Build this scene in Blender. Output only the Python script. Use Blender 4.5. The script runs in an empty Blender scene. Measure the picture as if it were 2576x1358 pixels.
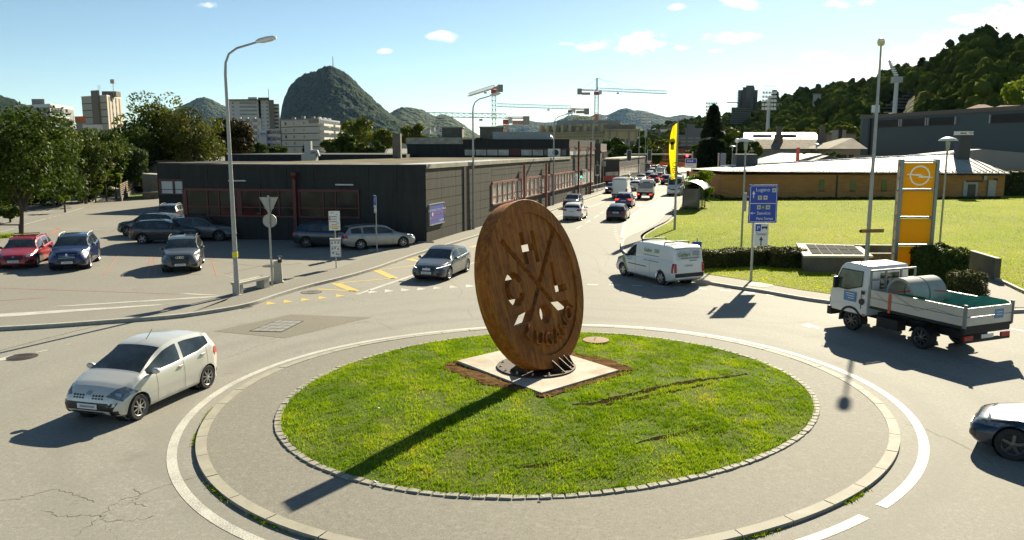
import bpy, bmesh, math, random
import numpy as np
from mathutils import Vector, Matrix
from mathutils.bvhtree import BVHTree
random.seed(7); RNG = np.random.default_rng(7)
S = bpy.context.scene
COL = S.collection
R = math.radians
# ------------------------------------------------------------------ camera, sky, sun, exposure
CAM_H = 6.3
FOC, HORIZON, IMW, IMH = 2000.0,370.0,2576.0,1358.0     # focal length and horizon row, in units of a 2576 px wide picture
PITCH = math.atan((IMH / 2 - HORIZON) / FOC)
cam = bpy.data.cameras.new('camera'); cam_ob = bpy.data.objects.new('camera', cam); COL.objects.link(cam_ob)
cam.sensor_width = 36.0; cam.lens = 36.0 * FOC / IMW
cam.clip_start = 0.1; cam.clip_end = 40000
cam_ob.location = (0,0, CAM_H); cam_ob.rotation_euler = (math.pi / 2 - PITCH,0,0)
S.camera = cam_ob
SUN_AZ, SUN_EL = R(25.0), R(28.5)          # to the right of the view axis, beyond the frame
world = bpy.data.worlds.new('World'); S.world = world; world.use_nodes = True
sun = bpy.data.lights.new('sun', 'SUN'); sun.energy = 4.8; sun.angle = R(0.53); sun.color = (1.0,0.90,0.68)
sun_ob = bpy.data.objects.new('sun', sun); COL.objects.link(sun_ob)
sd = Vector((math.sin(SUN_AZ) * math.cos(SUN_EL), math.cos(SUN_AZ) * math.cos(SUN_EL), math.sin(SUN_EL)))
sun_ob.rotation_euler = sd.to_track_quat('Z', 'Y').to_euler(); sun_ob.location = (60,60,120)
S.view_settings.view_transform = 'Standard'; S.view_settings.look = 'None'
S.view_settings.gamma = 1.0; S.view_settings.use_curve_mapping = False
S.view_settings.exposure = 1.35
def pix_dir(x, y):
 u, v = x - IMW / 2, y - IMH / 2
 return Vector((u, FOC * math.cos(PITCH) - v * math.sin(PITCH),-FOC * math.sin(PITCH) - v * math.cos(PITCH)))
def G(x, y, z=0.0):
 """the point at height z that is seen at picture position x, y (survey of the photograph)"""
 d = pix_dir(x, y); k = (z - CAM_H) / d.z
 return Vector((d.x * k, d.y * k, z))
def at(x, y, Y):
 """the point at distance Y seen at picture position x, y"""
 d = pix_dir(x, y); k = Y / d.y
 return Vector((d.x * k, Y, CAM_H + d.z * k))
nt = world.node_tree; N = nt.nodes; Lk = nt.links
for n in list(N): N.remove(n)
def wn(t, **k):
 n = N.new(t)
 for a, b in k.items(): setattr(n, a, b)
 return n
def wmath(op, a, b=None, c=None):
 n = wn('ShaderNodeMath', operation=op)
 for i, q in enumerate((a, b, c)):
  if q is None: continue
  if isinstance(q,(int, float)): n.inputs[i].default_value = q
  else: Lk.new(q, n.inputs[i])
 return n.outputs[0]
sky = wn('ShaderNodeTexSky', sky_type='NISHITA'); sky.sun_disc = False
sky.sun_elevation = SUN_EL; sky.sun_rotation = SUN_AZ
sky.altitude = 280; sky.air_density = 0.68; sky.dust_density = 0.2; sky.ozone_density = 2.0
tc = wn('ShaderNodeTexCoord'); sep = wn('ShaderNodeSeparateXYZ'); Lk.new(tc.outputs['Generated'], sep.inputs[0])
az = wmath('ARCTAN2', sep.outputs[0], sep.outputs[1]); el = wmath('ARCSINE', sep.outputs[2])
cmb = wn('ShaderNodeCombineXYZ'); Lk.new(az, cmb.inputs[0]); Lk.new(wmath('MULTIPLY', el,2.2), cmb.inputs[1])
noi = wn('ShaderNodeTexNoise'); noi.inputs['Scale'].default_value = 42; noi.inputs['Detail'].default_value = 7; noi.inputs['Roughness'].default_value = 0.62
Lk.new(cmb.outputs[0], noi.inputs['Vector'])
nz = wmath('MULTIPLY', wmath('SUBTRACT', noi.outputs[0],0.5),3.4)
clouds = [(1118,91,46,15,0,1),(968,130,22,9,0,1),(1612,110,74,30,0,1),(1500,112,58,15,.1,.9),(1424,110,24,5,0,.7),(1845,93,74,19,0,1),
          (1718,120,22,8,0,.9),(1702,18,28,9,0,1),(1866,8,62,16,-.2,1),(2110,11,40,11,0,1),(2072,146,62,17,-.15,1),(1795,237,70,9,0,.9),
          (1690,274,90,13,0,1),(1802,128,22,5,0,.8),(2230,176,260,44,.33,1.25),(2340,140,130,46,.2,1.25),(2525,75,110,60,.1,1.1),(2440,116,110,22,.2,.8),
          (2380,82,80,12,.15,.6),(2450,48,52,16,0,.9),(2176,4,30,8,0,.8),(520,14,30,7,0,.5)]
tot = None
for (x, y, sx, sy, rot, amp) in clouds:
 d = pix_dir(x, y).normalized(); a0, e0 = math.atan2(d.x, d.y), math.asin(d.z)
 da = wmath('SUBTRACT', az, a0); de = wmath('SUBTRACT', el, e0)
 c, s = math.cos(rot), math.sin(rot)
 u = wmath('MULTIPLY', wmath('ADD', wmath('MULTIPLY', da, c), wmath('MULTIPLY', de, s)), FOC / sx)
 v = wmath('MULTIPLY', wmath('ADD', wmath('MULTIPLY', da,-s), wmath('MULTIPLY', de, c)), FOC / sy)
 m = wmath('SUBTRACT',1.0, wmath('ADD', wmath('MULTIPLY', u, u), wmath('MULTIPLY', v, v)))
 m = wmath('MULTIPLY', wmath('MAXIMUM', wmath('ADD', m,0.0),-3.0), amp)
 tot = m if tot is None else wmath('MAXIMUM', tot, m)
dens = wmath('ADD', wmath('MULTIPLY', tot,1.0), nz)
mr = wn('ShaderNodeMapRange', interpolation_type='SMOOTHSTEP'); Lk.new(dens, mr.inputs[0])
mr.inputs[1].default_value = 0.05; mr.inputs[2].default_value = 1.35; mr.inputs[3].default_value = 0; mr.inputs[4].default_value = 0.95
mix = wn('ShaderNodeMix', data_type='RGBA'); Lk.new(mr.outputs[0], mix.inputs[0]);
tint_ = wn('ShaderNodeMix', data_type='RGBA', blend_type='MULTIPLY'); tint_.inputs[0].default_value = 1.0; Lk.new(sky.outputs[0], tint_.inputs[6]); tint_.inputs[7].default_value = (1.0,1.03,0.88,1); Lk.new(tint_.outputs[2], mix.inputs[6])
mix.inputs[7].default_value = (12.5,12.3,11.8,1)
bg = wn('ShaderNodeBackground'); bg.inputs[1].default_value = 0.054
Lk.new(mix.outputs[2], bg.inputs[0]); wo = wn('ShaderNodeOutputWorld'); Lk.new(bg.outputs[0], wo.inputs[0])
# ------------------------------------------------------------------ materials
class NT:
 def __init__(s, m): s.t = m.node_tree; s.n = s.t.nodes; s.l = s.t.links
 def new(s, t, **k):
  n = s.n.new(t)
  for a, b in k.items(): setattr(n, a, b)
  return n
 def link(s, a, b): s.l.new(a, b)
 def math(s, op, a, b=None, c=None, clamp=False):
  n = s.new('ShaderNodeMath', operation=op); n.use_clamp = clamp
  for i, q in enumerate((a, b, c)):
   if q is None: continue
   if isinstance(q,(int, float)): n.inputs[i].default_value = q
   else: s.link(q, n.inputs[i])
  return n.outputs[0]
 def noise(s, vec, scale, detail=4, rough=0.55, dist=0.0):
  n = s.new('ShaderNodeTexNoise'); n.inputs['Scale'].default_value = scale; n.inputs['Detail'].default_value = detail
  n.inputs['Roughness'].default_value = rough; n.inputs['Distortion'].default_value = dist
  if vec is not None: s.link(vec, n.inputs['Vector'])
  return n.outputs[0]
 def mixc(s, f, a, b, blend='MIX'):
  n = s.new('ShaderNodeMix', data_type='RGBA', blend_type=blend)
  for i, q in ((0, f),(6, a),(7, b)):
   if isinstance(q,(int, float)): n.inputs[i].default_value = q
   elif isinstance(q, tuple): n.inputs[i].default_value = (*q[:3],1)
   else: s.link(q, n.inputs[i])
  return n.outputs[2]
 def rng(s, v, a, b, c=0.0, d=1.0, smooth=False):
  n = s.new('ShaderNodeMapRange'); n.clamp = True
  if smooth: n.interpolation_type = 'SMOOTHSTEP'
  s.link(v, n.inputs[0])
  for i, q in enumerate((a, b, c, d)): n.inputs[i + 1].default_value = q
  return n.outputs[0]
 def pos(s): return s.new('ShaderNodeNewGeometry').outputs['Position']
 def obj(s): return s.new('ShaderNodeTexCoord').outputs['Object']
 def bump(s, h, strength, dist=0.02):
  b = s.new('ShaderNodeBump'); b.inputs['Strength'].default_value = strength; b.inputs['Distance'].default_value = dist
  s.link(h, b.inputs['Height']); return b.outputs[0]
MATS = {}
def newmat(name):
 m = bpy.data.materials.new(name); m.use_nodes = True; t = NT(m)
 p = t.n['Principled BSDF']; MATS[name] = m
 return m, t, p
def setc(p, name, v):
 if isinstance(v, tuple): p.inputs[name].default_value = (*v[:3],1)
 else: p.inputs[name].default_value = v
def mat(name, col, rough=0.6, metal=0.0, var=0.12, scale=3.0, bump=0.0, bscale=30, coat=0.0, spec=None, emit=None, emit_s=1.0, world=True):
 """painted / plain surface with a little wear in its colour and roughness"""
 if name in MATS: return MATS[name]
 m, t, p = newmat(name)
 v = t.pos() if world else t.obj()
 n = t.noise(v, scale,6,0.62)
 c = t.mixc(t.rng(n,0.3,0.7), tuple(k * (1 - var) for k in col), tuple(min(1, k * (1 + var)) for k in col))
 t.link(c, p.inputs['Base Color'])
 t.link(t.rng(n,0.25,0.75, max(0.02, rough - 0.08), min(1, rough + 0.08)), p.inputs['Roughness'])
 setc(p, 'Metallic', metal)
 if coat: setc(p, 'Coat Weight', coat); setc(p, 'Coat Roughness',0.04)
 if spec is not None: setc(p, 'Specular IOR Level', spec)
 if bump: t.link(t.bump(t.noise(v, bscale,4), bump), p.inputs['Normal'])
 if emit: setc(p, 'Emission Color', emit); setc(p, 'Emission Strength', emit_s)
 return m
def car_paint(name, col, metallic=0.0, rough=0.32):
 if name in MATS: return MATS[name]
 m, t, p = newmat(name)
 z = t.new('ShaderNodeSeparateXYZ'); o = t.obj(); t.link(o, z.inputs[0])
 dirt = t.math('MULTIPLY', t.rng(z.outputs[2],0.6,0.1), t.rng(t.noise(o,3,5),0.35,0.75,0.05,0.6))
 t.link(t.mixc(dirt, col,(0.16,0.14,0.11)), p.inputs['Base Color'])
 t.link(t.math('ADD', rough, t.math('MULTIPLY', dirt,0.4)), p.inputs['Roughness'])
 setc(p, 'Metallic', metallic); setc(p, 'Coat Weight',0.8); setc(p, 'Coat Roughness',0.05)
 return m
def asphalt(name, col, crack=0.6, speck=1.0, patch=0.18, bands=False):
 m, t, p = newmat(name); v = t.pos()
 big = t.noise(v,0.13,5,0.6); mid = t.noise(v,1.3,5,0.65); fine = t.noise(v,34,3,0.7); vf = t.noise(v,110,2,0.6)
 lane = t.noise(v,0.45,3,0.5,1.2)
 c = t.mixc(t.rng(big,0.32,0.68), tuple(k * (1 - patch) for k in col), tuple(k * (1 + patch * .8) for k in col))
 c = t.mixc(t.math('MULTIPLY', t.rng(mid,0.35,0.7),0.5), c, tuple(k * 0.86 * q for k, q in zip(col,(1.02,1,.94))))
 gr_ = t.noise(v,11,4,0.85); c = t.mixc(t.rng(gr_,0.42,0.64,0.0,0.55 * speck), c, tuple(k * 0.55 for k in col)); c = t.mixc(t.rng(t.noise(v,9.0,3,.8),.52,.66,0,.5 * speck), c, tuple(k * 1.45 for k in col)); pt_ = t.noise(v,0.33,2,0.4); c = t.mixc(t.rng(pt_,0.50,0.56,0.0,0.16), c, tuple(k * 0.72 for k in col))
 c = t.mixc(t.rng(fine,0.35,0.7,0.0,0.6 * speck), c, tuple(k * 1.4 for k in col))
 c = t.mixc(t.rng(vf,0.55,0.72,0.0,0.6 * speck), c, tuple(k * 0.45 for k in col))
 if bands:
  d_ = t.new('ShaderNodeVectorMath', operation='DISTANCE'); t.link(v, d_.inputs[0]); d_.inputs[1].default_value = (0.9,20.0,0)
  rr = t.math('ADD', d_.outputs['Value'], t.math('MULTIPLY', lane,1.6)); w_ = t.math('SINE', t.math('MULTIPLY', rr,3.3)); fall = t.rng(d_.outputs['Value'],9.0,17.5,1.0,0.0)
  c = t.mixc(t.math('MULTIPLY', t.math('MULTIPLY', t.rng(w_,-.2,1.0), fall),.42), c, tuple(k * .76 for k in col))
  st = t.noise(v,.55,6,.72); c = t.mixc(t.rng(st,0.60,0.72,0,.5), c, tuple(k * .60 for k in col))
 dv = t.new('ShaderNodeVectorMath', operation='ADD'); t.link(v, dv.inputs[0])
 nn = t.new('ShaderNodeTexNoise'); nn.inputs['Scale'].default_value = 1.1; nn.inputs['Detail'].default_value = 6; t.link(v, nn.inputs['Vector'])
 sc = t.new('ShaderNodeVectorMath', operation='SCALE'); t.link(nn.outputs['Color'], sc.inputs[0]); sc.inputs['Scale'].default_value = 2.6
 t.link(sc.outputs[0], dv.inputs[1])
 vo = t.new('ShaderNodeTexVoronoi', feature='DISTANCE_TO_EDGE'); vo.inputs['Scale'].default_value = 0.16; t.link(dv.outputs[0], vo.inputs['Vector'])
 ck = t.rng(vo.outputs['Distance'],0.0,0.005,1.0,0.0)
 mask = t.rng(t.noise(v,0.21,2),0.46,0.60)
 ck = t.math('MULTIPLY', t.math('MULTIPLY', ck, mask), crack)
 c = t.mixc(ck, c, tuple(k * 0.22 for k in col))
 t.link(c, p.inputs['Base Color']); setc(p, 'Roughness',0.83); setc(p, 'Specular IOR Level',0.32)
 h = t.math('ADD', t.math('MULTIPLY', fine,0.6), t.math('MULTIPLY', ck,-1.5))
 t.link(t.bump(h,0.5,0.008), p.inputs['Normal'])
 return m
A_ROAD = asphalt('road_asphalt',(0.232,0.222,0.192),0.3,1.3,.2, True)
A_PARK = asphalt('parking_asphalt',(0.215,0.204,0.174),0.4)
A_PAVE = asphalt('pavement_asphalt',(0.185,0.174,0.146),0.15,1.3,0.12)
A_APRON = asphalt('apron_asphalt',(0.185,0.174,0.145),0.0,1.6,0.10)
A_BUS = asphalt('bus_lane_concrete',(0.40,0.375,0.30),0.10,0.5,0.12)
A_PATCH = asphalt('repair_asphalt',(0.165,0.150,0.118),0.2,1.2)
def worn_paint(name, col):
 m, t, p = newmat(name); v = t.pos()
 n = t.noise(v,38,4,0.7); b = t.noise(v,1.4,3)
 w = t.rng(t.math('ADD', n, t.math('MULTIPLY', b,0.35)),0.62,0.80,0.0,0.85)
 t.link(t.mixc(w, col,(0.22,0.21,0.18)), p.inputs['Base Color']); setc(p, 'Roughness',0.7)
 return m
P_WHITE = worn_paint('white_road_paint',(0.50,0.49,0.44)); P_YEL = worn_paint('yellow_road_paint',(0.66,0.44,0.03)); P_RED = worn_paint('faded_red_paint',(0.40,0.16,0.10))
def rust_mat():
 m, t, p = newmat('corten_rust'); v = t.obj()
 a = t.noise(v,1.1,6,0.62,0.6); b = t.noise(v,5.5,7,0.7); c_ = t.noise(v,60,3)
 mp = t.new('ShaderNodeMapping'); mp.inputs['Scale'].default_value = (9,9,0.5); t.link(v, mp.inputs['Vector'])
 st = t.noise(mp.outputs[0],1.0,5,0.7)
 c = t.mixc(t.rng(a,0.32,0.66),(0.20,0.060,0.010),(0.38,0.112,0.013))
 c = t.mixc(t.rng(b,0.44,0.72,0,.7), c,(0.12,0.045,0.010))
 c = t.mixc(t.rng(st,0.48,0.66,0,.75), c,(0.52,0.21,0.025))
 c = t.mixc(t.rng(c_,0.5,0.75,0,.35), c,(0.035,0.016,0.008))
 t.link(c, p.inputs['Base Color']); t.link(t.rng(b,.3,.7,.55,.85), p.inputs['Roughness']); setc(p, 'Metallic',0.0); setc(p, 'Specular IOR Level',0.25)
 t.link(t.bump(t.math('ADD', b, t.math('MULTIPLY', c_,.4)),0.28,0.012), p.inputs['Normal'])
 return m
RUST = rust_mat()
def leafy(name, dark, light, warm=None, trans=0.35, rough=0.6, spec=0.1):
 """foliage: tint per leaf, light shining through"""
 m, t, p = newmat(name)
 at_ = t.new('ShaderNodeAttribute', attribute_name='tint'); f = at_.outputs['Fac']
 c = t.mixc(t.rng(f,0,0.75), dark, light)
 if warm: c = t.mixc(t.rng(f,0.78,1.0), c, warm)
 t.link(c, p.inputs['Base Color']); setc(p, 'Roughness', rough); setc(p, 'Specular IOR Level', spec)
 tr = t.new('ShaderNodeBsdfTranslucent'); t.link(t.mixc(1.0, c,(1.25,1.2,0.55), 'MULTIPLY'), tr.inputs[0])
 mx = t.new('ShaderNodeMixShader'); mx.inputs[0].default_value = trans
 out = t.n['Material Output']; t.link(p.outputs[0], mx.inputs[1]); t.link(tr.outputs[0], mx.inputs[2]); t.link(mx.outputs[0], out.inputs[0])
 return m
# ------------------------------------------------------------------ mesh helpers
class MB:
 def __init__(s): s.v = []; s.f = []
 def add(s, vs, fs):
  o = len(s.v); s.v += [tuple(q) for q in vs]; s.f += [tuple(i + o for i in f) for f in fs]; return s
 def box(s, x0, x1, y0, y1, z0, z1):
  return s.add([(x0, y0, z0),(x1, y0, z0),(x1, y1, z0),(x0, y1, z0),(x0, y0, z1),(x1, y0, z1),(x1, y1, z1),(x0, y1, z1)],
                     [(0,3,2,1),(4,5,6,7),(0,1,5,4),(1,2,6,5),(2,3,7,6),(3,0,4,7)])
 def obox(s, c, size, rz=0.0, rx=0.0, ry=0.0):
  M_ = Matrix.Rotation(rz,3, 'Z') @ Matrix.Rotation(ry,3, 'Y') @ Matrix.Rotation(rx,3, 'X'); c = Vector(c); a, b, d = (k / 2 for k in size)
  vs = [c + M_ @ Vector((x, y, z)) for z in (-d, d) for (x, y) in ((-a,-b),(a,-b),(a, b),(-a, b))]
  return s.add(vs,[(0,3,2,1),(4,5,6,7),(0,1,5,4),(1,2,6,5),(2,3,7,6),(3,0,4,7)])
 def quad(s, *p): return s.add(p,[tuple(range(len(p)))])
 def prism(s, pts, z0, z1):
  n = len(pts); vs = [(p[0], p[1], z0) for p in pts] + [(p[0], p[1], z1) for p in pts]
  return s.add(vs,[tuple(range(n - 1,-1,-1)), tuple(range(n,2 * n))] + [(i,(i + 1) % n, n + (i + 1) % n, n + i) for i in range(n)])
 def tube(s, path, r, n=8, caps=True):
  path = [Vector(p) for p in path]; rs = r if isinstance(r,(list, tuple)) else [r] * len(path); vs = []; fs = []
  up = None
  for i, p in enumerate(path):
   d = (path[min(i + 1, len(path) - 1)] - path[max(i - 1,0)]).normalized()
   if up is None: up = Vector((0,0,1)) if abs(d.z) < 0.9 else Vector((1,0,0))
   a = d.cross(up).normalized(); b = a.cross(d).normalized(); up = b
   for k in range(n):
    w = 2 * math.pi * k / n; vs.append(p + (a * math.cos(w) + b * math.sin(w)) * rs[i])
  for i in range(len(path) - 1):
   for k in range(n): fs.append((i * n + k, i * n + (k + 1) % n,(i + 1) * n + (k + 1) % n,(i + 1) * n + k))
  if caps: fs += [tuple(range(n - 1,-1,-1)), tuple(range((len(path) - 1) * n, len(path) * n))]
  return s.add(vs, fs)
 def lathe(s, prof, n=20, c=(0,0,0), axis='z', close=False):
  c = Vector(c); vs = []; fs = []
  for (r, h) in prof:
   for k in range(n):
    w = 2 * math.pi * k / n; a, b = r * math.cos(w), r * math.sin(w)
    vs.append(c + (Vector((a, b, h)) if axis == 'z' else Vector((a, h, b)) if axis == 'y' else Vector((h, a, b))))
  m = len(prof)
  for i in range(m - 1 if not close else m):
   j = (i + 1) % m
   for k in range(n): fs.append((i * n + k, i * n + (k + 1) % n, j * n + (k + 1) % n, j * n + k))
  if not close: fs += [tuple(range(n - 1,-1,-1)), tuple(range((m - 1) * n, m * n))]
  return s.add(vs, fs)
 def mesh(s, name, m=None, smooth=False, sharp=35):
  me = bpy.data.meshes.new(name); me.from_pydata(s.v,[], s.f); me.update()
  if m: me.materials.append(m)
  bm = bmesh.new(); bm.from_mesh(me); bmesh.ops.recalc_face_normals(bm, faces=bm.faces); bm.to_mesh(me); bm.free()
  if smooth:
   me.polygons.foreach_set('use_smooth',[True] * len(me.polygons)); me.set_sharp_from_angle(angle=R(sharp))
  return me
 def build(s, name, m=None, parent=None, smooth=False, sharp=35, label=None):
  return link(name, s.mesh(name, m, smooth, sharp), parent, label)
def link(name, me, parent=None, label=None, loc=None, rz=None):
 o = bpy.data.objects.new(name, me); COL.objects.link(o)
 if parent: o.parent = parent
 if label: o['label'] = label
 if loc is not None: o.location = loc
 if rz is not None: o.rotation_euler = (0,0, rz)
 return o
def fast_mesh(name, V, F, m=None, tint=None, smooth=False):
 me = bpy.data.meshes.new(name); V = np.asarray(V, np.float32); F = np.asarray(F, np.int32); k = F.shape[1]
 me.vertices.add(len(V)); me.vertices.foreach_set('co', V.ravel())
 me.loops.add(F.size); me.loops.foreach_set('vertex_index', F.ravel())
 me.polygons.add(len(F)); me.polygons.foreach_set('loop_start', np.arange(0, F.size, k, dtype=np.int32)); me.polygons.foreach_set('loop_total', np.full(len(F), k, np.int32))
 if smooth: me.polygons.foreach_set('use_smooth', np.ones(len(F), bool))
 me.update(calc_edges=True); me.validate()
 if tint is not None:
  a = me.attributes.new('tint', 'FLOAT', 'POINT'); a.data.foreach_set('value', np.asarray(tint, np.float32))
 if m: me.materials.append(m)
 return me
def thing(name, label, cat, loc=(0,0,0), rz=0.0, group=None):
 o = bpy.data.objects.new(name, None); COL.objects.link(o); o.location = loc; o.rotation_euler = (0,0, rz)
 o.empty_display_size = 0.3
 return tag(o, label, cat, group)
def tag(o, label=None, cat=None, group=None, kind=None):
 if label: o['label'] = label
 if cat: o['category'] = cat
 if group: o['group'] = group
 if kind: o['kind'] = kind
 return o
def struct(o, label=None):
 o['kind'] = 'structure'
 if label: o['label'] = label
 return o
def copy_thing(r, loc, rz=None, label=None):
 c = r.copy(); COL.objects.link(c); c.location = loc
 if rz is not None: c.rotation_euler = (0,0, rz)
 if label: c['label'] = label
 def rec(src, dst):
  for ch in src.children:
   q = ch.copy(); COL.objects.link(q); q.parent = dst; rec(ch, q)
 rec(r, c)
 return c
def sheet(name, pts, z, m, parent=None, label=None):
 """a flat sheet through a traced outline"""
 bm = bmesh.new(); vs = [bm.verts.new((p[0], p[1], z)) for p in pts]; f = bm.faces.new(vs)
 bmesh.ops.triangulate(bm, faces=[f]); bmesh.ops.recalc_face_normals(bm, faces=bm.faces)
 if bm.faces[:][0].normal.z < 0: bmesh.ops.reverse_faces(bm, faces=bm.faces[:])
 me = bpy.data.meshes.new(name); bm.to_mesh(me); bm.free(); me.materials.append(m)
 return link(name, me, parent, label)
def smooth_line(pts, n=8):
 """Catmull-Rom through the given points"""
 P = [Vector(p) for p in pts]; out = []
 for i in range(len(P) - 1):
  a, b, c, d = P[max(i - 1,0)], P[i], P[i + 1], P[min(i + 2, len(P) - 1)]
  for k in range(n):
   t = k / n; out.append(0.5 * ((2 * b) + (c - a) * t + (2 * a - 5 * b + 4 * c - d) * t * t + (3 * b - a - 3 * c + d) * t ** 3))
 return out + [P[-1]]
def offset_line(P, d):
 out = []
 for i, p in enumerate(P):
  t = (P[min(i + 1, len(P) - 1)] - P[max(i - 1,0)]); t.z = 0; t.normalize(); out.append(p + Vector((-t.y, t.x,0)) * d)
 return out
def ribbon(name, P, w, z, m, parent=None, off=0.0):
 """a painted line of width w along P"""
 a, b = offset_line(P, off + w / 2), offset_line(P, off - w / 2); mb = MB(); n = len(P)
 mb.add([(q.x, q.y, z) for q in a] + [(q.x, q.y, z) for q in b],[(i, n + i, n + i + 1, i + 1) for i in range(n - 1)])
 return mb.build(name, m, parent)
def kerb_sweep(name, P, w, z0, z1, m, parent=None, off=0.0):
 a, b = offset_line(P, off + w / 2), offset_line(P, off - w / 2); n = len(P); mb = MB()
 vs = [(q.x, q.y, z0) for q in a] + [(q.x, q.y, z1) for q in a] + [(q.x, q.y, z1) for q in b] + [(q.x, q.y, z0) for q in b]
 fs = [(k * n + i, k * n + i + 1,(k + 1) * n + i + 1,(k + 1) * n + i) for k in range(3) for i in range(n - 1)] + [(0, n,2 * n,3 * n),(n - 1,4 * n - 1,3 * n - 1,2 * n - 1)]
 mb.add(vs, fs); return mb.build(name, m, parent)
FONT_CACHE = {}
def text_mesh(txt, size, depth, m, align='CENTER', sx=1.0):
 key = (txt, size, depth, m.name, align, sx)
 if key in FONT_CACHE: return FONT_CACHE[key]
 cu = bpy.data.curves.new('lettering', 'FONT'); cu.body = txt; cu.size = size; cu.extrude = depth / 2; cu.align_x = align; cu.resolution_u = 3
 o = bpy.data.objects.new('lettering', cu); COL.objects.link(o)
 bpy.context.view_layer.update()
 me = bpy.data.meshes.new_from_object(o.evaluated_get(bpy.context.evaluated_depsgraph_get()))
 bpy.data.objects.remove(o); bpy.data.curves.remove(cu)
 me.materials.clear(); me.materials.append(m)
 if sx != 1.0:
  for v in me.vertices: v.co.x *= sx
 FONT_CACHE[key] = me; return me
def put_text(txt, size, m, parent, pos, normal_rz=0.0, depth=0.01, align='CENTER', sx=1.0, name='lettering', roll=0.0):
 """upright lettering whose front looks towards local -y turned by normal_rz"""
 o = link(name, text_mesh(txt, size, depth, m, align, sx), parent)
 o.matrix_local = Matrix.Translation(pos) @ Matrix.Rotation(normal_rz,4, 'Z') @ Matrix.Rotation(math.pi / 2,4, 'X') @ Matrix.Rotation(roll,4, 'Z')
 return o
def curve_plate(name, outer, holes, depth, m):
 """a flat plate in the xz plane with holes cut through it, centred on y = 0"""
 cu = bpy.data.curves.new(name, 'CURVE'); cu.dimensions = '2D'; cu.fill_mode = 'BOTH'; cu.extrude = depth / 2
 for loop in [outer] + holes:
  sp = cu.splines.new('POLY'); sp.points.add(len(loop) - 1); sp.use_cyclic_u = True
  for q,(x, y) in zip(sp.points, loop): q.co = (x, y,0,1)
 o = bpy.data.objects.new(name, cu); COL.objects.link(o); bpy.context.view_layer.update()
 me = bpy.data.meshes.new_from_object(o.evaluated_get(bpy.context.evaluated_depsgraph_get()))
 bpy.data.objects.remove(o); bpy.data.curves.remove(cu)
 me.transform(Matrix.Rotation(math.pi / 2,4, 'X')); me.materials.clear(); me.materials.append(m)
 return me
PANES = {}
def pane(name, parent, w, h, d, m, pos, rz=0.0):
 """a small slab (window, panel) standing upright, front towards local -y"""
 k = (name, round(w,2), round(h,2), d, m.name)
 if k not in PANES: PANES[k] = MB().box(-w / 2, w / 2,-d / 2, d / 2,-h / 2, h / 2).mesh(name, m)
 return link(name, PANES[k], parent, None, pos, rz)
def heading(az_deg):
 """rotation about z that turns local +x to the compass heading (0 = away from the camera, 90 = right)"""
 a = R(az_deg); return math.atan2(math.cos(a), math.sin(a))
# common materials
GALV = mat('galvanised_steel',(0.34,0.34,0.32),0.5,0.5,0.15,5)
POLE_GREY = mat('grey_painted_pole',(0.30,0.31,0.29),0.5,0.3,0.12,4)
LAMP_WHITE = mat('lamp_white',(0.70,0.70,0.66),0.4)
CONC = mat('concrete',(0.40,0.375,0.31),0.85,0,0.22,1.6,0.3,25)
CONC_D = mat('weathered_concrete',(0.125,0.112,0.088),0.88,0,0.35,1.2,0.3,20)
KERB = mat('kerb_granite',(0.36,0.345,0.295),0.8,0,0.2,6,0.3,60)
BLACK = mat('black_plastic',(0.02,0.02,0.02),0.5,0,0.2,6)
RUBBER = mat('tyre_rubber',(0.022,0.021,0.02),0.8,0,0.3,8)
ALLOY = mat('alloy_wheel',(0.48,0.48,0.47),0.35,0.8,0.1,6)
ALLOY_D = mat('dark_alloy_wheel',(0.13,0.13,0.13),0.35,0.7,0.1,6)
CHROME = mat('chrome',(0.7,0.7,0.7),0.15,1.0,0.05)
WHITE = mat('white_paint',(0.74,0.73,0.69),0.4,0,0.07,3)
PLATE_W = mat('white_plate',(0.72,0.72,0.70),0.5,0,0.05)
RED_LENS = mat('red_lens',(0.42,0.012,0.012),0.15,0,0.15,12)
RED_LIT = mat('lit_red_lens',(0.6,0.02,0.02),0.2,0,0.1,8, emit=(1.0,0.05,0.03), emit_s=0.9)
HEAD_LENS = mat('headlight_lens',(0.22,0.235,0.25),0.10,0.5,0.6,14)
HEAD_LIT = mat('lit_headlight',(0.9,0.9,0.85),0.1,0,0.05, emit=(1,0.97,0.9), emit_s=1.6)
def car_glass(name, col=(0.018,0.024,0.026)):
 m, t, p = newmat(name); t.link(t.mixc(t.rng(t.noise(t.obj(),1.7,3),.4,.65), col, tuple(k * 2.6 for k in col)), p.inputs['Base Color'])  # lighter noise in the base colour stands in for uneven reflections
 setc(p, 'Roughness',0.04); setc(p, 'Specular IOR Level',0.75); return m
CGLASS = car_glass('car_glass')
WGLASS = mat('window_glass',(0.030,0.030,0.022),0.10,0,0.7,0.5, spec=0.25)
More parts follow.
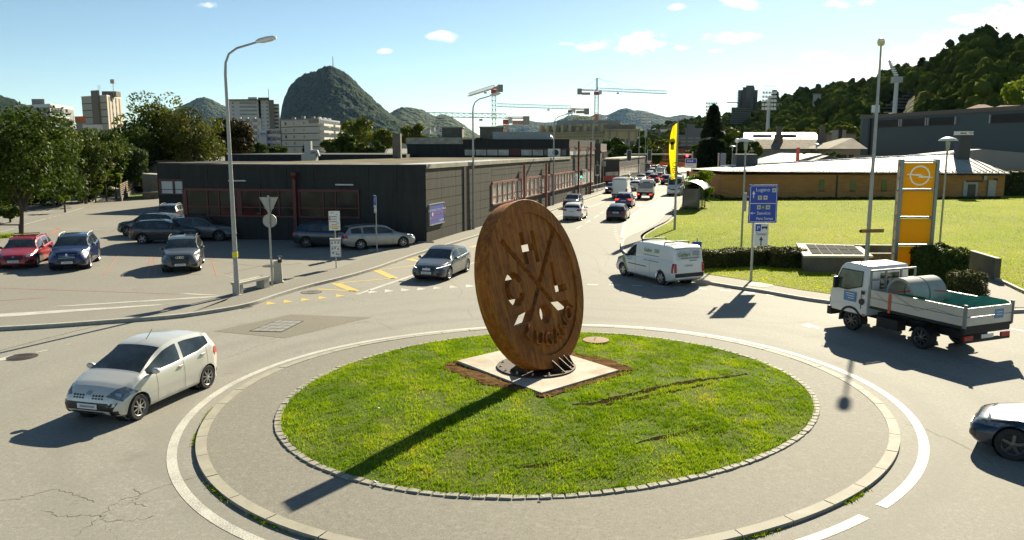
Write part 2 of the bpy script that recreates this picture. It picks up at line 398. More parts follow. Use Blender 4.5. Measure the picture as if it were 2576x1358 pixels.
# ------------------------------------------------------------------ ground, roads, markings
Z_PLAT = 0.12
GROUND_M = mat('far_ground',(0.12,0.115,0.085),0.9,0,0.25,0.05)
g = MB().quad((-4400,-50,-0.08),(5500,-50,-0.08),(5500,14500,-0.08),(-4400,14500,-0.08)).build('ground', GROUND_M); struct(g)
road = sheet('road',[(-70,-40),(75,-40),(75,330),(-70,330)],0.0, A_ROAD); struct(road)
def gl(pts, z=0.0): return [G(x, y, z) for x, y in pts]
KL = [(-420,838),(-120,827),(0,822),(140,814),(278,804),(445,791),(566,774),(635,760),(690,742),(774,717),(857,697),(943,672.5),(1053,635),(1203,590),(1384,529),(1458,504),(1522,483),(1580,462),(1628,443),(1652,431)]
kerbL = smooth_line(gl(KL, Z_PLAT),6)
end = kerbL[-1]
plat = sheet('parking_lot', kerbL + [Vector((end.x + 8, end.y + 60,0)), Vector((-20,330,0)), Vector((-260,330,0)), Vector((-260, kerbL[0].y,0))], Z_PLAT, A_PARK); struct(plat)
inner = gl([(470,790),(566,757),(598,741),(698,714),(846,675),(943,641),(1072,610.5),(1150,586),(1250,556.5),(1380,518),(1494,484)], Z_PLAT)
inner_s = [inner[0]] + smooth_line(inner[1:],4)
i0 = min(range(len(kerbL)), key=lambda i: (kerbL[i] - G(440,791, Z_PLAT)).length); i1 = min(range(len(kerbL)), key=lambda i: (kerbL[i] - G(1540,476, Z_PLAT)).length)
pv = sheet('pavement', kerbL[i0:i1] + inner_s[::-1], Z_PLAT + 0.004, A_PAVE); struct(pv)
kL = kerb_sweep('kerb', kerbL,0.16,-0.05, Z_PLAT + 0.012, KERB); struct(kL)
# far side of the left street: pavement and verge
lp = sheet('pavement', gl([(-200,592),(0,545),(110,517.5),(185,501),(300,476.5),(300,470),(240,474),(189,485.5),(100,506),(0,528),(-200,570)], Z_PLAT), Z_PLAT + 0.05, mat('sandy_pavement',(0.30,0.25,0.165),0.85,0,0.15,0.8)); struct(lp)
VERGE = mat('dry_grass_ground',(0.095,0.115,0.03),0.9,0,0.4,0.6)
vg = sheet('verge', gl([(-220,574),(0,529),(100,507),(189,486.5),(240,475),(300,469),(330,462),(330,452),(200,448),(-220,470)], Z_PLAT), Z_PLAT + 0.02, VERGE); struct(vg)
gp = sheet('grass_patch', gl([(311,502.5),(345,501.5),(392,500.5),(392,478),(345,482),(322,492)], Z_PLAT), Z_PLAT + 0.03, mat('patch_grass',(0.09,0.14,0.02),0.9,0,0.3,1.5)); struct(gp)
# right-hand side: kerb, pavement, lawn, bus lane
KR = [(1704,502),(1698,511),(1682.5,528.5),(1667,545),(1649,561.6),(1626,575),(1590,590),(1573,600),(1566.5,613),(1570,628),(1588,642),(1625,658),(1680,680),(1750,700.5),(1833.6,716),(1914.7,728),(2012.6,745),(2075.5,754),(2150,763),(2300,775),(2420,780),(2529,779),(2640,776),(2900,772)]
kerbR = smooth_line(gl(KR,0.11),6)
LE = [(1722,497),(1708,527),(1697,546),(1682.5,559),(1652,574.4),(1624,591),(1619,601),(1628,614),(1655,637),(1695,664),(1750,684),(1808,693.5),(1889,706),(1949.4,717),(2012.6,728),(2075.5,737),(2150,747),(2260,757),(2330,763),(2411,757),(2455,744),(2484,734),(2560,741),(2640,747),(2900,757)]
lawnE = smooth_line(gl(LE,0.12),6)
pr = sheet('pavement', kerbR + [p + Vector((0,1.2,0)) for p in lawnE[::-1]],0.11, A_PAVE); struct(pr)
kR = kerb_sweep('kerb', kerbR,0.15,-0.05,0.122, KERB, off=-0.04); struct(kR)
LAWN_POLY = lawnE + [Vector((112,36,0)), Vector((112,104,0)), Vector((62,104,0)), Vector((24.0,102,0)), Vector((22.6,90,0))]
def grass_ground(name, dark, mid, dry, s=1.0):
 m, t, p = newmat(name); v = t.pos()
 a = t.noise(v,0.12 * s,4,0.6); b = t.noise(v,1.1 * s,5,0.65); c_ = t.noise(v,14,4,0.7)
 c = t.mixc(t.rng(b,.32,.68), dark, mid); c = t.mixc(t.rng(a,.40,.66,0,.75), c, dry); c = t.mixc(t.rng(c_,.35,.7,0,.5), c, tuple(k * .45 for k in dark))
 t.link(c, p.inputs['Base Color']); setc(p, 'Roughness',0.95); setc(p, 'Specular IOR Level',0.1)
 t.link(t.bump(c_,.8,.05), p.inputs['Normal']); return m
LAWN_G = grass_ground('lawn_turf',(0.17,0.225,0.014),(0.26,0.295,0.02),(0.32,0.29,0.06))
lawn = sheet('lawn', LAWN_POLY,0.124, LAWN_G); struct(lawn)
lawn_kerb = kerb_sweep('kerb', lawnE[24:60],0.10,0.0,0.15, KERB); struct(lawn_kerb)
path = sheet('path', gl([(2436,688),(2420,700),(2440,742),(2411,758),(2470,772),(2640,775),(2660,752),(2576,741),(2504,706),(2470,690)],0.12),0.129, A_PAVE); struct(path)
pe = kerb_sweep('kerb', smooth_line(gl([(2504,704),(2540,720),(2576,737),(2660,770)],0.12),4),0.14,0.05,0.25, KERB); struct(pe)
BL = gl([(1561.5,596),(1566.6,572),(1575.5,551.4),(1600,534),(1626.4,518.4),(1659.5,503),(1683,493),(1703,486),(1712,490),(1701,503),(1686,519),(1672,535),(1655,551),(1634,566),(1608,580),(1583,591),(1570,600)])
bl = sheet('bus_lane', BL,0.004, A_BUS); struct(bl)
for a, b in (((1603,532),(1668,538)),((1575,553),(1640,558)),((1640,511),(1690,511))):
 ribbon('slab_joint',[G(*a), G(*b)],0.07,0.006, mat('joint_tar',(0.05,0.048,0.042),0.9), bl)
ribbon('edge_line', smooth_line(gl([(1563,597),(1568,572),(1577,551.4),(1601,534),(1627,518.4),(1660,503),(1684,493)]),4),0.14,0.009, P_WHITE, bl)
ribbon('edge_line', smooth_line(gl([(1580,590),(1606,579),(1632,565),(1652,551),(1669,535),(1683,519),(1698,503)]),4),0.10,0.009, P_YEL, bl)
ZM = 0.006
def quadD(name, pts, m, z=ZM, parent=None):
 return sheet(name, gl(pts, z - 0.001 if z < .1 else z), z, m, parent or road)
def dashD(name, a, b, w, m=P_WHITE, z=ZM, parent=None):
 return ribbon(name,[G(*a, z if z > .1 else 0), G(*b, z if z > .1 else 0)], w, z, m, parent or road)
# give-way triangles, traced from the photograph (2576-wide grid)
def tri_row(n, x0, y0, x1, y1, m):
 for i in range(n):
  t = i / (n - 1); x, y = x0 + (x1 - x0) * t, y0 + (y1 - y0) * t; k = 1 - .12 * t
  quadD('give_way_triangle',[(x, y),(x + 27 * k, y - 3.5),(x + 2, y - 8.5 * k)], m)
tri_row(5,669,767,844,747.5, P_YEL)
tri_row(7,926,738,1171,723, P_WHITE)
for pts in (gl([(1071,624),(1050,627),(1011,651)]),):
 pass
zig = [(902,718),(839,712)],[(839,712),(893,733)],[(893,733),(799,728)],[(902,718),(1000,700)]
ZZ = [((799,727),(895,732.5),.16),((895,733),(843,712.5),.42),((843,712.5),(993,700),.16),((993,700.5),(948,680),.42),((948,680),(1042,668),.16),((1067,660.5),(1026,651),.42),((1026,651),(1080,645),.16),((1110,633),(1182,628),.16),((1182,622.5),(1210,615),.3)]
for a, b, w in ZZ: dashD('bus_stop_zigzag', a, b, w, P_YEL)
kw = smooth_line(gl([(690,750),(774,723.5),(857,703.5),(943,678.5),(1053,640),(1203,595),(1384,534),(1458,509),(1522,488),(1580,466)]),5)
ribbon('edge_line', kw,0.12, ZM, P_WHITE, road)
dashD('lane_line',(897,741),(1056,687),.22)
for a, b in (((1171,667),(1195,660)),((1386,549),(1420,540)),((1425,538.5),(1500,515)),((1500,515),(1532,501)),((1541,497),(1580,481))): dashD('lane_line', a, b,.15)
for a, b in (((1474,561),(1484.5,554)),((1495,548),(1506,541)),((1450,575),(1462,568)),((1512,537),(1519,532)),((1583,497),(1590,492)),((1600,486),(1606,481))): dashD('lane_dash', a, b,.15)
for k in range(12):          # short dashes curving along the bus lane mouth
 t = k / 11; x = 1549 - 6 * math.sin(t * 2.6) + 10 * t * t + 3 * t; y = 551 + 58 * t
 dashD('block_marking',(x - 4, y),(x + 5, y + .8),.16 + .12 * t)
for x0, y0 in ((1477,715.5),(1532,716.5),(1590,717.8),(1643,719.6),(1695,722.2),(1752,725.5),(1812,730),(1872,735.5),(1927,741)):
 dashD('guide_dash',(x0, y0),(x0 + 27, y0 + .8 + (x0 - 1477) * .004),.22)
dashD('give_way_bar',(2028,815),(2060,826),.18); dashD('give_way_bar',(2018,818),(2040,824),.10)
for a, b in (((2085,792),(2110,796)),((2480,806),(2520,812)),((2528,824),(2590,836))): dashD('lane_dash', a, b,.14)
quadD('direction_arrow',[(0,901),(30,893),(50,893.5),(16,905),(-20,910)], P_WHITE)
dashD('lane_dash',(90,887),(120,880),.12); dashD('lane_dash',(163,867),(178,865),.10)
quadD('direction_arrow',[(1526,521),(1556,508),(1560,510),(1532,523)], P_WHITE); quadD('direction_arrow',[(1595,517),(1612,514),(1620,517),(1604,519)], P_WHITE)
quadD('direction_arrow',[(1508,494),(1530,488),(1540,489),(1518,496)], P_YEL)
# pale lettering strokes and worn marks on the parking lot (raised level)
ZP = Z_PLAT + 0.006
def quadP(name, pts, m, parent=None): return sheet(name, gl(pts, ZP), ZP, m, parent or plat)
quadP('painted_wedge',[(-60,799),(-60,791),(0,788.8),(428,763.4),(385,769),(0,797.5)], P_WHITE)
quadP('painted_wedge',[(112,771.5),(564,742.5),(520,748.5),(180,769.5)], P_WHITE)
quadP('painted_wedge',[(448,738.2),(470,737.6),(556,741.4),(500,741.5)], P_WHITE)
for a, b, w in (((0,724),(445,739),.07),((0,756),(112,748),.06),((300,626),(388,642),.07),((388,642),(392,690),.06),((510,690),(390,692),.06),((525,626),(545,694),.06),((300,640),(262,690),.07),((380,640),(372,700),.07)):
 ribbon('faded_red_line',[G(*a, ZP), G(*b, ZP)], w, ZP, P_RED, plat)
for a, b, w in (((0,562.5),(17.6,557.4),.12),((43.5,551),(65.8,545.8),.12),((87,540.3),(104.7,535.6),.12),((121.4,530.5),(136,526.4),.12),((150,523),(165,519),.12),((175,514),(190,510),.12),((42.6,569.4),(117,549.5),.14),((122,548),(130,546),.12),((134,545),(142,543),.12),((146,541.8),(154,540),.12),((161,536),(211,522),.14),((255,508),(300,492),.12),
    ((205,508),(218,505),.12),((0,583),(35,575),.14),((110,534),(140,527.5),.12),((218,499),(230,496),.1),((124,575.5),(257,577),.16),((560,690),(640,712),.05),((905,622),(975,634),.10),((770,640),(905,622),.06)):
 ribbon('lane_dash',[G(*a, ZP), G(*b, ZP)], w, ZP, P_WHITE, plat)
quadP('direction_arrow',[(914,619),(968,626),(932,632),(922,626)], P_WHITE)
ribbon('red_scrawl', smooth_line(gl([(128,590),(140,580),(148,573)], ZP),4),.3, ZP, P_RED, plat)
# covers set in the road
IRON = mat('cast_iron',(0.045,0.036,0.034),0.7,0.3,0.3,20,0.6,40)
def manhole(x, y, r, z, label, m=IRON):
 t = thing('manhole_cover', label, 'manhole cover', G(x, y, z),0, None)
 MB().lathe([(r * .86,-0.01),(r * .86,0.008),(0.02,0.008)],24).build('lid', m, t); MB().lathe([(r,-0.01),(r,0.005),(r * .88,0.005),(r * .88,-0.01)],24, close=True).build('rim', IRON, t)
 mb = MB()
 for q in (.25,.45,.65): mb.lathe([(r * q,.008),(r * q,.014),(r * (q + .07),.014),(r * (q + .07),.008)],20, close=True)
 mb.build('raised_pattern', m, t)
manhole(53,898,0.46,0, 'dark round manhole cover at the left edge of the road')
manhole(783,735,0.46,0, 'round manhole cover beside the yellow zigzag', A_PATCH)
manhole(684,669,0.5, Z_PLAT, 'dark round drain in the parking lot behind the bench')
manhole(1834,723,0.40,0, 'round manhole cover in the gutter behind the van', A_PATCH)
pc = thing('manhole_cover', 'pale round cover in the right pavement beside the blue sign pole', 'manhole cover', G(1910,716,0.112)); MB().lathe([(.62,0),(.62,.01),(.02,.01)],24).build('lid', CONC, pc)
def drain(x, y, w, d, rz, z, label):
 t = thing('drain_grate', label, 'drain', G(x, y, z), rz); f = MB()
 f.box(-w / 2, w / 2,-d / 2,-d / 2 + .03,-.01,.008).box(-w / 2, w / 2, d / 2 - .03, d / 2,-.01,.008).box(-w / 2,-w / 2 + .03,-d / 2 + .03, d / 2 - .03,-.01,.008).box(w / 2 - .03, w / 2,-d / 2 + .03, d / 2 - .03,-.01,.008); f.build('frame', IRON, t)
 s_ = MB()
 for k in range(7): x_ = -w / 2 + .06 + (w - .12) * k / 6; s_.box(x_ - .012, x_ + .012,-d / 2 + .03, d / 2 - .03,-.01,.005)
 s_.build('grate_bars', IRON, t)
drain(607,772,.8,.5,-.5,0, 'drain grate in the gutter below the left kerb corner'); drain(984,661,.5,.4,.4,0, 'small drain grate in the gutter beside the driving grey hatchback')
drain(1755,512,.8,.5,.2,.124, 'drain grate beside the bus shelter'); drain(1690,540,1.4,.6,.2,.112, 'long drain grate in the pavement at the flag pole')
# square service cover with its repair patch
rp = quadD('repair_patch',[(537,833),(730,791),(935,798),(905,805),(716,850)], A_PATCH,0.005)
sc = thing('service_cover', 'rectangular paved service cover in its repair patch', 'service cover', G(697,819,0.006)); a_, b_, c_, d_ = gl([(630,833),(700,806),(762,808),(708,835)]); o_ = Vector(sc.location);
for i in range(4):
 for j in range(4):
  def bl_(u, v):
   q = (a_ * (1 - u) * (1 - v) + d_ * u * (1 - v) + b_ * (1 - u) * v + c_ * u * v) - o_; return q
  u0, u1, v0, v1 = i / 4 + .012,(i + 1) / 4 - .012, j / 4 + .012,(j + 1) / 4 - .012
  P4 = [bl_(u0, v0), bl_(u1, v0), bl_(u1, v1), bl_(u0, v1)]; MB().prism([(q.x, q.y) for q in P4],0.0,0.012 + .002 * ((i + j) % 2)).build('paver', mat('grey_paver',(0.20,0.20,0.185),.8,0,.2,5), sc)
fr = MB(); ring = [a_ - o_, d_ - o_, c_ - o_, b_ - o_]
for k in range(4):
 p, q = ring[k], ring[(k + 1) % 4]; dd = (q - p).normalized() * .04; nn_ = Vector((-dd.y, dd.x,0))
 fr.prism([(p.x, p.y),(q.x, q.y),((q - nn_).x,(q - nn_).y),((p - nn_).x,(p - nn_).y)],-.005,.010)
fr.build('frame', IRON, sc)
# asphalt cracks that can be followed in the photograph
CRACK = mat('crack_tar_and_shadow',(0.085,0.078,0.065),0.95)
def crack(pts, w=.010, jit=.05, z=0.003, parent=None):
 P_ = smooth_line(gl(pts, z if z > .1 else 0),10); r_ = random.Random(len(pts) * 7 + int(pts[0][0]))
 P_ = [p + Vector((r_.uniform(-jit, jit), r_.uniform(-jit, jit),0)) for p in P_]
 a, b = offset_line(P_, w / 2), offset_line(P_,-w / 2); n = len(P_); mb = MB()
 sc_ = [r_.uniform(.35,1.5) for _ in P_]
 mb.add([((p + (q - p) * s).x,(p + (q - p) * s).y, z) for p, q, s in zip(P_, a, sc_)] + [((p + (q - p) * s).x,(p + (q - p) * s).y, z) for p, q, s in zip(P_, b, sc_)],[(i, n + i, n + i + 1, i + 1) for i in range(n - 1)])
 mb.build('crack', CRACK, parent or road)
for c in ([(0,1262),(60,1250),(130,1233),(185,1242),(240,1262)],[(185,1350),(255,1300),(300,1260),(420,1222),(520,1190),(660,1160)],[(105,1285),(160,1297),(220,1295),(262,1300)],[(255,1305),(300,1312),(385,1300)],[(340,1230),(352,1250),(330,1262),(362,1274)],
          [(0,1000),(90,972)],[(545,905),(600,890),(655,868),(760,842),(900,812),(1010,798)],[(640,862),(690,850),(650,832)],[(560,940),(640,940),(760,948)],[(905,810),(960,815),(990,830)],[(1010,800),(1100,780),(1195,768)],[(1060,730),(1050,712),(1085,700),(1150,702)],[(850,745),(930,760),(1010,752),(1120,745)],[(1130,705),(1160,730),(1152,750)],
          [(1480,668),(1520,688),(1560,706),(1600,735)],[(1475,765),(1560,772),(1700,778),(1800,785)],[(1850,800),(1930,812),(2000,812),(2060,805)],[(1500,610),(1530,640),(1520,672)],[(1480,640),(1500,655),(1510,690)],[(2280,1068),(2330,1082),(2420,1120),(2500,1168)],[(2380,895),(2420,905),(2470,925)],[(60,868),(150,845),(250,800),(330,790)],[(1180,780),(1190,800)],[(1230,560),(1330,545)]):
 crack(c)
# dark strip painted where the left lamp pole's shadow crosses the road
crack([(0,882),(120,850),(260,816),(330,800)],.05,.005)
for c in ([(300,640),(500,650),(640,668),(760,662)],[(0,640),(60,655),(250,668)],[(560,690),(660,668),(760,648),(800,655)],[(280,583),(300,574),(330,571),(345,560)],[(365,572),(385,562),(375,552)]):
 crack(c,.03,.03, ZP, plat)
# ------------------------------------------------------------------ roundabout island
def fit_ring(pts, z, n=144, harm=3):
 P_ = np.array([G(x, y, z)[:2] for x, y in pts]); A = np.c_[2 * P_, np.ones(len(P_))]; s = np.linalg.lstsq(A,(P_ ** 2).sum(1), rcond=None)[0]; c = s[:2]
 return P_, c
def toD(pts, ox, oy, s): return [((ox + x / s) / 1.59,(oy + y / s) / 1.59) for x, y in pts]
C_IN = toD([(697,660),(712,720),(735,770),(830,870),(985,945),(1300,1045),(1556,1077),(1150,335),(930,427),(800,500),(1350,283)],600,1200,1.4145) + \
 toD([(400,947),(650,867),(860,762),(965,680),(1003,590),(985,500),(920,400),(830,342),(600,252),(300,180),(0,134)],2600,1250,1.4925) + [(1290,833.5),(1180,838)]
C_OUT = toD([(266,830),(275,740),(330,630),(300,960),(380,1060),(470,1140),(700,1260),(930,1355)],600,1200,1.4145) + \
 toD([(1490,720),(1465,640),(1415,930),(1300,1040),(1130,1130),(900,1230),(570,1330),(1400,555),(1280,450)],2600,1250,1.4925) + [(1473.5,818.5),(1617.6,824.3),(1000,850),(866.5,873.9),(733,910),(1180,826.5),(1330,819),(1290,1403)]
Pi, ci = fit_ring(C_IN,0.12); IC = np.array([0.75,20.0])
IC = ci
def radial(pts, z, harm):
 P_ = np.array([G(x, y, z)[:2] for x, y in pts]) - IC; th = np.arctan2(P_[:,1], P_[:,0]); r = np.hypot(*P_.T)
 A = np.stack([np.ones_like(th)] + [f(k * th) for k in range(1, harm + 1) for f in (np.cos, np.sin)],1)
 co = np.linalg.lstsq(np.vstack([A,0.006 * np.eye(A.shape[1])[1:]]), np.r_[r, np.zeros(A.shape[1] - 1)], rcond=None)[0]
 return lambda t: co[0] + sum(co[2 * k - 1] * np.cos(k * t) + co[2 * k] * np.sin(k * t) for k in range(1, harm + 1))
R_IN = radial(C_IN,0.13,3); R_OUT = radial(C_OUT,0.066,4); R_LINE = lambda t: R_OUT(t) + .52 - .09 * np.sin(t)
def ringpt(f, t, off=0.0):
 r = f(t) + off; return Vector((IC[0] + r * math.cos(t), IC[1] + r * math.sin(t),0))
TT = [2 * math.pi * k / 180 for k in range(181)]
apron = sheet('island_apron',[ringpt(R_OUT, t,-0.12) for t in TT[:-1]],0.055, A_APRON); struct(apron)
wl = MB(); n_ = len(TT)
wl.add([(*ringpt(R_LINE, t,0)[:2], ZM) for t in TT] + [(*ringpt(R_LINE, t,-0.20)[:2], ZM) for t in TT],[(i, i + 1, n_ + i + 1, n_ + i) for i in range(n_ - 1) if not (math.radians(305) < TT[i] < math.radians(309))]); wl.build('edge_line', P_WHITE, road)
kring = tag(thing('kerb', None, None), kind='structure'); nk = 46
KERB_L = mat('pale_kerb',(0.29,0.27,0.215),0.8,0,0.16,2.5,0.25,60)
for k in range(nk):
 t0, t1 = 2 * math.pi * k / nk,2 * math.pi * (k + 1) / nk; gap = 0.012 / 8.3; mb = MB(); ts = [t0 + gap + (t1 - t0 - 2 * gap) * q / 4 for q in range(5)]; dz = random.uniform(-.004,.004)
 o, i_ = [ringpt(R_OUT, t) for t in ts],[ringpt(R_OUT, t,-0.22) for t in ts]
 pts = [(p.x, p.y) for p in o] + [(p.x, p.y) for p in i_[::-1]]
 mb.prism(pts,-0.04,0.066 + dz); mb.build('kerb_stone', KERB_L, kring)
# weeds in the gutter line
def weeds(pts, n, spread, h, m, name, seed=1, tintlo=0.0):
 r = np.random.default_rng(seed); P_ = np.array(pts)[r.integers(0, len(pts), n)] + np.c_[r.normal(0, spread,(n,2)), np.zeros(n)]
 a = r.uniform(0,6.28, n); w = r.uniform(.006,.014, n); hh = h * r.uniform(.4,1.2, n); d = np.c_[np.cos(a), np.sin(a), np.zeros(n)]
 le = np.c_[r.normal(0,.5, n) * hh, r.normal(0,.5, n) * hh, hh]
 V = np.stack([P_ - d * w[:, None], P_ + d * w[:, None], P_ + le],1).reshape(-1,3); F = np.arange(3 * n).reshape(-1,3)
 return fast_mesh(name, V, F, m, np.repeat(r.uniform(tintlo,1, n),3))
GRASS_B = leafy('grass_blades',(0.11,0.20,0.006),(0.26,0.37,0.012),(0.36,0.37,0.05),0.5,0.5)
gpts = [tuple(ringpt(R_OUT, t,0.03)) for t in np.concatenate([RNG.normal(c,.03,120) for c in (3.35,3.55,3.9,4.1,4.3,4.45,5.1,5.4)])]
wd = link('weeds', weeds(gpts,1800,.02,.05, GRASS_B, 'weeds',4)); tag(wd, 'weeds in the gutter outside the island kerb', 'weeds', kind='stuff')
cring = tag(thing('cobble_edging', None, None), kind='structure'); ncb = 172
COBBLE = mat('granite_cobble',(0.27,0.255,0.205),0.8,0,0.22,7,0.4,50)
for k in range(ncb):
 t0, t1 = 2 * math.pi * k / ncb,2 * math.pi * (k + 1) / ncb; j = lambda a: random.uniform(-a, a); gp_ = .010 / 6.7
 o0, o1, q0, q1 = ringpt(R_IN, t0 + gp_, j(.012)), ringpt(R_IN, t1 - gp_, j(.012)), ringpt(R_IN, t0 + gp_,-.15 + j(.012)), ringpt(R_IN, t1 - gp_,-.15 + j(.012)); zt = .088 + j(.008)
 c = (o0 + o1 + q0 + q1) / 4; mb = MB(); top = [c + (p - c) * .90 for p in (o0, o1, q1, q0)]
 vs = [(p.x, p.y,.02) for p in (o0, o1, q1, q0)] + [(p.x, p.y, zt - .014) for p in (o0, o1, q1, q0)] + [(p.x, p.y, zt + j(.004)) for p in top]
 mb.add(vs,[(i,(i + 1) % 4,4 + (i + 1) % 4,4 + i) for i in range(4)] + [(4 + i,4 + (i + 1) % 4,8 + (i + 1) % 4,8 + i) for i in range(4)] + [(8,9,10,11)]); mb.build('cobble', COBBLE, cring)
# grass mound
def mound_z(x, y):
 dx, dy = np.asarray(x) - IC[0], np.asarray(y) - IC[1]; t = np.arctan2(dy, dx); q = np.hypot(dx, dy) / (R_IN(t) - .17)
 return 0.07 + 0.18 * (1 - np.clip(q,0,1) ** 2) + .012 * np.sin(3.1 * dx + 1) * np.sin(2.7 * dy)
TURF = grass_ground('island_turf',(0.07,0.12,0.010),(0.12,0.18,0.014),(0.17,0.16,0.04),2.0)
V, F = [(IC[0], IC[1], float(mound_z(IC[0], IC[1])))],[]; nr, na = 26,120
for i in range(1, nr + 1):
 for k in range(na):
  t = 2 * math.pi * k / na; p = ringpt(R_IN, t,-.16); q = i / nr; x, y = IC[0] + (p.x - IC[0]) * q, IC[1] + (p.y - IC[1]) * q; V.append((x, y, float(mound_z(x, y))))
F = [(0,1 + k,1 + (k + 1) % na) for k in range(na)] + [(1 + (i - 1) * na + k,1 + i * na + k,1 + i * na + (k + 1) % na,1 + (i - 1) * na + (k + 1) % na) for i in range(1, nr) for k in range(na)]
mb = MB().add(V, F); mound = mb.build('island_mound', TURF, None, True); struct(mound)
# foundation slab, bare soil round it, wheel ruts
B0 = Vector((0.650,21.013,0))
SL, SN, SR = B0 + Vector((-2.21,.95,0)), B0 + Vector((.08,-2.04,0)), B0 + Vector((2.25,-.01,0)); SB = SL + SR - SN
slab = tag(thing('concrete_slab', 'square pale concrete foundation slab under the rusty disc', 'slab',(B0.x, B0.y,0)))
mb = MB(); mb.prism([((p - B0).x,(p - B0).y) for p in (SL, SN, SR, SB)],0.05,0.30)
SLAB_M, t_, p_ = newmat('slab_concrete'); ob_ = t_.obj(); n1 = t_.noise(ob_,1.6,6,.7); n2 = t_.noise(ob_,.9,4,.6,.8); sc0 = t_.mixc(t_.rng(n1,.3,.7),(.36,.335,.275),(.50,.475,.40)); t_.link(t_.mixc(t_.rng(n2,.50,.70,0,.65), sc0,(.30,.19,.10)), p_.inputs['Base Color']); setc(p_, 'Roughness',.88); mb.build('slab', SLAB_M, slab)
SOIL = mat('bare_soil',(0.13,0.075,0.038),0.95,0,0.4,4,0.9,14, spec=.0)
def soil_patch(name, outline, z_up=.012):
 bm = bmesh.new(); f = bm.faces.new([bm.verts.new((p[0], p[1],0)) for p in outline]); bmesh.ops.triangulate(bm, faces=[f])
 bmesh.ops.subdivide_edges(bm, edges=bm.edges[:], cuts=5, use_grid_fill=True)
 r_ = random.Random(3)
 for v in bm.verts: v.co.z = float(mound_z(v.co.x, v.co.y)) + z_up + r_.uniform(-.008,.02)
 bmesh.ops.recalc_face_normals(bm, faces=bm.faces);
 me = bpy.data.meshes.new(name); bm.to_mesh(me); bm.free(); me.materials.append(SOIL); return struct(link(name, me))
def ragged(P_, seed, a=.12, n=6):
 r_ = random.Random(seed); out = []
 for i in range(len(P_)):
  p, q = Vector((*P_[i][:2],0)), Vector((*P_[(i + 1) % len(P_)][:2],0))
  for k in range(n): out.append(p.lerp(q, k / n) + Vector((r_.uniform(-a, a), r_.uniform(-a, a),0)))
 return out
e1, e2 = (SN - SL).normalized(),(SR - SN).normalized()
SOILS = [ragged([SL - e1 * .25 - e2 * .35, SL - e2 * .62 + e1 * .4, SL.lerp(SN,.5) - e2 * .62, SL.lerp(SN,.86) - e2 * .3, SL.lerp(SN,.9) + e2 * .1, SL + e2 * .1 - e1 * .2],1,.09),
         ragged([SR + e1 * .2 + e2 * .55, SR + e2 * .7 - e1 * .6, SB.lerp(SR,.25) + e2 * .55, SB.lerp(SR,.2) - e2 * .1, SR - e2 * .1],2,.1),
         ragged([SN - e1 * .1 - e2 * .2, SN + e1 * .28 - e2 * .1, SN.lerp(SR,.5) + e1 * .22, SR + e1 * .25 + e2 * .3, SR - e1 * .1, SN - e1 * .1 + e2 * .1],3,.06)]
for q in SOILS: soil_patch('bare_soil', q)
RUTS = [([(1440,1022),(1490,1019),(1560,1003),(1640,981),(1730,962),(1800,950),(1880,934)],.30),([(1500,1022),(1560,1016),(1640,998),(1700,985),(1790,962)],.17),([(1600,1110),(1690,1090),(1790,1066)],.14),([(1300,1170),(1380,1160),(1450,1142)],.14)]
rut_lines = [(smooth_line(gl(p,.2),5), w) for p, w in RUTS]
for P_, w in rut_lines:
 r_ = random.Random(5); n = len(P_); ww = [w * (.15 + .85 * math.sin(math.pi * (i + .3) / n)) * r_.uniform(.45,1.15) for i in range(n)]; a, b = offset_line(P_,.5), offset_line(P_,-.5)
 out = [p + (q - p) * k_ + Vector((0, r_.uniform(-.03,.03),0)) for p, q, k_ in zip(P_, a, ww)] + [p + (q - p) * k_ + Vector((0, r_.uniform(-.03,.03),0)) for p, q, k_ in list(zip(P_, b, ww))[::-1]]
 mb = MB(); n = len(P_); mb.add([(p.x, p.y, float(mound_z(p.x, p.y)) + .012) for p in out[:n]] + [(p.x, p.y, float(mound_z(p.x, p.y)) + .006) for p in out[n:][::-1]],[(i, n + i, n + i + 1, i + 1) for i in range(n - 1)])
 struct(mb.build('wheel_rut', mat('rut_soil',(0.035,0.024,0.012),0.95,0,.4,5,.8,12, spec=.0)))
def pip(x, y, poly):
 inside = np.zeros(len(x), bool); n = len(poly)
 for i in range(n):
  x0, y0 = poly[i][0], poly[i][1]; x1, y1 = poly[(i + 1) % n][0], poly[(i + 1) % n][1]
  c = ((y0 > y) != (y1 > y)) & (x < (x1 - x0) * (y - y0) / (y1 - y0 + 1e-12) + x0); inside ^= c
 return inside
def fbm(x, y, s, seed=0):
 r = np.random.default_rng(seed); o = np.zeros_like(x)
 for k in range(7):
  f = s * 1.7 ** (k / 2); a = r.uniform(0,6.28); o += np.sin(f * (x * np.cos(a) + y * np.sin(a)) + r.uniform(0,6.28) + 1.3 * np.sin(.7 * f * (x * np.sin(a) - y * np.cos(a))))
 return o / 7
def grass_blades(x, y, z, seed, h0, w0, tint, lean=.45):
 r = np.random.default_rng(seed); n = len(x); a = r.uniform(0,6.28, n); d = np.c_[np.cos(a), np.sin(a), np.zeros(n)]; h = h0 * r.uniform(.45,1.25, n); w = w0 * r.uniform(.6,1.3, n)
 P_ = np.c_[x, y, z]; le = np.c_[r.normal(0, lean, n) * h, r.normal(0, lean, n) * h, h]
 V = np.stack([P_ - d * w[:, None], P_ + d * w[:, None], P_ + le],1).reshape(-1,3)
 return V, np.arange(3 * n).reshape(-1,3), np.repeat(tint,3)
NB = 210000
t = RNG.uniform(0,2 * np.pi, NB); q = np.sqrt(RNG.uniform(0,1, NB)); rr = (R_IN(t) - .06) * q; x, y = IC[0] + rr * np.cos(t), IC[1] + rr * np.sin(t)
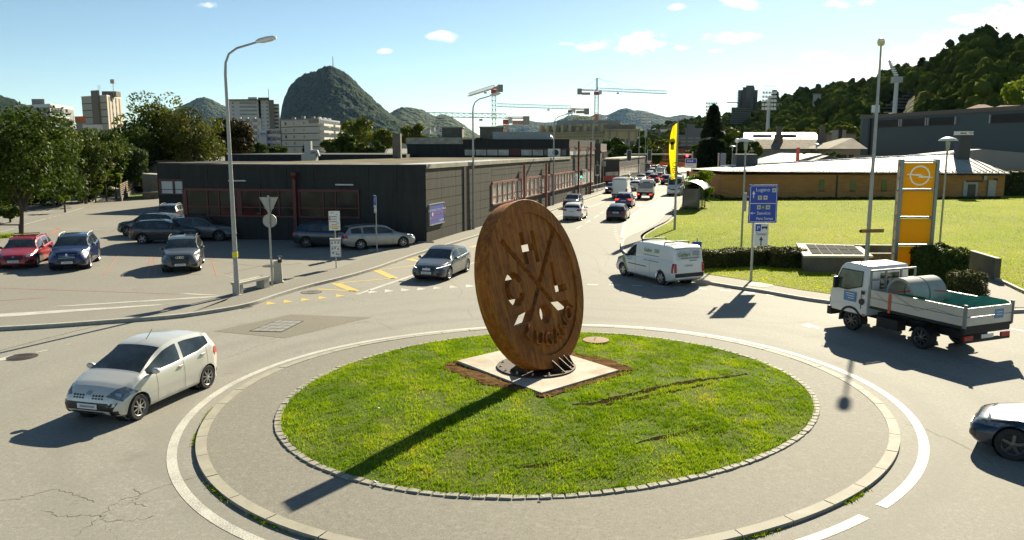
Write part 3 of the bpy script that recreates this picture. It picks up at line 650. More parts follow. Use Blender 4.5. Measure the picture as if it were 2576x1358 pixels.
# tufts: pull part of the blades towards tuft centres
tc_ = RNG.integers(0,9000, NB); cx, cy = x[tc_], y[tc_]; pull = RNG.uniform(0,1, NB) < .55
x = np.where(pull, cx + RNG.normal(0,.045, NB), x); y = np.where(pull, cy + RNG.normal(0,.045, NB), y)
keep = RNG.uniform(0,1, NB) < np.clip(.80 + 1.0 * fbm(x, y,1.6,3),.2,1); keep &= ~((fbm(x, y,1.1,8) + .4 * fbm(x, y,3.5,9) < -.42) & (RNG.uniform(0,1, NB) < .8))
for s_ in SOILS: keep &= ~(pip(x, y, s_) & (RNG.uniform(0,1, NB) < .95))
keep &= ~pip(x, y,[SL - e1 * .02 - e2 * .02, SN - e2 * .02 + e1 * .02, SR + e1 * .02 + e2 * .02, SB])
for P_, w in rut_lines:
 for p in P_: keep &= ~((np.hypot(x - p.x, y - p.y) < w * .6 * (.55 + .6 * np.sin(7 * x + 3 * y) ** 2)) & (RNG.uniform(0,1, NB) < (.86 if w > .2 else .55)))
dt = np.hypot(x - IC[0], y - IC[1]) < (R_IN(np.arctan2(y - IC[1], x - IC[0])) - .16 + .09 * np.random.default_rng(2).uniform(0,1, len(x)) ** 2); keep &= dt
x, y = x[keep], y[keep]; z = mound_z(x, y) - .005
tint = np.clip(.36 + .85 * fbm(x, y,.9,5) + .5 * fbm(x, y,4,6) + RNG.normal(0,.17, len(x)),0,1)
V, F, tt = grass_blades(x, y, z,11,.075,.0085, tint)
gr = link('grass', fast_mesh('grass', V, F, GRASS_B, tt)); tag(gr, 'short mown green grass on the roundabout island', 'grass', kind='stuff')
# brown round cover on the island, bits of litter
rc = thing('manhole_cover', 'rusty brown round cover in the island grass beside the disc', 'manhole cover', Vector((*G(1499,855,.2)[:2],0.16)))
MB().lathe([(.42,0),(.42,.05),(.02,.06)],28).build('lid', mat('rusty_lid',(0.22,0.125,0.065),.8,.1,.2,4), rc); MB().tube([(-.03,0,.06),(-.03,0,.12),(.03,0,.12),(.03,0,.06)],.012,6).build('lifting_ring', IRON, rc)
LITTER = mat('pale_litter',(0.7,0.7,0.68),.6)
for i,(x_, y_) in enumerate(((952,1034),(720,1095),(945,1209),(1365,1245),(1796,1182))):
 p = G(x_, y_,.15); mb = MB(); r_ = random.Random(i); vs = [(r_.uniform(-.06,.06), r_.uniform(-.06,.06), r_.uniform(0,.05)) for _ in range(7)]
 mb.add(vs,[(0,1,2),(1,3,2),(2,3,4),(3,5,4),(4,5,6)]); o = mb.build('litter', LITTER); o.location = (p.x, p.y, float(mound_z(p.x, p.y)) + .03)
 tag(o,['crumpled white paper lying in the island grass', 'white scrap on the cobble edging at its left side', 'white scrap on the cobble edging below the disc shadow', 'white scrap on the cobble edging nearest the camera', 'white scrap on the cobble edging at its right side'][i], 'litter', 'scraps of litter on the island')
# ------------------------------------------------------------------ the rusty disc
scp = thing('disc_sculpture', 'large rusty steel ice hockey disc with cut-out letters on the island', 'sculpture',(B0.x, B0.y,0.30))
a_, l_ = R(57), R(14)
u_ = Vector((math.cos(a_), math.sin(a_),0)); n0 = Vector((math.sin(a_),-math.cos(a_),0)); v_ = Vector((0,0, math.cos(l_))) - n0 * math.sin(l_); n_ = n0 * math.cos(l_) + Vector((0,0, math.sin(l_)))
ROT = Matrix((u_,-n_, v_)).transposed().to_4x4()
DC = u_ * .24 + v_ * 2.29 + n_ * .55          # centre of the front face
T_ = .46; RD, RI = 2.32,1.95
def on_disc(o): o.matrix_local = Matrix.Translation(DC) @ ROT; return o
NN = 96
rim = MB().lathe([(RI,0.0),(RD - .012,0.0),(RD,.012),(RD, T_ - .012),(RD - .012, T_),(RI, T_)], NN, axis='y', close=True)
rim_o = on_disc(rim.build('rim', RUST, scp, True,40))
def bar(p, q, w):
 d = (Vector(q) - Vector(p)).normalized(); n = Vector((-d.y, d.x)) * w / 2; return [Vector(p) + n, Vector(q) + n, Vector(q) - n, Vector(p) - n]
def isect(p, d, q, e):
 k = d.x * e.y - d.y * e.x; t = ((q.x - p.x) * e.y - (q.y - p.y) * e.x) / k; return p + d * t
W = .17
P1a, P1b = Vector((-1.36,1.34)), Vector((.60,-.66)); P2a, P2b = Vector((1.30,1.34)), Vector((-.60,-.66))
d1, d2 = (P1b - P1a).normalized(),(P2b - P2a).normalized(); m1, m2 = Vector((-d1.y, d1.x)) * W / 2, Vector((-d2.y, d2.x)) * W / 2
top = isect(P1a + m1, d1, P2a - m2, d2); rgt = isect(P1a + m1, d1, P2a + m2, d2); lft = isect(P1a - m1, d1, P2a - m2, d2); bot = isect(P1a - m1, d1, P2a + m2, d2)
cands = [top, rgt, lft, bot]; top = max(cands, key=lambda p: p.y); bot = min(cands, key=lambda p: p.y); rgt = max(cands, key=lambda p: p.x); lft = min(cands, key=lambda p: p.x)
X_LOOP = [P1a + m1, top, P2a - m2, P2a + m2, rgt, Vector((.63,-.60)), Vector((1.26,-.66)), Vector((1.62,-.92)), Vector((.74,-.90)), Vector((.50,-.68)), bot, Vector((-.50,-.68)), Vector((-.74,-.90)), Vector((-1.62,-.92)), Vector((-1.26,-.66)), Vector((-.63,-.60)), lft, P1a - m1]
def cc(cx, cz, rx, rz, a0, a1, n): return [(cx + rx * math.cos(a0 + (a1 - a0) * k / n), cz + rz * math.sin(a0 + (a1 - a0) * k / n)) for k in range(n + 1)]
H_LOOP = [(-.47,1.45),(-.27,1.45),(-.27,1.11),(.11,1.11),(.11,1.45),(.31,1.45),(.31,.58),(.11,.58),(.11,.92),(-.27,.92),(-.27,.58),(-.47,.58)]
L_LOOP = [(.78,.50),(.98,.50),(.98,-.19),(1.43,-.19),(1.43,-.39),(.78,-.39)]
C_LOOP = cc(-1.18,.03,.44,.46, R(22), R(338),22) + cc(-1.18,.03,.24,.26, R(332), R(28),18)
O_LOOP = cc(.03,-.83,.29,.27,0, R(345),23)
circ = [(1.955 * math.cos(2 * math.pi * k / NN),1.955 * math.sin(2 * math.pi * k / NN)) for k in range(NN)]
pl = link('emblem_plate', curve_plate('emblem_plate', circ,[[tuple(p) for p in X_LOOP], H_LOOP, L_LOOP, C_LOOP, O_LOOP], T_ - .17, RUST), scp)
pl.matrix_local = Matrix.Translation(DC - n_ * (.05 + (T_ - .17) / 2)) @ ROT
pl['label'] = 'recessed plate with cut-through letters H, C, L, a puck hole and crossed hockey sticks'
for k, ch in enumerate('LUGANO'):
 ang = R(-131 + 88 * (k + .02) / 5); me = text_mesh(ch,.52,.10, RUST); w_ = max(v.co.x for v in me.vertices) + min(v.co.x for v in me.vertices)
 o = link('raised_letter', me, pl); rad = 1.70
 o.matrix_local = Matrix.Translation((rad * math.cos(ang),-(T_ - .17) / 2 - .03, rad * math.sin(ang))) @ Matrix.Rotation(math.pi / 2,4, 'X') @ Matrix.Rotation(ang + math.pi / 2,4, 'Z') @ Matrix.Scale(1.12,4,(1,0,0))
# bolted base ring, gussets, bolts, lifting eye
DARKST = mat('dark_corten',(0.055,0.035,0.022),.65,.4,.3,4,.2,30)
bc = Vector((.02,.28,0))
MB().lathe([(1.09,.0),(1.09,.045),(.02,.045)],56, c=bc).build('base_ring', DARKST, scp, True,30)
def gusset(sx, y_, sgn, hgt):
 f0 = u_ * (.24 + sx) + n0 * y_; rel = f0 - bc; dd = n0 * sgn; q_ = rel.dot(dd); disc = q_ * q_ - rel.dot(rel) + 1.04 ** 2
 if disc <= 0: return
 reach = min(.48,-q_ + math.sqrt(disc))
 if reach < .06: return
 f0.z = .046; f1 = f0 + dd * reach; up = f0 + Vector((0,0, hgt)) - n0 * (.25 * hgt); th = u_ * .013; tri = [f0 - dd * .05, f1, f1 + Vector((0,0,.03)), up]
 MB().add([p + th for p in tri] + [p - th for p in tri],[(0,1,2,3),(7,6,5,4)] + [(i,4 + i,4 + (i + 1) % 4,(i + 1) % 4) for i in range(4)]).build('gusset', DARKST, scp)
for sx in (-.85,-.2,.16,.42,.66): gusset(sx,.54,1,.30 + .10 * sx * sx)
for sx in (-.8,-.35,.1,.5): gusset(sx,.02,-1,.34)
BOLT = mat('zinc_bolt',(.6,.58,.52),.35,.9,.1)
for k in range(14):
 w = 2 * math.pi * k / 14 + .1; MB().lathe([(.035,.045),(.035,.07),(.016,.07),(.016,.11),(.002,.11)],8, c=bc + Vector((.98 * math.cos(w),.98 * math.sin(w),0))).build('bolt', BOLT, scp)
le = MB(); le.tube([(-.05,0,0)] + [(.06 * math.cos(q),0,.05 + .06 * math.sin(q)) for q in np.linspace(math.pi,0,8)] + [(.05,0,0)],.013,6); o = le.build('lifting_eye', DARKST, scp); o.matrix_local = Matrix.Translation(DC - n_ * .23 + v_ * (RD - .005)) @ ROT
# ------------------------------------------------------------------ buildings
def to_pix(p):
 z = p[2] - CAM_H; d = p[1] * math.cos(PITCH) - z * math.sin(PITCH); up = p[1] * math.sin(PITCH) + z * math.cos(PITCH)
 return IMW / 2 + FOC * p[0] / d, IMH / 2 - FOC * up / d
class Face:
 """a wall plane standing on the ground from a to b (left to right as seen from outside); belongs to a thing"""
 def __init__(s, root, a, b):
  s.root = root; s.a = Vector((a[0], a[1],0)); b = Vector((b[0], b[1],0)); s.d = (b - s.a); s.len = s.d.length; s.d.normalize()
  s.rz = math.atan2(s.d.y, s.d.x); s.M = root.matrix_world_inv @ Matrix.Translation(s.a) @ Matrix.Rotation(s.rz,4, 'Z')
 def x_at(s, xpix, z=3.0):
  k = (xpix - IMW / 2) / FOC; c = math.cos(PITCH)
  return (k * (s.a.y * c - (z - CAM_H) * math.sin(PITCH)) - s.a.x) / (s.d.x - k * s.d.y * c)
 def z_at(s, t, ypix):
  lo, hi = -5.0,200.0; p = s.a + s.d * t
  for _ in range(50):
   m = (lo + hi) / 2
   if to_pix(Vector((p.x, p.y, m)))[1] > ypix: lo = m
   else: hi = m
  return (lo + hi) / 2
 def put(s, o, x=0, y=0, z=0, rz=0.0):
  o.parent = s.root; o.matrix_local = s.M @ Matrix.Translation((x, y, z)) @ Matrix.Rotation(rz,4, 'Z'); return o
 def box(s, name, x0, x1, y0, y1, z0, z1, m, label=None): return s.put(MB().box(x0, x1, y0, y1, z0, z1).build(name, m, None, label=label))
 def pane(s, name, x, z, w, h, m, y=-0.03, d=0.08):
  k = (name, round(w,2), round(h,2), d, m.name)
  if k not in PANES: PANES[k] = MB().box(-w / 2, w / 2,-d / 2, d / 2,-h / 2, h / 2).mesh(name, m)
  o = bpy.data.objects.new(name, PANES[k]); COL.objects.link(o); return s.put(o, x, y, z)
class Root0:
 pass
def bthing(name, label, cat, loc, group=None):
 t = thing(name, label, cat, loc,0, group); t_inv = Matrix.Translation(-Vector(loc))
 class W:                       # small wrapper: the Empty and its inverse placement
  pass
 return t, t_inv
class BRoot:
 def __init__(s, name, label, cat, loc, group=None):
  s.o = thing(name, label, cat, loc,0, group); s.matrix_world_inv = Matrix.Translation(-Vector(loc)); s.loc = Vector(loc)
 def face(s, a, b): f = Face(s.o_wrap(), a, b); return f
 def o_wrap(s): return s
 def prism(s, name, pts, z0, z1, m, label=None):
  return MB().prism([(p[0] - s.loc.x, p[1] - s.loc.y) for p in pts], z0 - s.loc.z, z1 - s.loc.z).build(name, m, s.o, label=label)
Face_put_old = Face.put
def _put(s, o, x=0, y=0, z=0, rz=0.0):
 o.parent = s.root.o; o.matrix_local = s.M @ Matrix.Translation((x, y, z)) @ Matrix.Rotation(rz,4, 'Z'); return o
Face.put = _put
def xy(x, Y): p = at(x, HORIZON, Y); return Vector((p.x, Y,0))
def scuffed(name, col, flake, amount=.5):
 m, t, p = newmat(name); v = t.pos(); a = t.noise(v,.5,4,.6); b = t.noise(v,5,8,.75)
 mp = t.new('ShaderNodeMapping'); mp.inputs['Scale'].default_value = (3,3,.35); t.link(v, mp.inputs['Vector']); st = t.noise(mp.outputs[0],1,4,.6)
 c = t.mixc(t.rng(st,.3,.7), tuple(k * .8 for k in col), tuple(k * 1.25 for k in col))
 f = t.math('MULTIPLY', t.rng(b,.66,.74), t.rng(a,.48,.62)); c = t.mixc(t.math('MULTIPLY', f, amount), c, flake)
 t.link(c, p.inputs['Base Color']); setc(p, 'Roughness',.8); setc(p, 'Specular IOR Level',.3); return m
BLK = scuffed('black_wall',(0.030,0.031,0.029),(.28,.28,.26),.8); BLK_SUN = scuffed('sunlit_black_wall',(0.062,0.056,0.042),(.15,.14,.12),.3)  # second tone is the same wall paint, lightened for the sunlit street side
REDF = mat('dark_red_frame',(0.095,0.014,0.011),.5,0,.25,2); REDP = mat('pale_red_frame',(0.24,0.085,0.06),.6,0,.25,2)
CURT = mat('curtained_glass',(0.40,0.37,0.31),.35,0,.5,.9); BLIND = mat('white_blind',(0.55,0.55,0.52),.5,0,.08,1); SHUT = mat('roller_shutter',(0.62,0.61,0.57),.6,0,.08,2)
GRAVEL = mat('roof_gravel',(0.20,0.18,0.14),.95,0,.45,.35,.4,12, spec=.0); ROOF_GLINT = mat('pale_roof_glint',(0.62,0.60,0.54),.25,0,.15,.4); EDGE = mat('roof_edge_concrete',(0.33,0.30,0.235),.85,0,.35,1.3)  # pale strips on the gravel paint in the water reflections
# --- the black factory hall on the left
A0, C0, E0 = G(467,599, Z_PLAT), G(1072,610, Z_PLAT), G(1494,484, Z_PLAT)
fac = BRoot('factory_hall', 'long low black factory hall with red window frames beside the car park', 'factory',(C0.x, C0.y,0))
back = Vector((-(E0 - C0).normalized().y,(E0 - C0).normalized().x,0))      # into the block
A1 = A0 + (E0 - C0).normalized() * 34; K1 = E0 + back * 30
fac.prism('wall',[A0, C0, E0, K1, A1 + (E0 - C0).normalized() * 10],0.0,4.95, BLK)
F1, F2 = fac.face(A0, C0), fac.face(C0, E0)
z_top = F1.z_at(F1.len,414)
fac.prism('roof',[A0 + (A0 - C0).normalized() * .0, C0, E0, K1, A1 + (E0 - C0).normalized() * 10],4.953, z_top - .06, GRAVEL)
F1.box('roof_edge',-.05, F1.len + .06,-.08,.32, z_top - .24, z_top, BLK); F2.box('roof_edge',.06, F2.x_at(1434,5),-.10,.55, z_top - .26, z_top + .02, EDGE)
for k in range(6):
 x0 = F1.len * (.30 + .11 * k); o = fac.prism('painted_roof_glint',[A0 + F1.d * x0 + F2.d * (1.2 + .5 * (k % 3)), A0 + F1.d * (x0 + F1.len * .10) + F2.d * (1.0 + .5 * (k % 2)), A0 + F1.d * (x0 + F1.len * .10) + F2.d * (2.6 + k % 2), A0 + F1.d * x0 + F2.d * 2.4], z_top - .055, z_top - .035, ROOF_GLINT)
fac.prism('painted_roof_glint',[C0 + F2.d * 2 + back * 1.5, C0 + F2.d * 26 + back * 1.2, C0 + F2.d * 26 + back * 3.5, C0 + F2.d * 2 + back * 3], z_top - .055, z_top - .035, ROOF_GLINT)
# wall panels
def panels(F, x0, x1, z0, z1, nc, nr, m, skip=None, d=.03):
 w, h = (x1 - x0) / nc,(z1 - z0) / nr
 for i in range(nc):
  for j in range(nr):
   cx, cz = x0 + w * (i + .5), z0 + h * (j + .5)
   if skip and skip(cx, cz, w, h): continue
   F.pane('wall_panel', cx, cz, w - .03, h - .03, m,-d / 2 + .001, d)
wz0, wz1 = F1.z_at(F1.x_at(620),541), F1.z_at(F1.x_at(620),480)
fx0, fx1 = F1.x_at(467), F1.x_at(905)
panels(F1,0.02, F1.len - .02, wz1 + .16, z_top - .26,9,2, BLK); panels(F1,0.02, F1.len - .02,.13, wz0 - .12,9,1, BLK); panels(F1, fx1 + .12, F1.len - .02, wz0 - .10, wz1 + .14,2,1, BLK)
F1.box('window_beam', fx0, fx1,-.14,.0, wz1, wz1 + .16, REDF); F1.box('window_beam', fx0, fx1,-.12,.0, wz0 - .11, wz0, REDF)
px = [F1.x_at(q) for q in (466,523,552,603.5,655,703,750,814,845,903)]
def lights(F, px, wz0, wz1, thick, m_post, m_glass, zr=.33, tilt=()):
 for i, x in enumerate(px): F.box('window_post', x - (.16 if i in thick else .045), x + (.16 if i in thick else .045),-.10,0, wz0 + .002, wz1 - .002, m_post)
 zm = wz0 + (wz1 - wz0) * zr
 for i in range(len(px) - 1):
  a, b = px[i] + (.16 if i in thick else .045), px[i + 1] - (.16 if i + 1 in thick else .045)
  F.box('window_rail', a, b,-.08,0, zm - .04, zm + .04, m_post)
  F.pane('window',(a + b) / 2,(zm + .04 + wz1) / 2, b - a - .01, wz1 - zm - .05, m_glass,-.02,.04)
  if i in tilt:
   o = F.pane('tilted_window',(a + b) / 2,(wz0 + zm) / 2, b - a - .2, zm - wz0 - .08, BLIND,-.16,.04); o.matrix_local = o.matrix_local @ Matrix.Rotation(R(28),4, 'X')
  F.pane('window',(a + b) / 2,(wz0 + zm - .04) / 2, b - a - .01, zm - wz0 - .05, m_glass,-.021,.04)
lights(F1, px, wz0, wz1,(0,3,6), REDF, WGLASS,.33,(3,5))
dpx = F1.x_at(745.5); F1.box('downpipe', dpx - .11, dpx + .11,-.34,-.145,.12, z_top - .75, REDF); F1.put(MB().lathe([(.12,0),(.22,.22),(.22,.42),(.1,.42)],10).build('rain_funnel', REDF), dpx,-.30, z_top - .95)
for q0, q1, yy in ((600,642,454),(867,911,464)):
 x0, x1 = F1.x_at(q0 * 1.0 - 20), F1.x_at(q1 - 20); zz = F1.z_at(x0, yy); F1.box('wall_light', x0, x1,-.20,-.031, zz - .04, zz + .04, mat('fluorescent_case',(.6,.6,.58),.4))
# street side
sx0, sx1 = F2.x_at(1236,2.5), F2.x_at(1492,2.5); sz0, sz1 = F2.z_at(sx0,513), F2.z_at(sx0,463)
up0 = F2.x_at(1431,5.5)
panels(F2,.03, sx0 - .1,.13, z_top - .27,5,7, BLK_SUN); panels(F2, sx0 - .08, F2.len - .03, sz1 + .2, z_top - .27,16,3, BLK_SUN); panels(F2, sx0 - .08, F2.len - .03,.13, sz0 - .14,16,2, BLK_SUN)
F2.box('window_beam', sx0, sx1,-.13,0, sz1, sz1 + .18, REDP); F2.box('window_beam', sx0, sx1,-.16,0, sz0 - .12, sz0, REDP)
n_l = 30; pxs = [sx0 + (sx1 - sx0) * k / n_l for k in range(n_l + 1)]
lights(F2, pxs[:22], sz0, sz1,(0,4,8,12,16,20), REDP, CURT,.36)
for k in range(21,30): F2.pane('roller_shutter' if k in (22,23,26,27,28) else 'window',(pxs[k] + pxs[k + 1]) / 2,(sz0 + sz1) / 2, pxs[k + 1] - pxs[k] - .1, sz1 - sz0 - .02, SHUT if k in (22,23,26,27,28) else CURT,-.03,.06)
for q in (1312,1368,1450,1481):
 x = F2.x_at(q,4); top_ = z_top - .5 if q < 1430 else 7.0; F2.box('downpipe', x - .10, x + .10,-.38,-.18,.12, top_, REDF if q > 1400 else REDP)
gx = F2.x_at(1168,2.5); F2.box('dark_pilaster', gx - .25, gx + .25,-.09,-.032,.12, z_top - .27, BLK)
# advertising poster
POS = mat('poster_blue',(0.085,0.10,0.36),.5,0,.1,1); PW = mat('poster_white',(.62,.60,.68),.6); PP = mat('poster_pink',(.60,.20,.36),.6)
px0, px1 = F2.x_at(1077,2.4), F2.x_at(1113.5,2.4); pz0, pz1 = F2.z_at(px0,566), F2.z_at(px0,516); pw, ph = px1 - px0, pz1 - pz0
pst = thing('poster', 'blue and pink advertising poster on the black hall near its corner', 'poster', F2.a + F2.d * (px0 + pw / 2) + Vector((0,0,(pz0 + pz1) / 2)), F2.rz)
MB().box(-pw / 2, pw / 2,-.12,-.035,-ph / 2, ph / 2).build('poster_panel', POS, pst)
mb = MB(); f_ = .05
for (a, b, c, d) in ((-pw / 2 - f_, pw / 2 + f_, ph / 2, ph / 2 + f_),(-pw / 2 - f_, pw / 2 + f_,-ph / 2 - f_,-ph / 2),(-pw / 2 - f_,-pw / 2,-ph / 2, ph / 2),(pw / 2, pw / 2 + f_,-ph / 2, ph / 2)): mb.box(a, b,-.14,-.033, c, d)
mb.build('frame', GALV, pst)
put_text('A PARLE CON PIEDI', ph * .135, PW, pst,(0,-.125, ph * .17), sx=pw / ph * 1.02); put_text('SONO NOTI', ph * .135, PP, pst,(pw * .14,-.125,-.02 * ph), sx=pw / ph * 1.1); put_text('MAGIA', ph * .15, PP, pst,(-pw * .27,-.125,-ph * .26), sx=pw / ph)
MB().lathe([(.02,-.006),(ph * .10,-.006),(ph * .10,.006),(.02,.006)],18, axis='y').build('pale_badge', PW, pst).location = (-pw * .33,-.126, ph * .015)
for k in range(2): MB().box(pw * .15, pw * .45,-.126,-.121,-ph * (.34 + .05 * k),-ph * (.32 + .05 * k)).build('small_print', PW, pst)
# upper storey
U0 = C0 + F2.d * up0; du = F1.d
Lw = 1.0
def on_dir(p, d, xpix, z):
 lo, hi = 0.0,80.0
 for _ in range(40):
  m = (lo + hi) / 2
  if to_pix(p - d * m + Vector((0,0, z)))[0] > xpix: lo = m
  else: hi = m
 return (lo + hi) / 2
ua, ub = on_dir(U0, du,1165,6), on_dir(U0, du,1024,6)
UP_L, UP_LL = U0 - du * ua, U0 - du * ub
F3 = fac.face(UP_L, U0); F4 = fac.face(UP_LL, UP_L); F5 = fac.face(U0, E0 + F2.d * .0)
zu = F3.z_at(F3.len,350.5)
fac.prism('upper_wall',[UP_L, U0, E0, E0 + back * 14, UP_L + F2.d * 20], z_top - .07, zu, BLK); fac.prism('upper_wall',[UP_LL, UP_L, UP_L + F2.d * 9, UP_LL + F2.d * 9], z_top - .075, F4.z_at(1,345) - .02, BLK)
F3.box('roof_edge',-.05, F3.len + .1,-.12,.3, zu - .12, zu + .03, BLK); F4.box('fascia',-.1, F4.len,-.12,0, F4.z_at(1,362), F4.z_at(1,346), EDGE)
n = 9; wz = F3.z_at(2,391), F3.z_at(2,376)
F3.box('window_beam',.1, F3.len,-.1,0, wz[1], wz[1] + .12, REDF)
for k in range(n):
 x = .15 + (F3.len - .4) * (k + .5) / n; w = (F3.len - .4) / n - .12
 if k == 4: F3.box('dark_door', x - w / 2, x + w / 2,-.05,0, wz[0], wz[1], REDF)
 else: F3.pane('window', x,(wz[0] + wz[1]) / 2, w, wz[1] - wz[0] - .04, CURT if k < 7 else mat('grey_window',(.10,.105,.11),.2),-.03,.06)
ac = thing('air_conditioner', 'white air conditioner unit on the roof before the upper storey', 'air conditioner', F3.a + F3.d * (F3.len * .86) + Vector((0,-.7, z_top - .06)), F3.rz)
MB().box(-.7,.7,-.3,.3,.1,1.0).build('case', LAMP_WHITE, ac); MB().lathe([(.36,-.32),(.36,-.30),(.03,-.30)],16, axis='y', c=(.2,0,.55)).build('fan_grille', BLACK, ac); MB().box(-.6,-.5,-.3,.3,0,.1).box(.5,.6,-.3,.3,0,.1).build('feet', GALV, ac)
u5 = F5.len; panels(F5,.03, u5 - .03, z_top, wz[0] + .02,7,1, BLK_SUN); panels(F5,.03, u5 - .03, wz[1] + .2, zu - .1,7,1, BLK_SUN); F5.box('window_beam',.05, u5,-.12,0, wz[1] + .0, wz[1] + .17, REDP)
for k in range(8): F5.pane('roller_shutter' if k < 2 else 'window',.3 + (u5 - .6) * (k + .5) / 8,(wz[0] + wz[1]) / 2 + .02,(u5 - .6) / 8 - .12, wz[1] - wz[0] - .06, SHUT if k < 2 else CURT,-.03,.06)
for x0, x1, y0, y1 in ((1112,1162,322,346),(1207,1266,322,347)):
 q = at(x0,346, U0.y + 9); w = (x1 - x0) / FOC * (U0.y + 9); h = (y1 - y0) / FOC * (U0.y + 9)
 MB().box(0, w,0,4,-1.5, h).build('penthouse', CONC_D, fac.o).location = Vector((q.x, q.y, q.z)) - fac.loc
 MB().box(-.1, w + .1,-.1,4.1, h, h + .12).build('penthouse_cap', EDGE, fac.o).location = Vector((q.x, q.y, q.z)) - fac.loc
q = at(1240,347, U0.y + 4); MB().box(0,7,0,2,-.4,.75).build('roof_plant', mat('plant_grey',(.33,.33,.30),.6), fac.o).location = Vector(q) - fac.loc
for k in range(2): MB().lathe([(.75,-.5),(.75,.05),(.62,.3),(.35,.48),(.02,.55)],14).build('dome_rooflight', LAMP_WHITE, fac.o, True).location = Vector(at(1362 + 15 * k,349, U0.y + 5)) - fac.loc
q = at(998,393,84); MB().box(-.42,.42,0,.9,-1,2.35).build('chimney', CONC_D, fac.o).location = Vector(q) - fac.loc
q = at(778,396,74); mb = MB(); mb.box(-.6,.7,-.5,.5,-.4,.35).box(-.35,.25,-.3,.3,.35,1.5).tube([(.2,0,.5),(.7,0,.5),(.8,0,.1)],.25,8); mb.build('roof_vent', GALV, fac.o).location = Vector(q) - fac.loc
# rear parapet block and recessed wing
pa, pb = at(566,398,92), at(1028,397,92)
fac.prism('rear_block',[(pa.x,92),(pb.x,90),(pb.x,112),(pa.x,112)],0, at(700,388,92).z, BLK)
W0 = G(401,524, Z_PLAT); W1 = A0 + (E0 - C0).normalized() * ((W0 - A0).length * .80)
wn_ = BRoot('factory_wing', 'recessed black wing of the factory with a white-blinded window', 'factory',(W0.x, W0.y,0))
dw = Vector((W1.x - W0.x, W1.y - W0.y,0)); bw = Vector((-dw.y, dw.x,0)).normalized() * 18
wn_.prism('wall',[W0, W0 + dw, W0 + dw + bw, W0 + bw],0, at(420,409.5, W0.y).z, BLK); FW = wn_.face(W0, W0 + dw)
wx = [FW.x_at(q) for q in (403,437,462)]; wz = FW.z_at(1,487), FW.z_at(1,455)
FW.box('window_beam', wx[0] - .15, wx[2] + .3,-.1,0, wz[1], wz[1] + .2, REDF); FW.box('window_beam', wx[0] - .15, wx[2] + .3,-.1,0, wz[0] - .1, wz[0], REDF)
for x in wx: FW.box('window_post', x - .12, x + .12,-.1,0, wz[0] + .002, wz[1] - .002, REDF)
for i in range(2):
 a, b = wx[i] + .12, wx[i + 1] - .12; zm = wz[0] + (wz[1] - wz[0]) * .34
 FW.pane('window',(a + b) / 2,(zm + wz[1]) / 2, b - a, wz[1] - zm - .06, BLIND,-.02,.04); FW.pane('window',(a + b) / 2,(zm + wz[0]) / 2, b - a, zm - wz[0] - .06, BLIND,-.02,.04); FW.box('window_rail', a, b,-.08,0, zm - .03, zm + .03, REDF)
# --- second black building down the street
S0, S1, S2 = G(1497,470, Z_PLAT), G(1556,467, Z_PLAT), G(1621,447, Z_PLAT)
b2 = BRoot('factory_hall', 'second smaller black hall further down the street beyond the long one', 'factory',(S1.x, S1.y,0)); ds = Vector((S2.x - S1.x, S2.y - S1.y,0))
b2.prism('wall',[S0, S1, S2, S2 + (S0 - S1)],0,4.3, BLK); f1, f2 = b2.face(S0, S1), b2.face(S1, S2); zt = f1.z_at(f1.len,398)
b2.prism('roof',[S0 - f1.d * .2, S1 + f1.d * .2, S2 + f1.d * .2, S2 + (S0 - S1)],4.302, max(zt,4.4), EDGE)
panels(f2,.1, f2.len - .1,.2,1.5,7,1, BLK_SUN); panels(f2,.1, f2.len - .1,3.05,4.25,7,1, BLK_SUN)
for k in range(14): f2.pane('window',.4 + (f2.len - 9) * (k + .5) / 14,2.3,(f2.len - 9) / 14 - .1,1.35, CURT,-.03,.06)
f2.box('window_beam',.3, f2.len - 8,-.14,0,2.98,3.04, REDP)
f1.box('shop_banner', f1.len * .28, f1.len * .95,-.2,0,1.0,1.75, mat('red_banner',(.34,.045,.03),.6)); f1.box('shop_window', f1.len * .42, f1.len * .95,-.12,0,1.8,2.4, CURT); put_text('CDS',.55, WHITE, b2.o, f1.a + f1.d * (f1.len * .5) + Vector((0,-.25,1.15)) - b2.loc, f1.rz)
b3 = BRoot('factory_hall', 'tall dark block behind the street hall with a red window strip', 'factory',(E0.x, E0.y + 8,0)); q0, q1, q2 = xy(1490,122), xy(1511,122), xy(1526,138)
b3.prism('wall',[q0, q1, q2, q2 + (q0 - q1) * 2],0, at(1500,361,122).z, BLK_SUN); f = b3.face(q1, q2); f.box('window_beam',.2, f.len - .2,-.1,0, at(1515,382,125).z, at(1515,378,125).z, REDP)
# --- yellow classical building
YEL = mat('yellow_render',(0.40,0.335,0.185),.85,0,.12,.3); YELD = mat('stone_trim',(0.27,0.235,0.15),.85,0,.2,.4); TILE = mat('old_roof',(0.20,0.165,0.12),.9,0,.25,.6); DWIN = mat('dark_window',(0.03,0.032,0.034),.2,0,.3,.4)
yb = BRoot('classical_building', 'yellow classical building with cornices and a taller end pavilion', 'building',(*xy(1524,255)[:2],0))
a, b, c, d = xy(1350,285), xy(1524,256), xy(1524,252), xy(1604,250)
fy, fp = yb.face(a, b), yb.face(c, d); zl = fy.z_at(fy.len * .7,336); zp = fp.z_at(fp.len / 2,329)
yb.prism('wall',[a, b, b + Vector((0,40,0)), a + Vector((0,40,0))],0, zl, YEL); yb.prism('pavilion_wall',[c, d, d + Vector((3,36,0)), c + Vector((0,36,0))],0, zp, YEL)
fy.box('cornice',-.6, fy.len,-1.0,0, zl, zl + .7, YELD); fy.box('cornice',-.3, fy.len,-.4,0, zl - 1.1, zl - .8, YELD); fp.box('cornice',-.8, fp.len + .8,-1.1,0, zp, zp + .6, YELD)
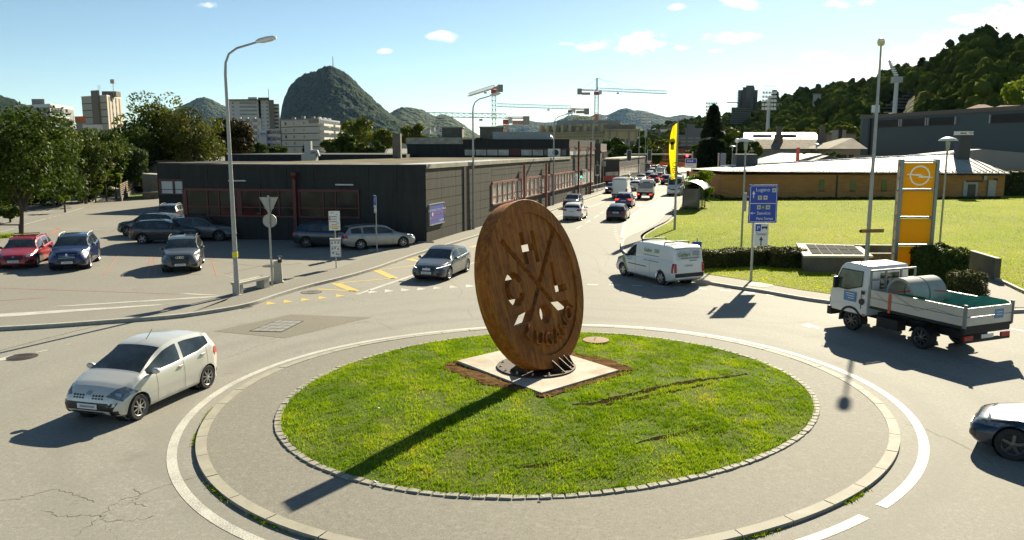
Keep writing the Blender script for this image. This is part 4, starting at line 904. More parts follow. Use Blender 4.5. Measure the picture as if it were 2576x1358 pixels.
yb.prism('parapet',[a + Vector((2,2,0)), b + Vector((0,1,0)), b + Vector((0,30,0)), a + Vector((2,30,0))], zl + .7, zl + 2.3, YELD); yb.prism('pavilion_roof',[c + Vector((.5,.8,0)), d + Vector((-.5,.8,0)), d + Vector((1,30,0)), c + Vector((0,30,0))], zp + .6, zp + 2.0, TILE)
for k in range(9): fy.box('parapet_pier',1 + (fy.len - 4) * k / 8,2.2 + (fy.len - 4) * k / 8,.4,1.9, zl + .7, zl + 3.1, YEL)
yb.prism('attic',[xy(1400,278), xy(1500,270), xy(1560,275), xy(1400,300)], zl + 2.3, zl + 4.6, mat('grey_attic',(.25,.25,.24),.7)); yb.prism('attic',[xy(1440,268), xy(1570,262), xy(1570,285), xy(1440,290)], zl + 2.31, at(1500,316,265).z, YELD)
for k in range(5):
 for j in (-1,1): fy.pane('window', fy.x_at(1400 + 32 * k + 7 * j,8), zl - 3.2,1.3,2.6, DWIN,-.05,.16)
for q in (-1.6,0,1.6): fp.pane('window', fp.x_at(1566) + q * 1.05, zp - 4.3,1.1,3.6, DWIN,-.05,.16)
for q in (1539,1591): fp.pane('window', fp.x_at(q), zp - 4.6,1.7,3.0, DWIN,-.05,.16)
ax = fp.x_at(1567); mb = MB(); mb.add([(ax + 2.4 * math.cos(w),-.12,4.6 + 2.6 * math.sin(w)) for w in np.linspace(0, math.pi,12)] + [(ax - 2.4,-.12,2),(ax + 2.4,-.12,2)],[tuple(range(14))]); fp.put(mb.build('arched_window', DWIN))
mb = MB(); mb.tube([(ax + 2.7 * math.cos(w),-.15,4.6 + 2.9 * math.sin(w)) for w in np.linspace(0, math.pi,12)],.3,6); fp.put(mb.build('arch_trim', YELD))
for q in (1533,1551,1581,1598): x = fp.x_at(q); fp.box('pilaster', x - .35, x + .35,-.2,0,0, zp - .02, YELD)
# --- end of the street: brick wall building, orange barrier
BRK = mat('red_brick_far',(0.26,0.105,0.07),.9,0,.2,.3); ORG = mat('orange_barrier',(0.75,0.13,0.01),.6,0,.1,.3)
eb = BRoot('brick_building', 'long red brick building with a flat dark roof closing the street', 'building',(*xy(1690,292)[:2],0)); a, b = xy(1640,296), xy(1775,288); f = eb.face(a, b); zt = f.z_at(f.len / 2,374)
eb.prism('wall',[a, b, b + Vector((0,20,0)), a + Vector((0,20,0))],0, zt, BRK); eb.prism('roof',[a + Vector((-1,-1,0)), b + Vector((1,-1,0)), b + Vector((1,21,0)), a + Vector((-1,21,0))], zt, zt + .9, BLACK); f.box('wall_band',.5, f.len - .5,-.15,0, zt * .28, zt * .36, mat('pale_band',(.34,.25,.2),.8))
for k in range(12): f.box('wall_rib', f.len * (k + .5) / 12 - .1, f.len * (k + .5) / 12 + .1,-.2,0,0, zt - .02, mat('brick_dark',(.17,.07,.05),.9))
ob = thing('construction_barrier', 'bright orange site barrier across the end of the street', 'barrier',(*G(1680,421)[:2],0)); p, q = G(1630,420) - ob.location, G(1738,421) - ob.location; n = 12
for k in range(n): u = p.lerp(q,(k + .5) / n); w = (q - p).length / n; MB().obox((u.x, u.y,.85 + .05 * math.sin(k)),(w * .97,.12,1.5), math.atan2((q - p).y,(q - p).x)).build('barrier_panel', ORG, ob)
for k in range(0, n + 1,3): u = p.lerp(q, k / n); MB().obox((u.x, u.y + .2,.08),(.5,.8,.16)).build('barrier_foot', CONC_D, ob)
# --- distant blocks of flats on the left
BEIGE = mat('beige_facade',(0.36,0.33,0.26),.85,0,.08,.1); PALE = mat('pale_facade',(0.50,0.48,0.43),.85,0,.07,.1); WFAC = mat('white_facade',(0.56,0.54,0.50),.8,0,.06,.1); BROWNF = mat('brown_shaft',(0.16,0.13,0.095),.85,0,.1,.2); GREYF = mat('grey_facade',(0.22,0.21,0.215),.8,0,.08,.2)
LINE = mat('facade_joint',(0.03,0.03,0.028),.8); SHADE = mat('grey_shutter',(0.30,0.30,0.27),.7,0,.15,.3); WINB = mat('far_window',(0.06,0.065,0.07),.15,0,.4,.1, spec=.7)
def corner_block(name, label, cat, a, b, c, ytop, m, extra=0, group=None):
 A, B, C_ = xy(*a), xy(*b), xy(*c); br = BRoot(name, label, cat,(B.x, B.y,0), group); zt = at(b[0], ytop, b[1]).z + extra
 br.prism('wall',[A, B, C_, A + (C_ - B)],0, zt, m); return br, br.face(A, B), br.face(B, C_), zt
t1, f1, f2, zt = corner_block('apartment_tower', 'beige concrete apartment tower with brown-red window columns far left', 'apartment tower',(214.7,346),(278,335),(314.7,356),240, BEIGE)
for k in range(8): f1.box('floor_joint',.05, f1.len - .05,-.08,0, zt - 2.85 * (k + 1) - .14, zt - 2.85 * (k + 1) + .14, LINE)
x = f1.x_at(246), f1.x_at(262); f1.box('service_shaft', x[0], x[1],-.9,-.09,0, zt + 2.3, BROWNF)
t1.prism('roof_edge',[f1.a + f1.d * -.3, f1.a + f1.d * f1.len, f2.a + f2.d * f2.len, f1.a + f2.d * f2.len], zt, zt + .3, PALE)
for k, fr in enumerate((.14,.34,.58,.82)): f2.box('red_stripe', f2.len * fr - .55, f2.len * fr + .55,-.12,0,2, zt - .3, mat('brown_red_cladding',(.16,.075,.05),.8))
for k in range(8):
 for fr in (.34,.58): f2.pane('window', f2.len * fr, zt - 1.5 - 2.85 * k,1.0,1.5, WINB,-.15,.1)
an = MB(); an.tube([(0,0,0),(0,0,7)],.12,6); an.obox((0,0,6.2),(1.6,1.2,1.7)); an.tube([(-6,0,0),(-6,0,4.6)],.07,5); [an.obox((-6,0,3 + .5 * k),(1.8,.06,.06)) for k in range(4)]; o = an.build('antenna', POLE_GREY, t1.o); o.location = Vector((*xy(296,342)[:2], zt)) - t1.loc
MB().box(-3,3,-2,2,0,2.2).build('roof_house', BROWNF, t1.o).location = Vector((*xy(290,344)[:2], zt)) - t1.loc
t2, f1, f2, zt = corner_block('apartment_building', 'grey flats with white roof band and glass balconies behind trees far left', 'apartment building',(26,262),(134,248),(193,268),269, GREYF)
t2.prism('roof_edge',[f1.a - f1.d * .5, f1.a + f1.d * (f1.len + .4), f2.a + f2.d * (f2.len + .4), f1.a + f2.d * f2.len], zt, zt + 1.0, WFAC); t2.prism('roof_house',[xy(90,256), xy(122,256), xy(122,264), xy(90,264)], zt + 1, zt + 2.9, GREYF)
for k in range(3):
 f2.box('balcony_slab',.3, f2.len * .62,-1.2,0, zt - 3.0 * (k + 1), zt - 3.0 * (k + 1) + .35, WFAC); f2.box('balcony_glass',.35, f2.len * .6,-1.15,-1.05, zt - 3.0 * (k + 1) + .35, zt - 3.0 * (k + 1) + 1.3, mat('balcony_glass',(.22,.36,.36),.15,0,.1,.3)); f2.pane('window', f2.len * .3, zt - 3.0 * k - 1.4, f2.len * .5,1.7, WINB,-.04,.1)
ox = BRoot('orange_building', 'small orange-roofed block between the grey flats and the beige tower', 'building',(*xy(206,255)[:2],0)); ox.prism('wall',[xy(196,255), xy(222,253), xy(222,265), xy(196,265)],0, at(206,306,255).z, GREYF); ox.prism('roof',[xy(194,254), xy(221,252), xy(221,266), xy(194,266)], at(206,306,255).z, at(206,293,255).z, mat('orange_cladding',(.42,.10,.03),.7)); ox.prism('annex_wall',[xy(212,240), xy(262,240), xy(262,250), xy(212,250)],0, at(230,313,240).z, PALE)
# high white tower
t3 = BRoot('apartment_tower', 'tall white fifteen-storey tower with a brown lift shaft', 'apartment tower',(*xy(650,640)[:2],0)); zt = at(640,252,640).z
for x0, x1, Y, y_t, m in ((580,655,640,252, PALE),(655,662,645,254, DWIN),(661,682,637,252, PALE),(681,694,634,251, BROWNF),(693,707,640,261, PALE)):
 t3.prism('wall',[xy(x0, Y), xy(x1, Y), xy(x1, Y + 18) , xy(x0, Y + 18)],0, at(x0, y_t, Y).z, m)
t3.prism('roof_edge',[xy(579,636), xy(683,633), xy(683,655), xy(579,655)], zt + .02, zt + .6, BROWNF)
fa, fb_, fc_ = t3.face(xy(580,640), xy(655,640)), t3.face(xy(661,637), xy(682,637)), t3.face(xy(693,640), xy(707,640))
for k in range(14):
 z = zt - 2.2 - 2.9 * k; fa.pane('window_band', fa.x_at(630), z,13.5,1.2, WINB,-.05,.2); fa.pane('window', fa.x_at(592), z,1.4,1.1, WINB,-.05,.2); fb_.pane('window', fb_.x_at(677), z,1.6,1.3, WINB,-.05,.2); fc_.pane('window_band', fc_.x_at(699.5), z - 1.5,3.4,1.2, WINB,-.05,.2); fb_.pane('window', fb_.x_at(665), z,1.8,1.2, SHADE,-.05,.2)
t3.prism('roof_house',[xy(630,645), xy(652,645), xy(652,652), xy(630,652)], zt, at(640,244,645).z, WFAC); t3.prism('roof_house',[xy(655,644), xy(682,644), xy(682,652), xy(655,652)], zt, at(640,245,644).z, BROWNF); MB().tube([(0,0,0),(0,0,8)],.25,6).build('antenna', POLE_GREY, t3.o).location = Vector((*xy(682,646)[:2], zt + 1)) - t3.loc
# stepped block with white balconies and blue awnings
t4 = BRoot('apartment_building', 'white block of flats with boxy balconies and blue awnings', 'apartment building',(*xy(655,370)[:2],0)); AWN = mat('blue_awning',(.06,.22,.62),.7)
zt = at(640,297,370).z; t4.prism('wall',[xy(600,372), xy(660,372), xy(660,390), xy(600,390)],0, zt, PALE); zt2 = at(640,327,372).z; t4.prism('wall',[xy(660,373), xy(703,373), xy(703,390), xy(660,390)],0, zt2, WFAC); t4.prism('stair_wall',[xy(653,370.5), xy(672,370.5), xy(672,376), xy(653,376)],0, at(660,326,370).z, PALE)
for Y, xs, z0_, nfl in ((372,(607,625,643), zt,6),(373,(680,691,702), zt2,5)):
 fq = t4.face(xy(600, Y), xy(710, Y))
 for j, x in enumerate(xs):
  for k in range(nfl):
   z = z0_ - 2.9 * k - 1.4; cx = fq.x_at(x, z); fq.box('balcony', cx - 1.05, cx + 1.05,-1.5 + .3 * j,0, z - 1.5, z - .4, WFAC); fq.pane('window', cx - .2, z + .3,1.7,1.3, WINB,-.1,.2)
   if (j + 2 * k) % 3 == 1 and k >= 2:
    o = fq.box('awning', cx - 1.1, cx + 1.1,-1.9,-.15,0,.08, AWN); o.matrix_local = o.matrix_local @ Matrix.Translation((0,0, z + .45)) @ Matrix.Rotation(R(20),4, 'X')
 for x in xs: fq.box('balcony_roof', fq.x_at(x) - 1.1, fq.x_at(x) + 1.1,-1.6,0, z0_ - .05, z0_ + .35, WFAC)
# six-storey block
t5, f1, f2, zt = corner_block('apartment_building', 'cream six-storey block of flats with dark floor lines and balconies on its right end', 'apartment building',(708,372),(805,352),(857,392),300, mat('cream_facade',(.47,.445,.36),.85,0,.06,.1))
t5.prism('roof',[f1.a - f1.d * .8 - f2.d * .4, f1.a + f1.d * (f1.len + .2) - f2.d * .8, f2.a + f2.d * (f2.len + .8), f1.a + f2.d * f2.len], zt, zt + .5, GREYF)
for k in range(6): f1.box('floor_joint',.3, f1.len - .02,-.1,0, zt - 2.95 * (k + 1) - .16, zt - 2.95 * (k + 1) + .16, LINE)
f1.box('corner_strip',0,.5,-.12,0,0, zt, LINE)
for k in range(6):
 for fr, w, h, mm in ((.14,1.5,1.3, SHADE if k in (1,3,4) else WINB),(.36,1.4,1.2, WINB if k in (1,2,3) else SHADE),(.62,1.0,.8, WINB)):
  if fr == .62 and k > 2: continue
  f1.pane('window', f1.len * fr, zt - 1.5 - 2.95 * k + .1, w, h, mm,-.05,.14)
f1.box('roof_terrace', f1.len * .74, f1.len - .01,-.06,0, zt - 1.6, zt - .1, DWIN)
for k in range(6):
 z = zt - 2.95 * k; f2.box('loggia',.4, f2.len - .4,-.06,0, z - 1.7, z - .2, DWIN)
 for a, b in ((.02,.46),(.56,.99)): f2.box('balcony', f2.len * a, f2.len * b,-1.9,0, z - 2.75, z - 1.75, PALE)
for k in range(4): MB().lathe([(1.2,0),(1.1,.5),(.6,.9),(.02,1)],10).build('roof_dome', LAMP_WHITE, t5.o, True).location = f2.a + f2.d * (f2.len * (.2 + .22 * k)) + Vector((-2.5,3, zt + .5 - (2.2 if k > 2 else 0))) - t5.loc
for k in range(3): MB().box(-.8,.8,-.8,.8,0,1.0 + .4 * (k % 2)).build('chimney', GREYF, t5.o).location = f1.a + f1.d * (f1.len * (.3 + .25 * k)) + Vector((0,4, zt + .5)) - t5.loc
# --- right side: brick-brown garage building with metal roof
def courses(name, col, bw, bh):
 m, t, p = newmat(name); br = t.new('ShaderNodeTexBrick'); o = t.obj(); mp = t.new('ShaderNodeMapping'); mp.inputs['Rotation'].default_value = (math.pi / 2,0,0); t.link(o, mp.inputs['Vector']); t.link(mp.outputs[0], br.inputs['Vector'])
 br.inputs['Scale'].default_value = 1.0; br.inputs['Brick Width'].default_value = bw; br.inputs['Row Height'].default_value = bh; br.inputs['Mortar Size'].default_value = .012
 br.inputs['Color1'].default_value = (*col,1); br.inputs['Color2'].default_value = (*[k * .72 for k in col],1); br.inputs['Mortar'].default_value = (*[k * .45 for k in col],1)
 n = t.noise(o,.35,4); t.link(t.mixc(t.rng(n,.35,.65,0,.35), br.outputs[0], tuple(k * 1.3 for k in col)), p.inputs['Base Color']); setc(p, 'Roughness',.85); t.link(t.bump(br.outputs['Fac'],-.4,.02), p.inputs['Normal']); return m
BRICKB = courses('brown_brick',(0.50,0.23,0.065),.9,.16); ROOFM = mat('pale_metal_roof',(0.36,0.355,0.33),.6,.0,.10,.4, spec=.25)
g0, g1 = G(1813,500), G(2524,497); gb = BRoot('garage_building', 'long low brown brick building with pale ribbed metal roof across the lawn', 'building',(g0.x, g0.y,0))
dg = (g1 - g0).normalized(); pg = Vector((-dg.y, dg.x,0)); fg = gb.face(g0, g1)
ze0, ze1 = fg.z_at(0,432.5), fg.z_at(fg.len,437.5); zr0, zr1 = ze0 + .35,5.5
gb.prism('wall',[g0, g1, g1 + pg * 14, g0 + pg * 14],0, min(ze0, ze1) - .02, BRICKB)
def roofpt(u, v, dz=0): # u along 0..1, v 0 eave .. 1 ridge
 p = g0 + dg * (fg.len * u) + pg * (-.5 + 7.5 * v); z = (ze0 + (ze1 - ze0) * u) * (1 - v) + (zr0 + (zr1 - zr0) * u) * v + dz; return Vector((p.x, p.y, z)) - gb.loc
U1 = .955; mb = MB()
A, B, C_, D_ = roofpt(-.004,0,.12), roofpt(1.006,0,.12), roofpt(U1,1), roofpt(.06,1); A2, B2, C2, D2 = [p + Vector((0,0,-.14)) for p in (A, B, C_, D_)]
mb.add([A, B, C_, D_, A2, B2, C2, D2],[(0,1,2,3),(7,6,5,4),(0,4,5,1),(1,5,6,2),(2,6,7,3),(3,7,4,0)]); mb.build('roof', ROOFM, gb.o)
bk = [g1 + pg * 14.5 + Vector((0,0, ze1)) - gb.loc, g0 + pg * 14.5 + Vector((0,0, ze0)) - gb.loc]; mb = MB(); mb.add([C_, D_, bk[1], bk[0], B, A],[(0,1,2,3),(4,0,3),(5,2,1)]); mb.build('roof_back', ROOFM, gb.o)
RIBM = mat('roof_rib',(0.22,0.215,0.20),.4,.2)
for k in range(44):
 u = (k + .5) / 44; v1 = 1.0
 if u > U1 - .01: v1 = max(.1,(1.006 - u) / (1.006 - U1))
 if u < .06: v1 = max(.1, u / .06)
 p, q = roofpt(u,.01,.12), roofpt(.06 + (U1 - .06) * u if False else u, v1,.03); MB().tube([p, q],.06,4).build('roof_rib', RIBM, gb.o)
MB().tube([roofpt(.06,1.0,.06), roofpt(U1,1.0,.06)],.14,6).build('ridge_cap', WHITE, gb.o); mb = MB(); mb.tube([roofpt(-.004,-.03,.02), roofpt(1.006,-.03,.02)],.11,6); mb.build('gutter', BLACK, gb.o)
mb = MB()
for k in range(90): u = (k + .5) / 90; mb.obox(roofpt(u,.05,.2),(.06,.06,.16))
mb.tube([roofpt(0,.05,.26), roofpt(1,.05,.26)],.025,4); mb.build('snow_guard', RIBM, gb.o)
GWIN = mat('green_slit_window',(0.10,0.15,0.03),.2,0,.2,.5)
for q in (2067,2145.5,2264,2332,2224): x = fg.x_at(q,1.6); z = fg.z_at(x,465); fg.pane('window', x, z,.62,1.35, GWIN,-.02,.06); fg.box('window_sill', x - .38, x + .38,-.12,0, z - .80, z - .70, BLACK)
for q in (2105,): x = fg.x_at(q,1.6); fg.box('wall_joint', x - .10, x + .10,-.05,0,0, ze1 - .1, BLACK)
x = fg.x_at(2440,1.2); fg.box('door_frame', x - .95, x + .95,-.12,0,0,2.1, GALV); fg.pane('door', x + .15,.85,1.0,1.7, DWIN,-.14,.06); x = fg.x_at(2492,1.2); fg.pane('meter_cabinet', x,1.2,1.0,2.0, GALV,-.14,.25); x = fg.x_at(2475,2.6); fg.pane('vent_cowl', x, fg.z_at(x,447),.35,.55, GALV,-.2,.3); x = fg.x_at(2450,2.4); fg.box('canopy', x - 1.0, x + 1.0,-.4,0, fg.z_at(x,457), fg.z_at(x,454), BLACK); x = fg.x_at(2505,2.4); fg.pane('vent', x, fg.z_at(x,452),.5,.4, BLACK,-.04,.06)
ck = MB(); ck.box(-.75,.75,-.6,.6,-1.2,2.75); o = ck.build('chimney', mat('slate_chimney',(.055,.055,.06),.6), gb.o); o.location = roofpt(.928,.75,.35); ck = MB(); ck.box(-.9,.9,-.75,.75,2.75,2.9).box(-.9,.9,-.75,.75,3.1,3.22).box(-.85,-.8,-.7,.7,2.9,3.1).box(.8,.85,-.7,.7,2.9,3.1); ck.build('chimney_cap', LAMP_WHITE, gb.o).location = o.location
MB().box(-1.4,1.4,-1,1,-.4,1.25).build('roof_hatch', mat('slate_chimney',(.055,.055,.06),.6), gb.o).location = roofpt(.155,1.1,.15)
# white tent peaks behind it
tn = thing('white_tent', 'white pointed tent roof peeking over the left end of the brown building', 'tent',(*xy(1918,122)[:2],0)); zz = at(1930,400,122).z; MB().add([(-3.3,-2, zz - 1.1),(3.3,-2, zz - 1.1),(3.3,3, zz - 1.1),(-3.3,3, zz - 1.1),(.4,.5, zz + .25)],[(0,1,4),(1,2,4),(2,3,4),(3,0,4),(3,2,1,0)]).build('tent_roof', WHITE, tn); mb = MB(); [mb.tube([(x, y,0),(x, y, zz - 1.1)],.05,6) for x in (-3.2,3.2) for y in (-1.9,2.9)]; mb.build('tent_pole', GALV, tn)
# grey gabled shed
sh = BRoot('shed', 'dark grey gabled shed with pale roof behind the brown building', 'shed',(*xy(2085,128)[:2],0)); p0, p1 = xy(1998,124), xy(2154,124); zr = at(2085,387,126).z; z0_ = at(2000,412,124).z; z1_ = at(2160,404,124).z; apx = xy(2086,124); dpt = Vector((0,18,0)); mb = MB()
pf = [(p0,0),(p1,0),(p1, z1_ - .6),(apx, zr - .25),(p0, z0_ - .5)]; mb.add([(p.x - sh.loc.x, p.y - sh.loc.y, z) for p, z in pf] + [(p.x - sh.loc.x, p.y + 18 - sh.loc.y, z) for p, z in pf],[(0,1,2,3,4),(9,8,7,6,5),(0,5,6,1),(1,6,7,2),(2,7,8,3),(3,8,9,4),(4,9,5,0)]); mb.build('wall', mat('shed_grey',(.05,.05,.05),.7), sh.o)
for (pa_, za, pb_, zb) in ((p0 - Vector((1.5,0,0)), z0_ - .3, apx, zr),(apx, zr, p1 + Vector((1,0,0)), z1_ - .3)):
 mb = MB(); vs = [(pa_.x,-1.2, za),(pb_.x,-1.2, zb),(pb_.x,18.5, zb),(pa_.x,18.5, za)]; vs = [(x - sh.loc.x, y, z) for x, y, z in vs]; mb.add(vs + [(x, y, z - .3) for x, y, z in vs],[(0,1,2,3),(7,6,5,4),(0,4,5,1),(1,5,6,2),(2,6,7,3),(3,7,4,0)]); mb.build('roof', mat('shed_roof',(.36,.36,.33),.5,.1), sh.o)
# old house with tiled roof, white roof behind, house on its right
oh = BRoot('old_house', 'old beige house with a mossy brown tiled roof and two chimneys', 'house',(*xy(2000,160)[:2],0)); a, b = xy(1905,160), xy(2092,160); ze = at(2000,374,160).z; zr = at(2000,349,166).z
oh.prism('wall',[a, b, b + Vector((0,12,0)), a + Vector((0,12,0))],0, ze - .05, mat('grey_beige_render',(.30,.275,.215),.9,0,.1,.2)); mb = MB(); vs = [Vector((a.x - .5,159.2, ze)), Vector((b.x + .5,159.2, ze)), Vector((b.x - 1,166, zr)), Vector((a.x + 1,166, zr)), Vector((b.x + .5,173, ze)), Vector((a.x - .5,173, ze))]; mb.add([v - oh.loc for v in vs],[(0,1,2,3),(3,2,4,5),(0,3,5),(1,4,2),(0,5,4,1)])
def tiles(name, col):
 m, t, p = newmat(name); v = t.pos(); w = t.new('ShaderNodeTexWave', bands_direction='X'); w.inputs['Scale'].default_value = 1.6; w.inputs['Distortion'].default_value = 1.5; t.link(v, w.inputs['Vector']); n = t.noise(v,1.2,5,.7)
 t.link(t.mixc(t.rng(n,.3,.7), tuple(k * .6 for k in col), tuple(k * 1.35 for k in col)), p.inputs['Base Color']); setc(p, 'Roughness',.9); t.link(t.bump(w.outputs[0],.6,.08), p.inputs['Normal']); return m
mb.build('roof', tiles('old_tiles',(.20,.15,.105)), oh.o)
for q in (1958,2067): p = at(q,356,164); mb = MB(); mb.box(-.7,.7,-.7,.7,-2,1.4).box(-.45,.45,-.45,.45,1.4,3.1); mb.build('chimney', BROWNF, oh.o).location = p - oh.loc
wr = BRoot('white_roofed_hall', 'hall with a dazzling white pitched roof behind the old tiled house', 'building',(*xy(1970,185)[:2],0)); mb = MB(); z0_, z1_ = at(1970,350,185).z - .4, at(1970,333,197).z; vs = [(*xy(1868,185)[:2], z0_),(*xy(2070,185)[:2], z0_),(*xy(2047,197)[:2], z1_),(*xy(1870,197)[:2], z1_)]; vs = [Vector(v) - wr.loc for v in vs]; mb.add(vs + [v - Vector((0,0,.4)) for v in vs],[(0,1,2,3),(7,6,5,4),(0,4,5,1),(1,5,6,2),(2,6,7,3),(3,7,4,0)]); mb.build('roof', mat('white_sheet_roof',(.62,.61,.58),.5), wr.o); wr.prism('wall',[xy(1870,186), xy(2066,186), xy(2045,200), xy(1872,200)],0, z0_ - .5, PALE)
for q in (1918,1975,1980): p = at(q,341,191); MB().obox((0,0,.0),(4.4,.5,.5)).build('roof_light', GREYF, wr.o).location = p - wr.loc
rh = BRoot('house', 'beige house with dark eaves and small windows beside the blue-grey hall', 'house',(*xy(2120,150)[:2],0)); a, b = xy(2091,150), xy(2165,146); f = rh.face(a, b); ze = f.z_at(1,374); rh.prism('wall',[a, b, b + Vector((0,12,0)), a + Vector((0,12,0))],0, ze, mat('tan_render',(.30,.225,.14),.9,0,.1,.3)); mb = MB(); vs = [Vector((a.x - .9,149, ze)), Vector((b.x + .9,145, ze)), Vector((b.x + .9,152, ze + 2.0)), Vector((a.x + 4,155, ze + 2.0)), Vector((b.x + .9,163, ze)), Vector((a.x - .9,163, ze))]; mb.add([v - rh.loc for v in vs],[(0,1,2,3),(3,2,4,5),(0,3,5),(1,4,2),(0,5,4,1)]); mb.build('roof', TILE, rh.o)
for q in (2108,2122,2140): f.pane('window', f.x_at(q), ze - 1.9,.9,1.7, mat('brown_shutter',(.09,.04,.025),.7),-.03,.1)
rb = BRoot('beige_building', 'plain beige flat-roofed building half hidden behind the house', 'building',(*xy(2090,180)[:2],0)); rb.prism('wall',[xy(2060,180), xy(2150,180), xy(2150,200), xy(2060,200)],0, at(2090,338,180).z, mat('beige_render',(.36,.32,.25),.9,0,.1,.2)); rb.prism('stair_tower',[xy(2090,178), xy(2126,178), xy(2126,190), xy(2090,190)],0, at(2100,327,178).z, mat('beige_render',(.36,.32,.25),.9)); rb.prism('roof',[xy(2058,179), xy(2152,179), xy(2152,201), xy(2058,201)], at(2090,338,180).z, at(2090,335,180).z, BROWNF); fb2 = rb.face(xy(2090,178), xy(2126,178)); fb2.pane('stair_window', fb2.len * .6, at(2100,345,178).z,.8,4.5, DWIN,-.03,.08)
# blue-grey hall with louvres
HALL = mat('blue_grey_cladding',(0.058,0.082,0.086),.6,.1,.07,.15); LOUV = mat('louvre_dark',(0.03,0.029,0.027),.6)
ha, hb = xy(2166,168), xy(2700,118); hl = BRoot('stadium_hall', 'big blue-grey clad hall with dark louvre bands at the right', 'hall',(*ha[:2],0)); fh = hl.face(ha, hb); zt = fh.z_at(fh.len * .4,289); nb = Vector((-fh.d.y, fh.d.x,0))
rad = 7; arc = [ha + fh.d * (rad - rad * math.cos(w) - rad) * 1 + nb * (rad - rad * math.sin(w)) for w in np.linspace(0, math.pi / 2,7)]
arc = [ha - fh.d * rad * math.cos(w) * .55 + fh.d * 0 + nb * (rad - rad * math.sin(w)) for w in np.linspace(0, math.pi / 2,8)]
hl.prism('wall', arc + [hb, hb + nb * 45, ha - fh.d * rad * .55 + nb * 45],0, zt, HALL); hl.prism('roof_edge',[p - nb * .25 for p in arc] + [hb - nb * .25, hb + nb * 2, ha - fh.d * rad * .55 + nb * 3], zt, zt + .7, mat('roof_edge_brown',(.12,.105,.085),.7))
lz1, lz0 = zt - .5, fh.z_at(fh.x_at(2300,10),317)
for q0, q1 in ((2208,2265),(2270.5,2332),(2338,2407),(2494,2590)):
 x0, x1 = fh.x_at(q0,11), fh.x_at(q1,11); fh.box('louvre_back', x0, x1,-.06,0, lz0, lz1, LOUV)
 for k in range(9): z = lz0 + (lz1 - lz0) * (k + .5) / 9; o = fh.box('louvre_slat', x0, x1,-.32,-.07, z - .02, z + .02, mat('louvre_slat',(.06,.055,.05),.5));
 for x in (x0, x1): fh.box('louvre_post', x - .15, x + .15,-.34,0, lz0, lz1, GALV)
fh.box('plinth',.2, fh.len,-.5,0,0, fh.z_at(fh.x_at(2330,4),392), mat('pale_plinth',(.27,.25,.21),.8,0,.1,.2)); x = fh.x_at(2186,5); fh.box('corner_pipe', x - .25, x + .25,-.4,0,0, zt, LOUV)
pk = BRoot('pale_gable', 'pale wall with a shallow gable behind the brown building at right', 'building',(*xy(2440,122)[:2],0)); mb = MB(); pts = [(xy(2340,122),0),(xy(2600,118),0),(xy(2600,118), at(2600,386,118).z),(xy(2470,120), at(2440,375,120).z),(xy(2340,122), at(2340,388,122).z)]; mb.add([(p.x - pk.loc.x, p.y - pk.loc.y, z) for p, z in pts] + [(p.x - pk.loc.x, p.y + 4 - pk.loc.y, z) for p, z in pts],[(0,1,2,3,4),(9,8,7,6,5)] + [(i,5 + i,5 + (i + 1) % 5,(i + 1) % 5) for i in range(5)]); mb.build('wall', mat('pale_grey_wall',(.26,.25,.21),.8,0,.1,.2), pk.o)
vh = BRoot('villa_roofs', 'red-brown villa roofs above the blue-grey hall', 'house',(*xy(2520,190)[:2],0)); ROOFR = tiles('red_tiles',(.22,.09,.06))
for x0, x1, y_ in ((2462,2530,264),(2520,2620,266)):
 mb = MB(); z = at(x0, y_ + 16,200).z; zr = at(x0, y_ - 2,206).z; a, b = xy(x0,200), xy(x1,200); vs = [Vector((a.x,200, z)), Vector((b.x,200, z)), Vector((b.x - 2,207, zr)), Vector((a.x + 3,207, zr)), Vector((b.x,214, z)), Vector((a.x,214, z))]; mb.add([v - vh.loc for v in vs],[(0,1,2,3),(3,2,4,5),(0,3,5),(1,4,2)]); mb.build('roof', ROOFR, vh.o); vh.prism('wall',[a + Vector((.8,1,0)), b + Vector((-.8,1,0)), b + Vector((-.8,13,0)), a + Vector((.8,13,0))],0, z, BEIGE)
# buildings on and below the hill
GB = mat('grey_concrete_far',(0.20,0.19,0.165),.9,0,.12,.1)
g1b = BRoot('grey_building', 'stepped grey concrete building behind the yellow flag', 'building',(*xy(1735,420)[:2],0))
for x0, x1, y_, Y in ((1706,1790,339,420),(1722,1766,322,424),(1726,1746,312,428)): g1b.prism('wall',[xy(x0, Y), xy(x1, Y), xy(x1, Y + 20), xy(x0, Y + 20)],0, at(x0, y_, Y).z, GB)
fq = g1b.face(xy(1706,420), xy(1790,420))
for k in range(5):
 for j in range(4): fq.pane('window_band', fq.len * (.14 + .22 * j), at(1710,347 + 9 * k,420).z,2.6,.7, SHADE,-.05,.2)
tw = BRoot('apartment_tower', 'dark stepped concrete tower block on the wooded hillside', 'apartment tower',(*xy(1875,700)[:2],0)); TWM = mat('hill_tower_concrete',(.15,.135,.115),.9,0,.08,.05)
for x0, x1, y_, Y in ((1851,1900,226,700),(1862,1892,219,697),(1870,1890,214.5,695)): tw.prism('wall',[xy(x0, Y), xy(x1, Y), xy(x1, Y + 16), xy(x0, Y + 16)],10, at(x0, y_, Y).z, TWM)
fq = tw.face(xy(1851,694.5), xy(1900,694.5))
for k in range(11):
 for fr in (.1,.5,.62,.86): fq.pane('window', fq.len * fr, at(1860,231 + 4.2 * k,695).z,1.6,.8, WINB,2.4 if fr in (.1,.86) else -.1,.4 if fr in (.5,.62) else 5.8)
tb = BRoot('terraced_flats', 'grey terraced flats stepping up below the hillside tower', 'apartment building',(*xy(1860,640)[:2],0))
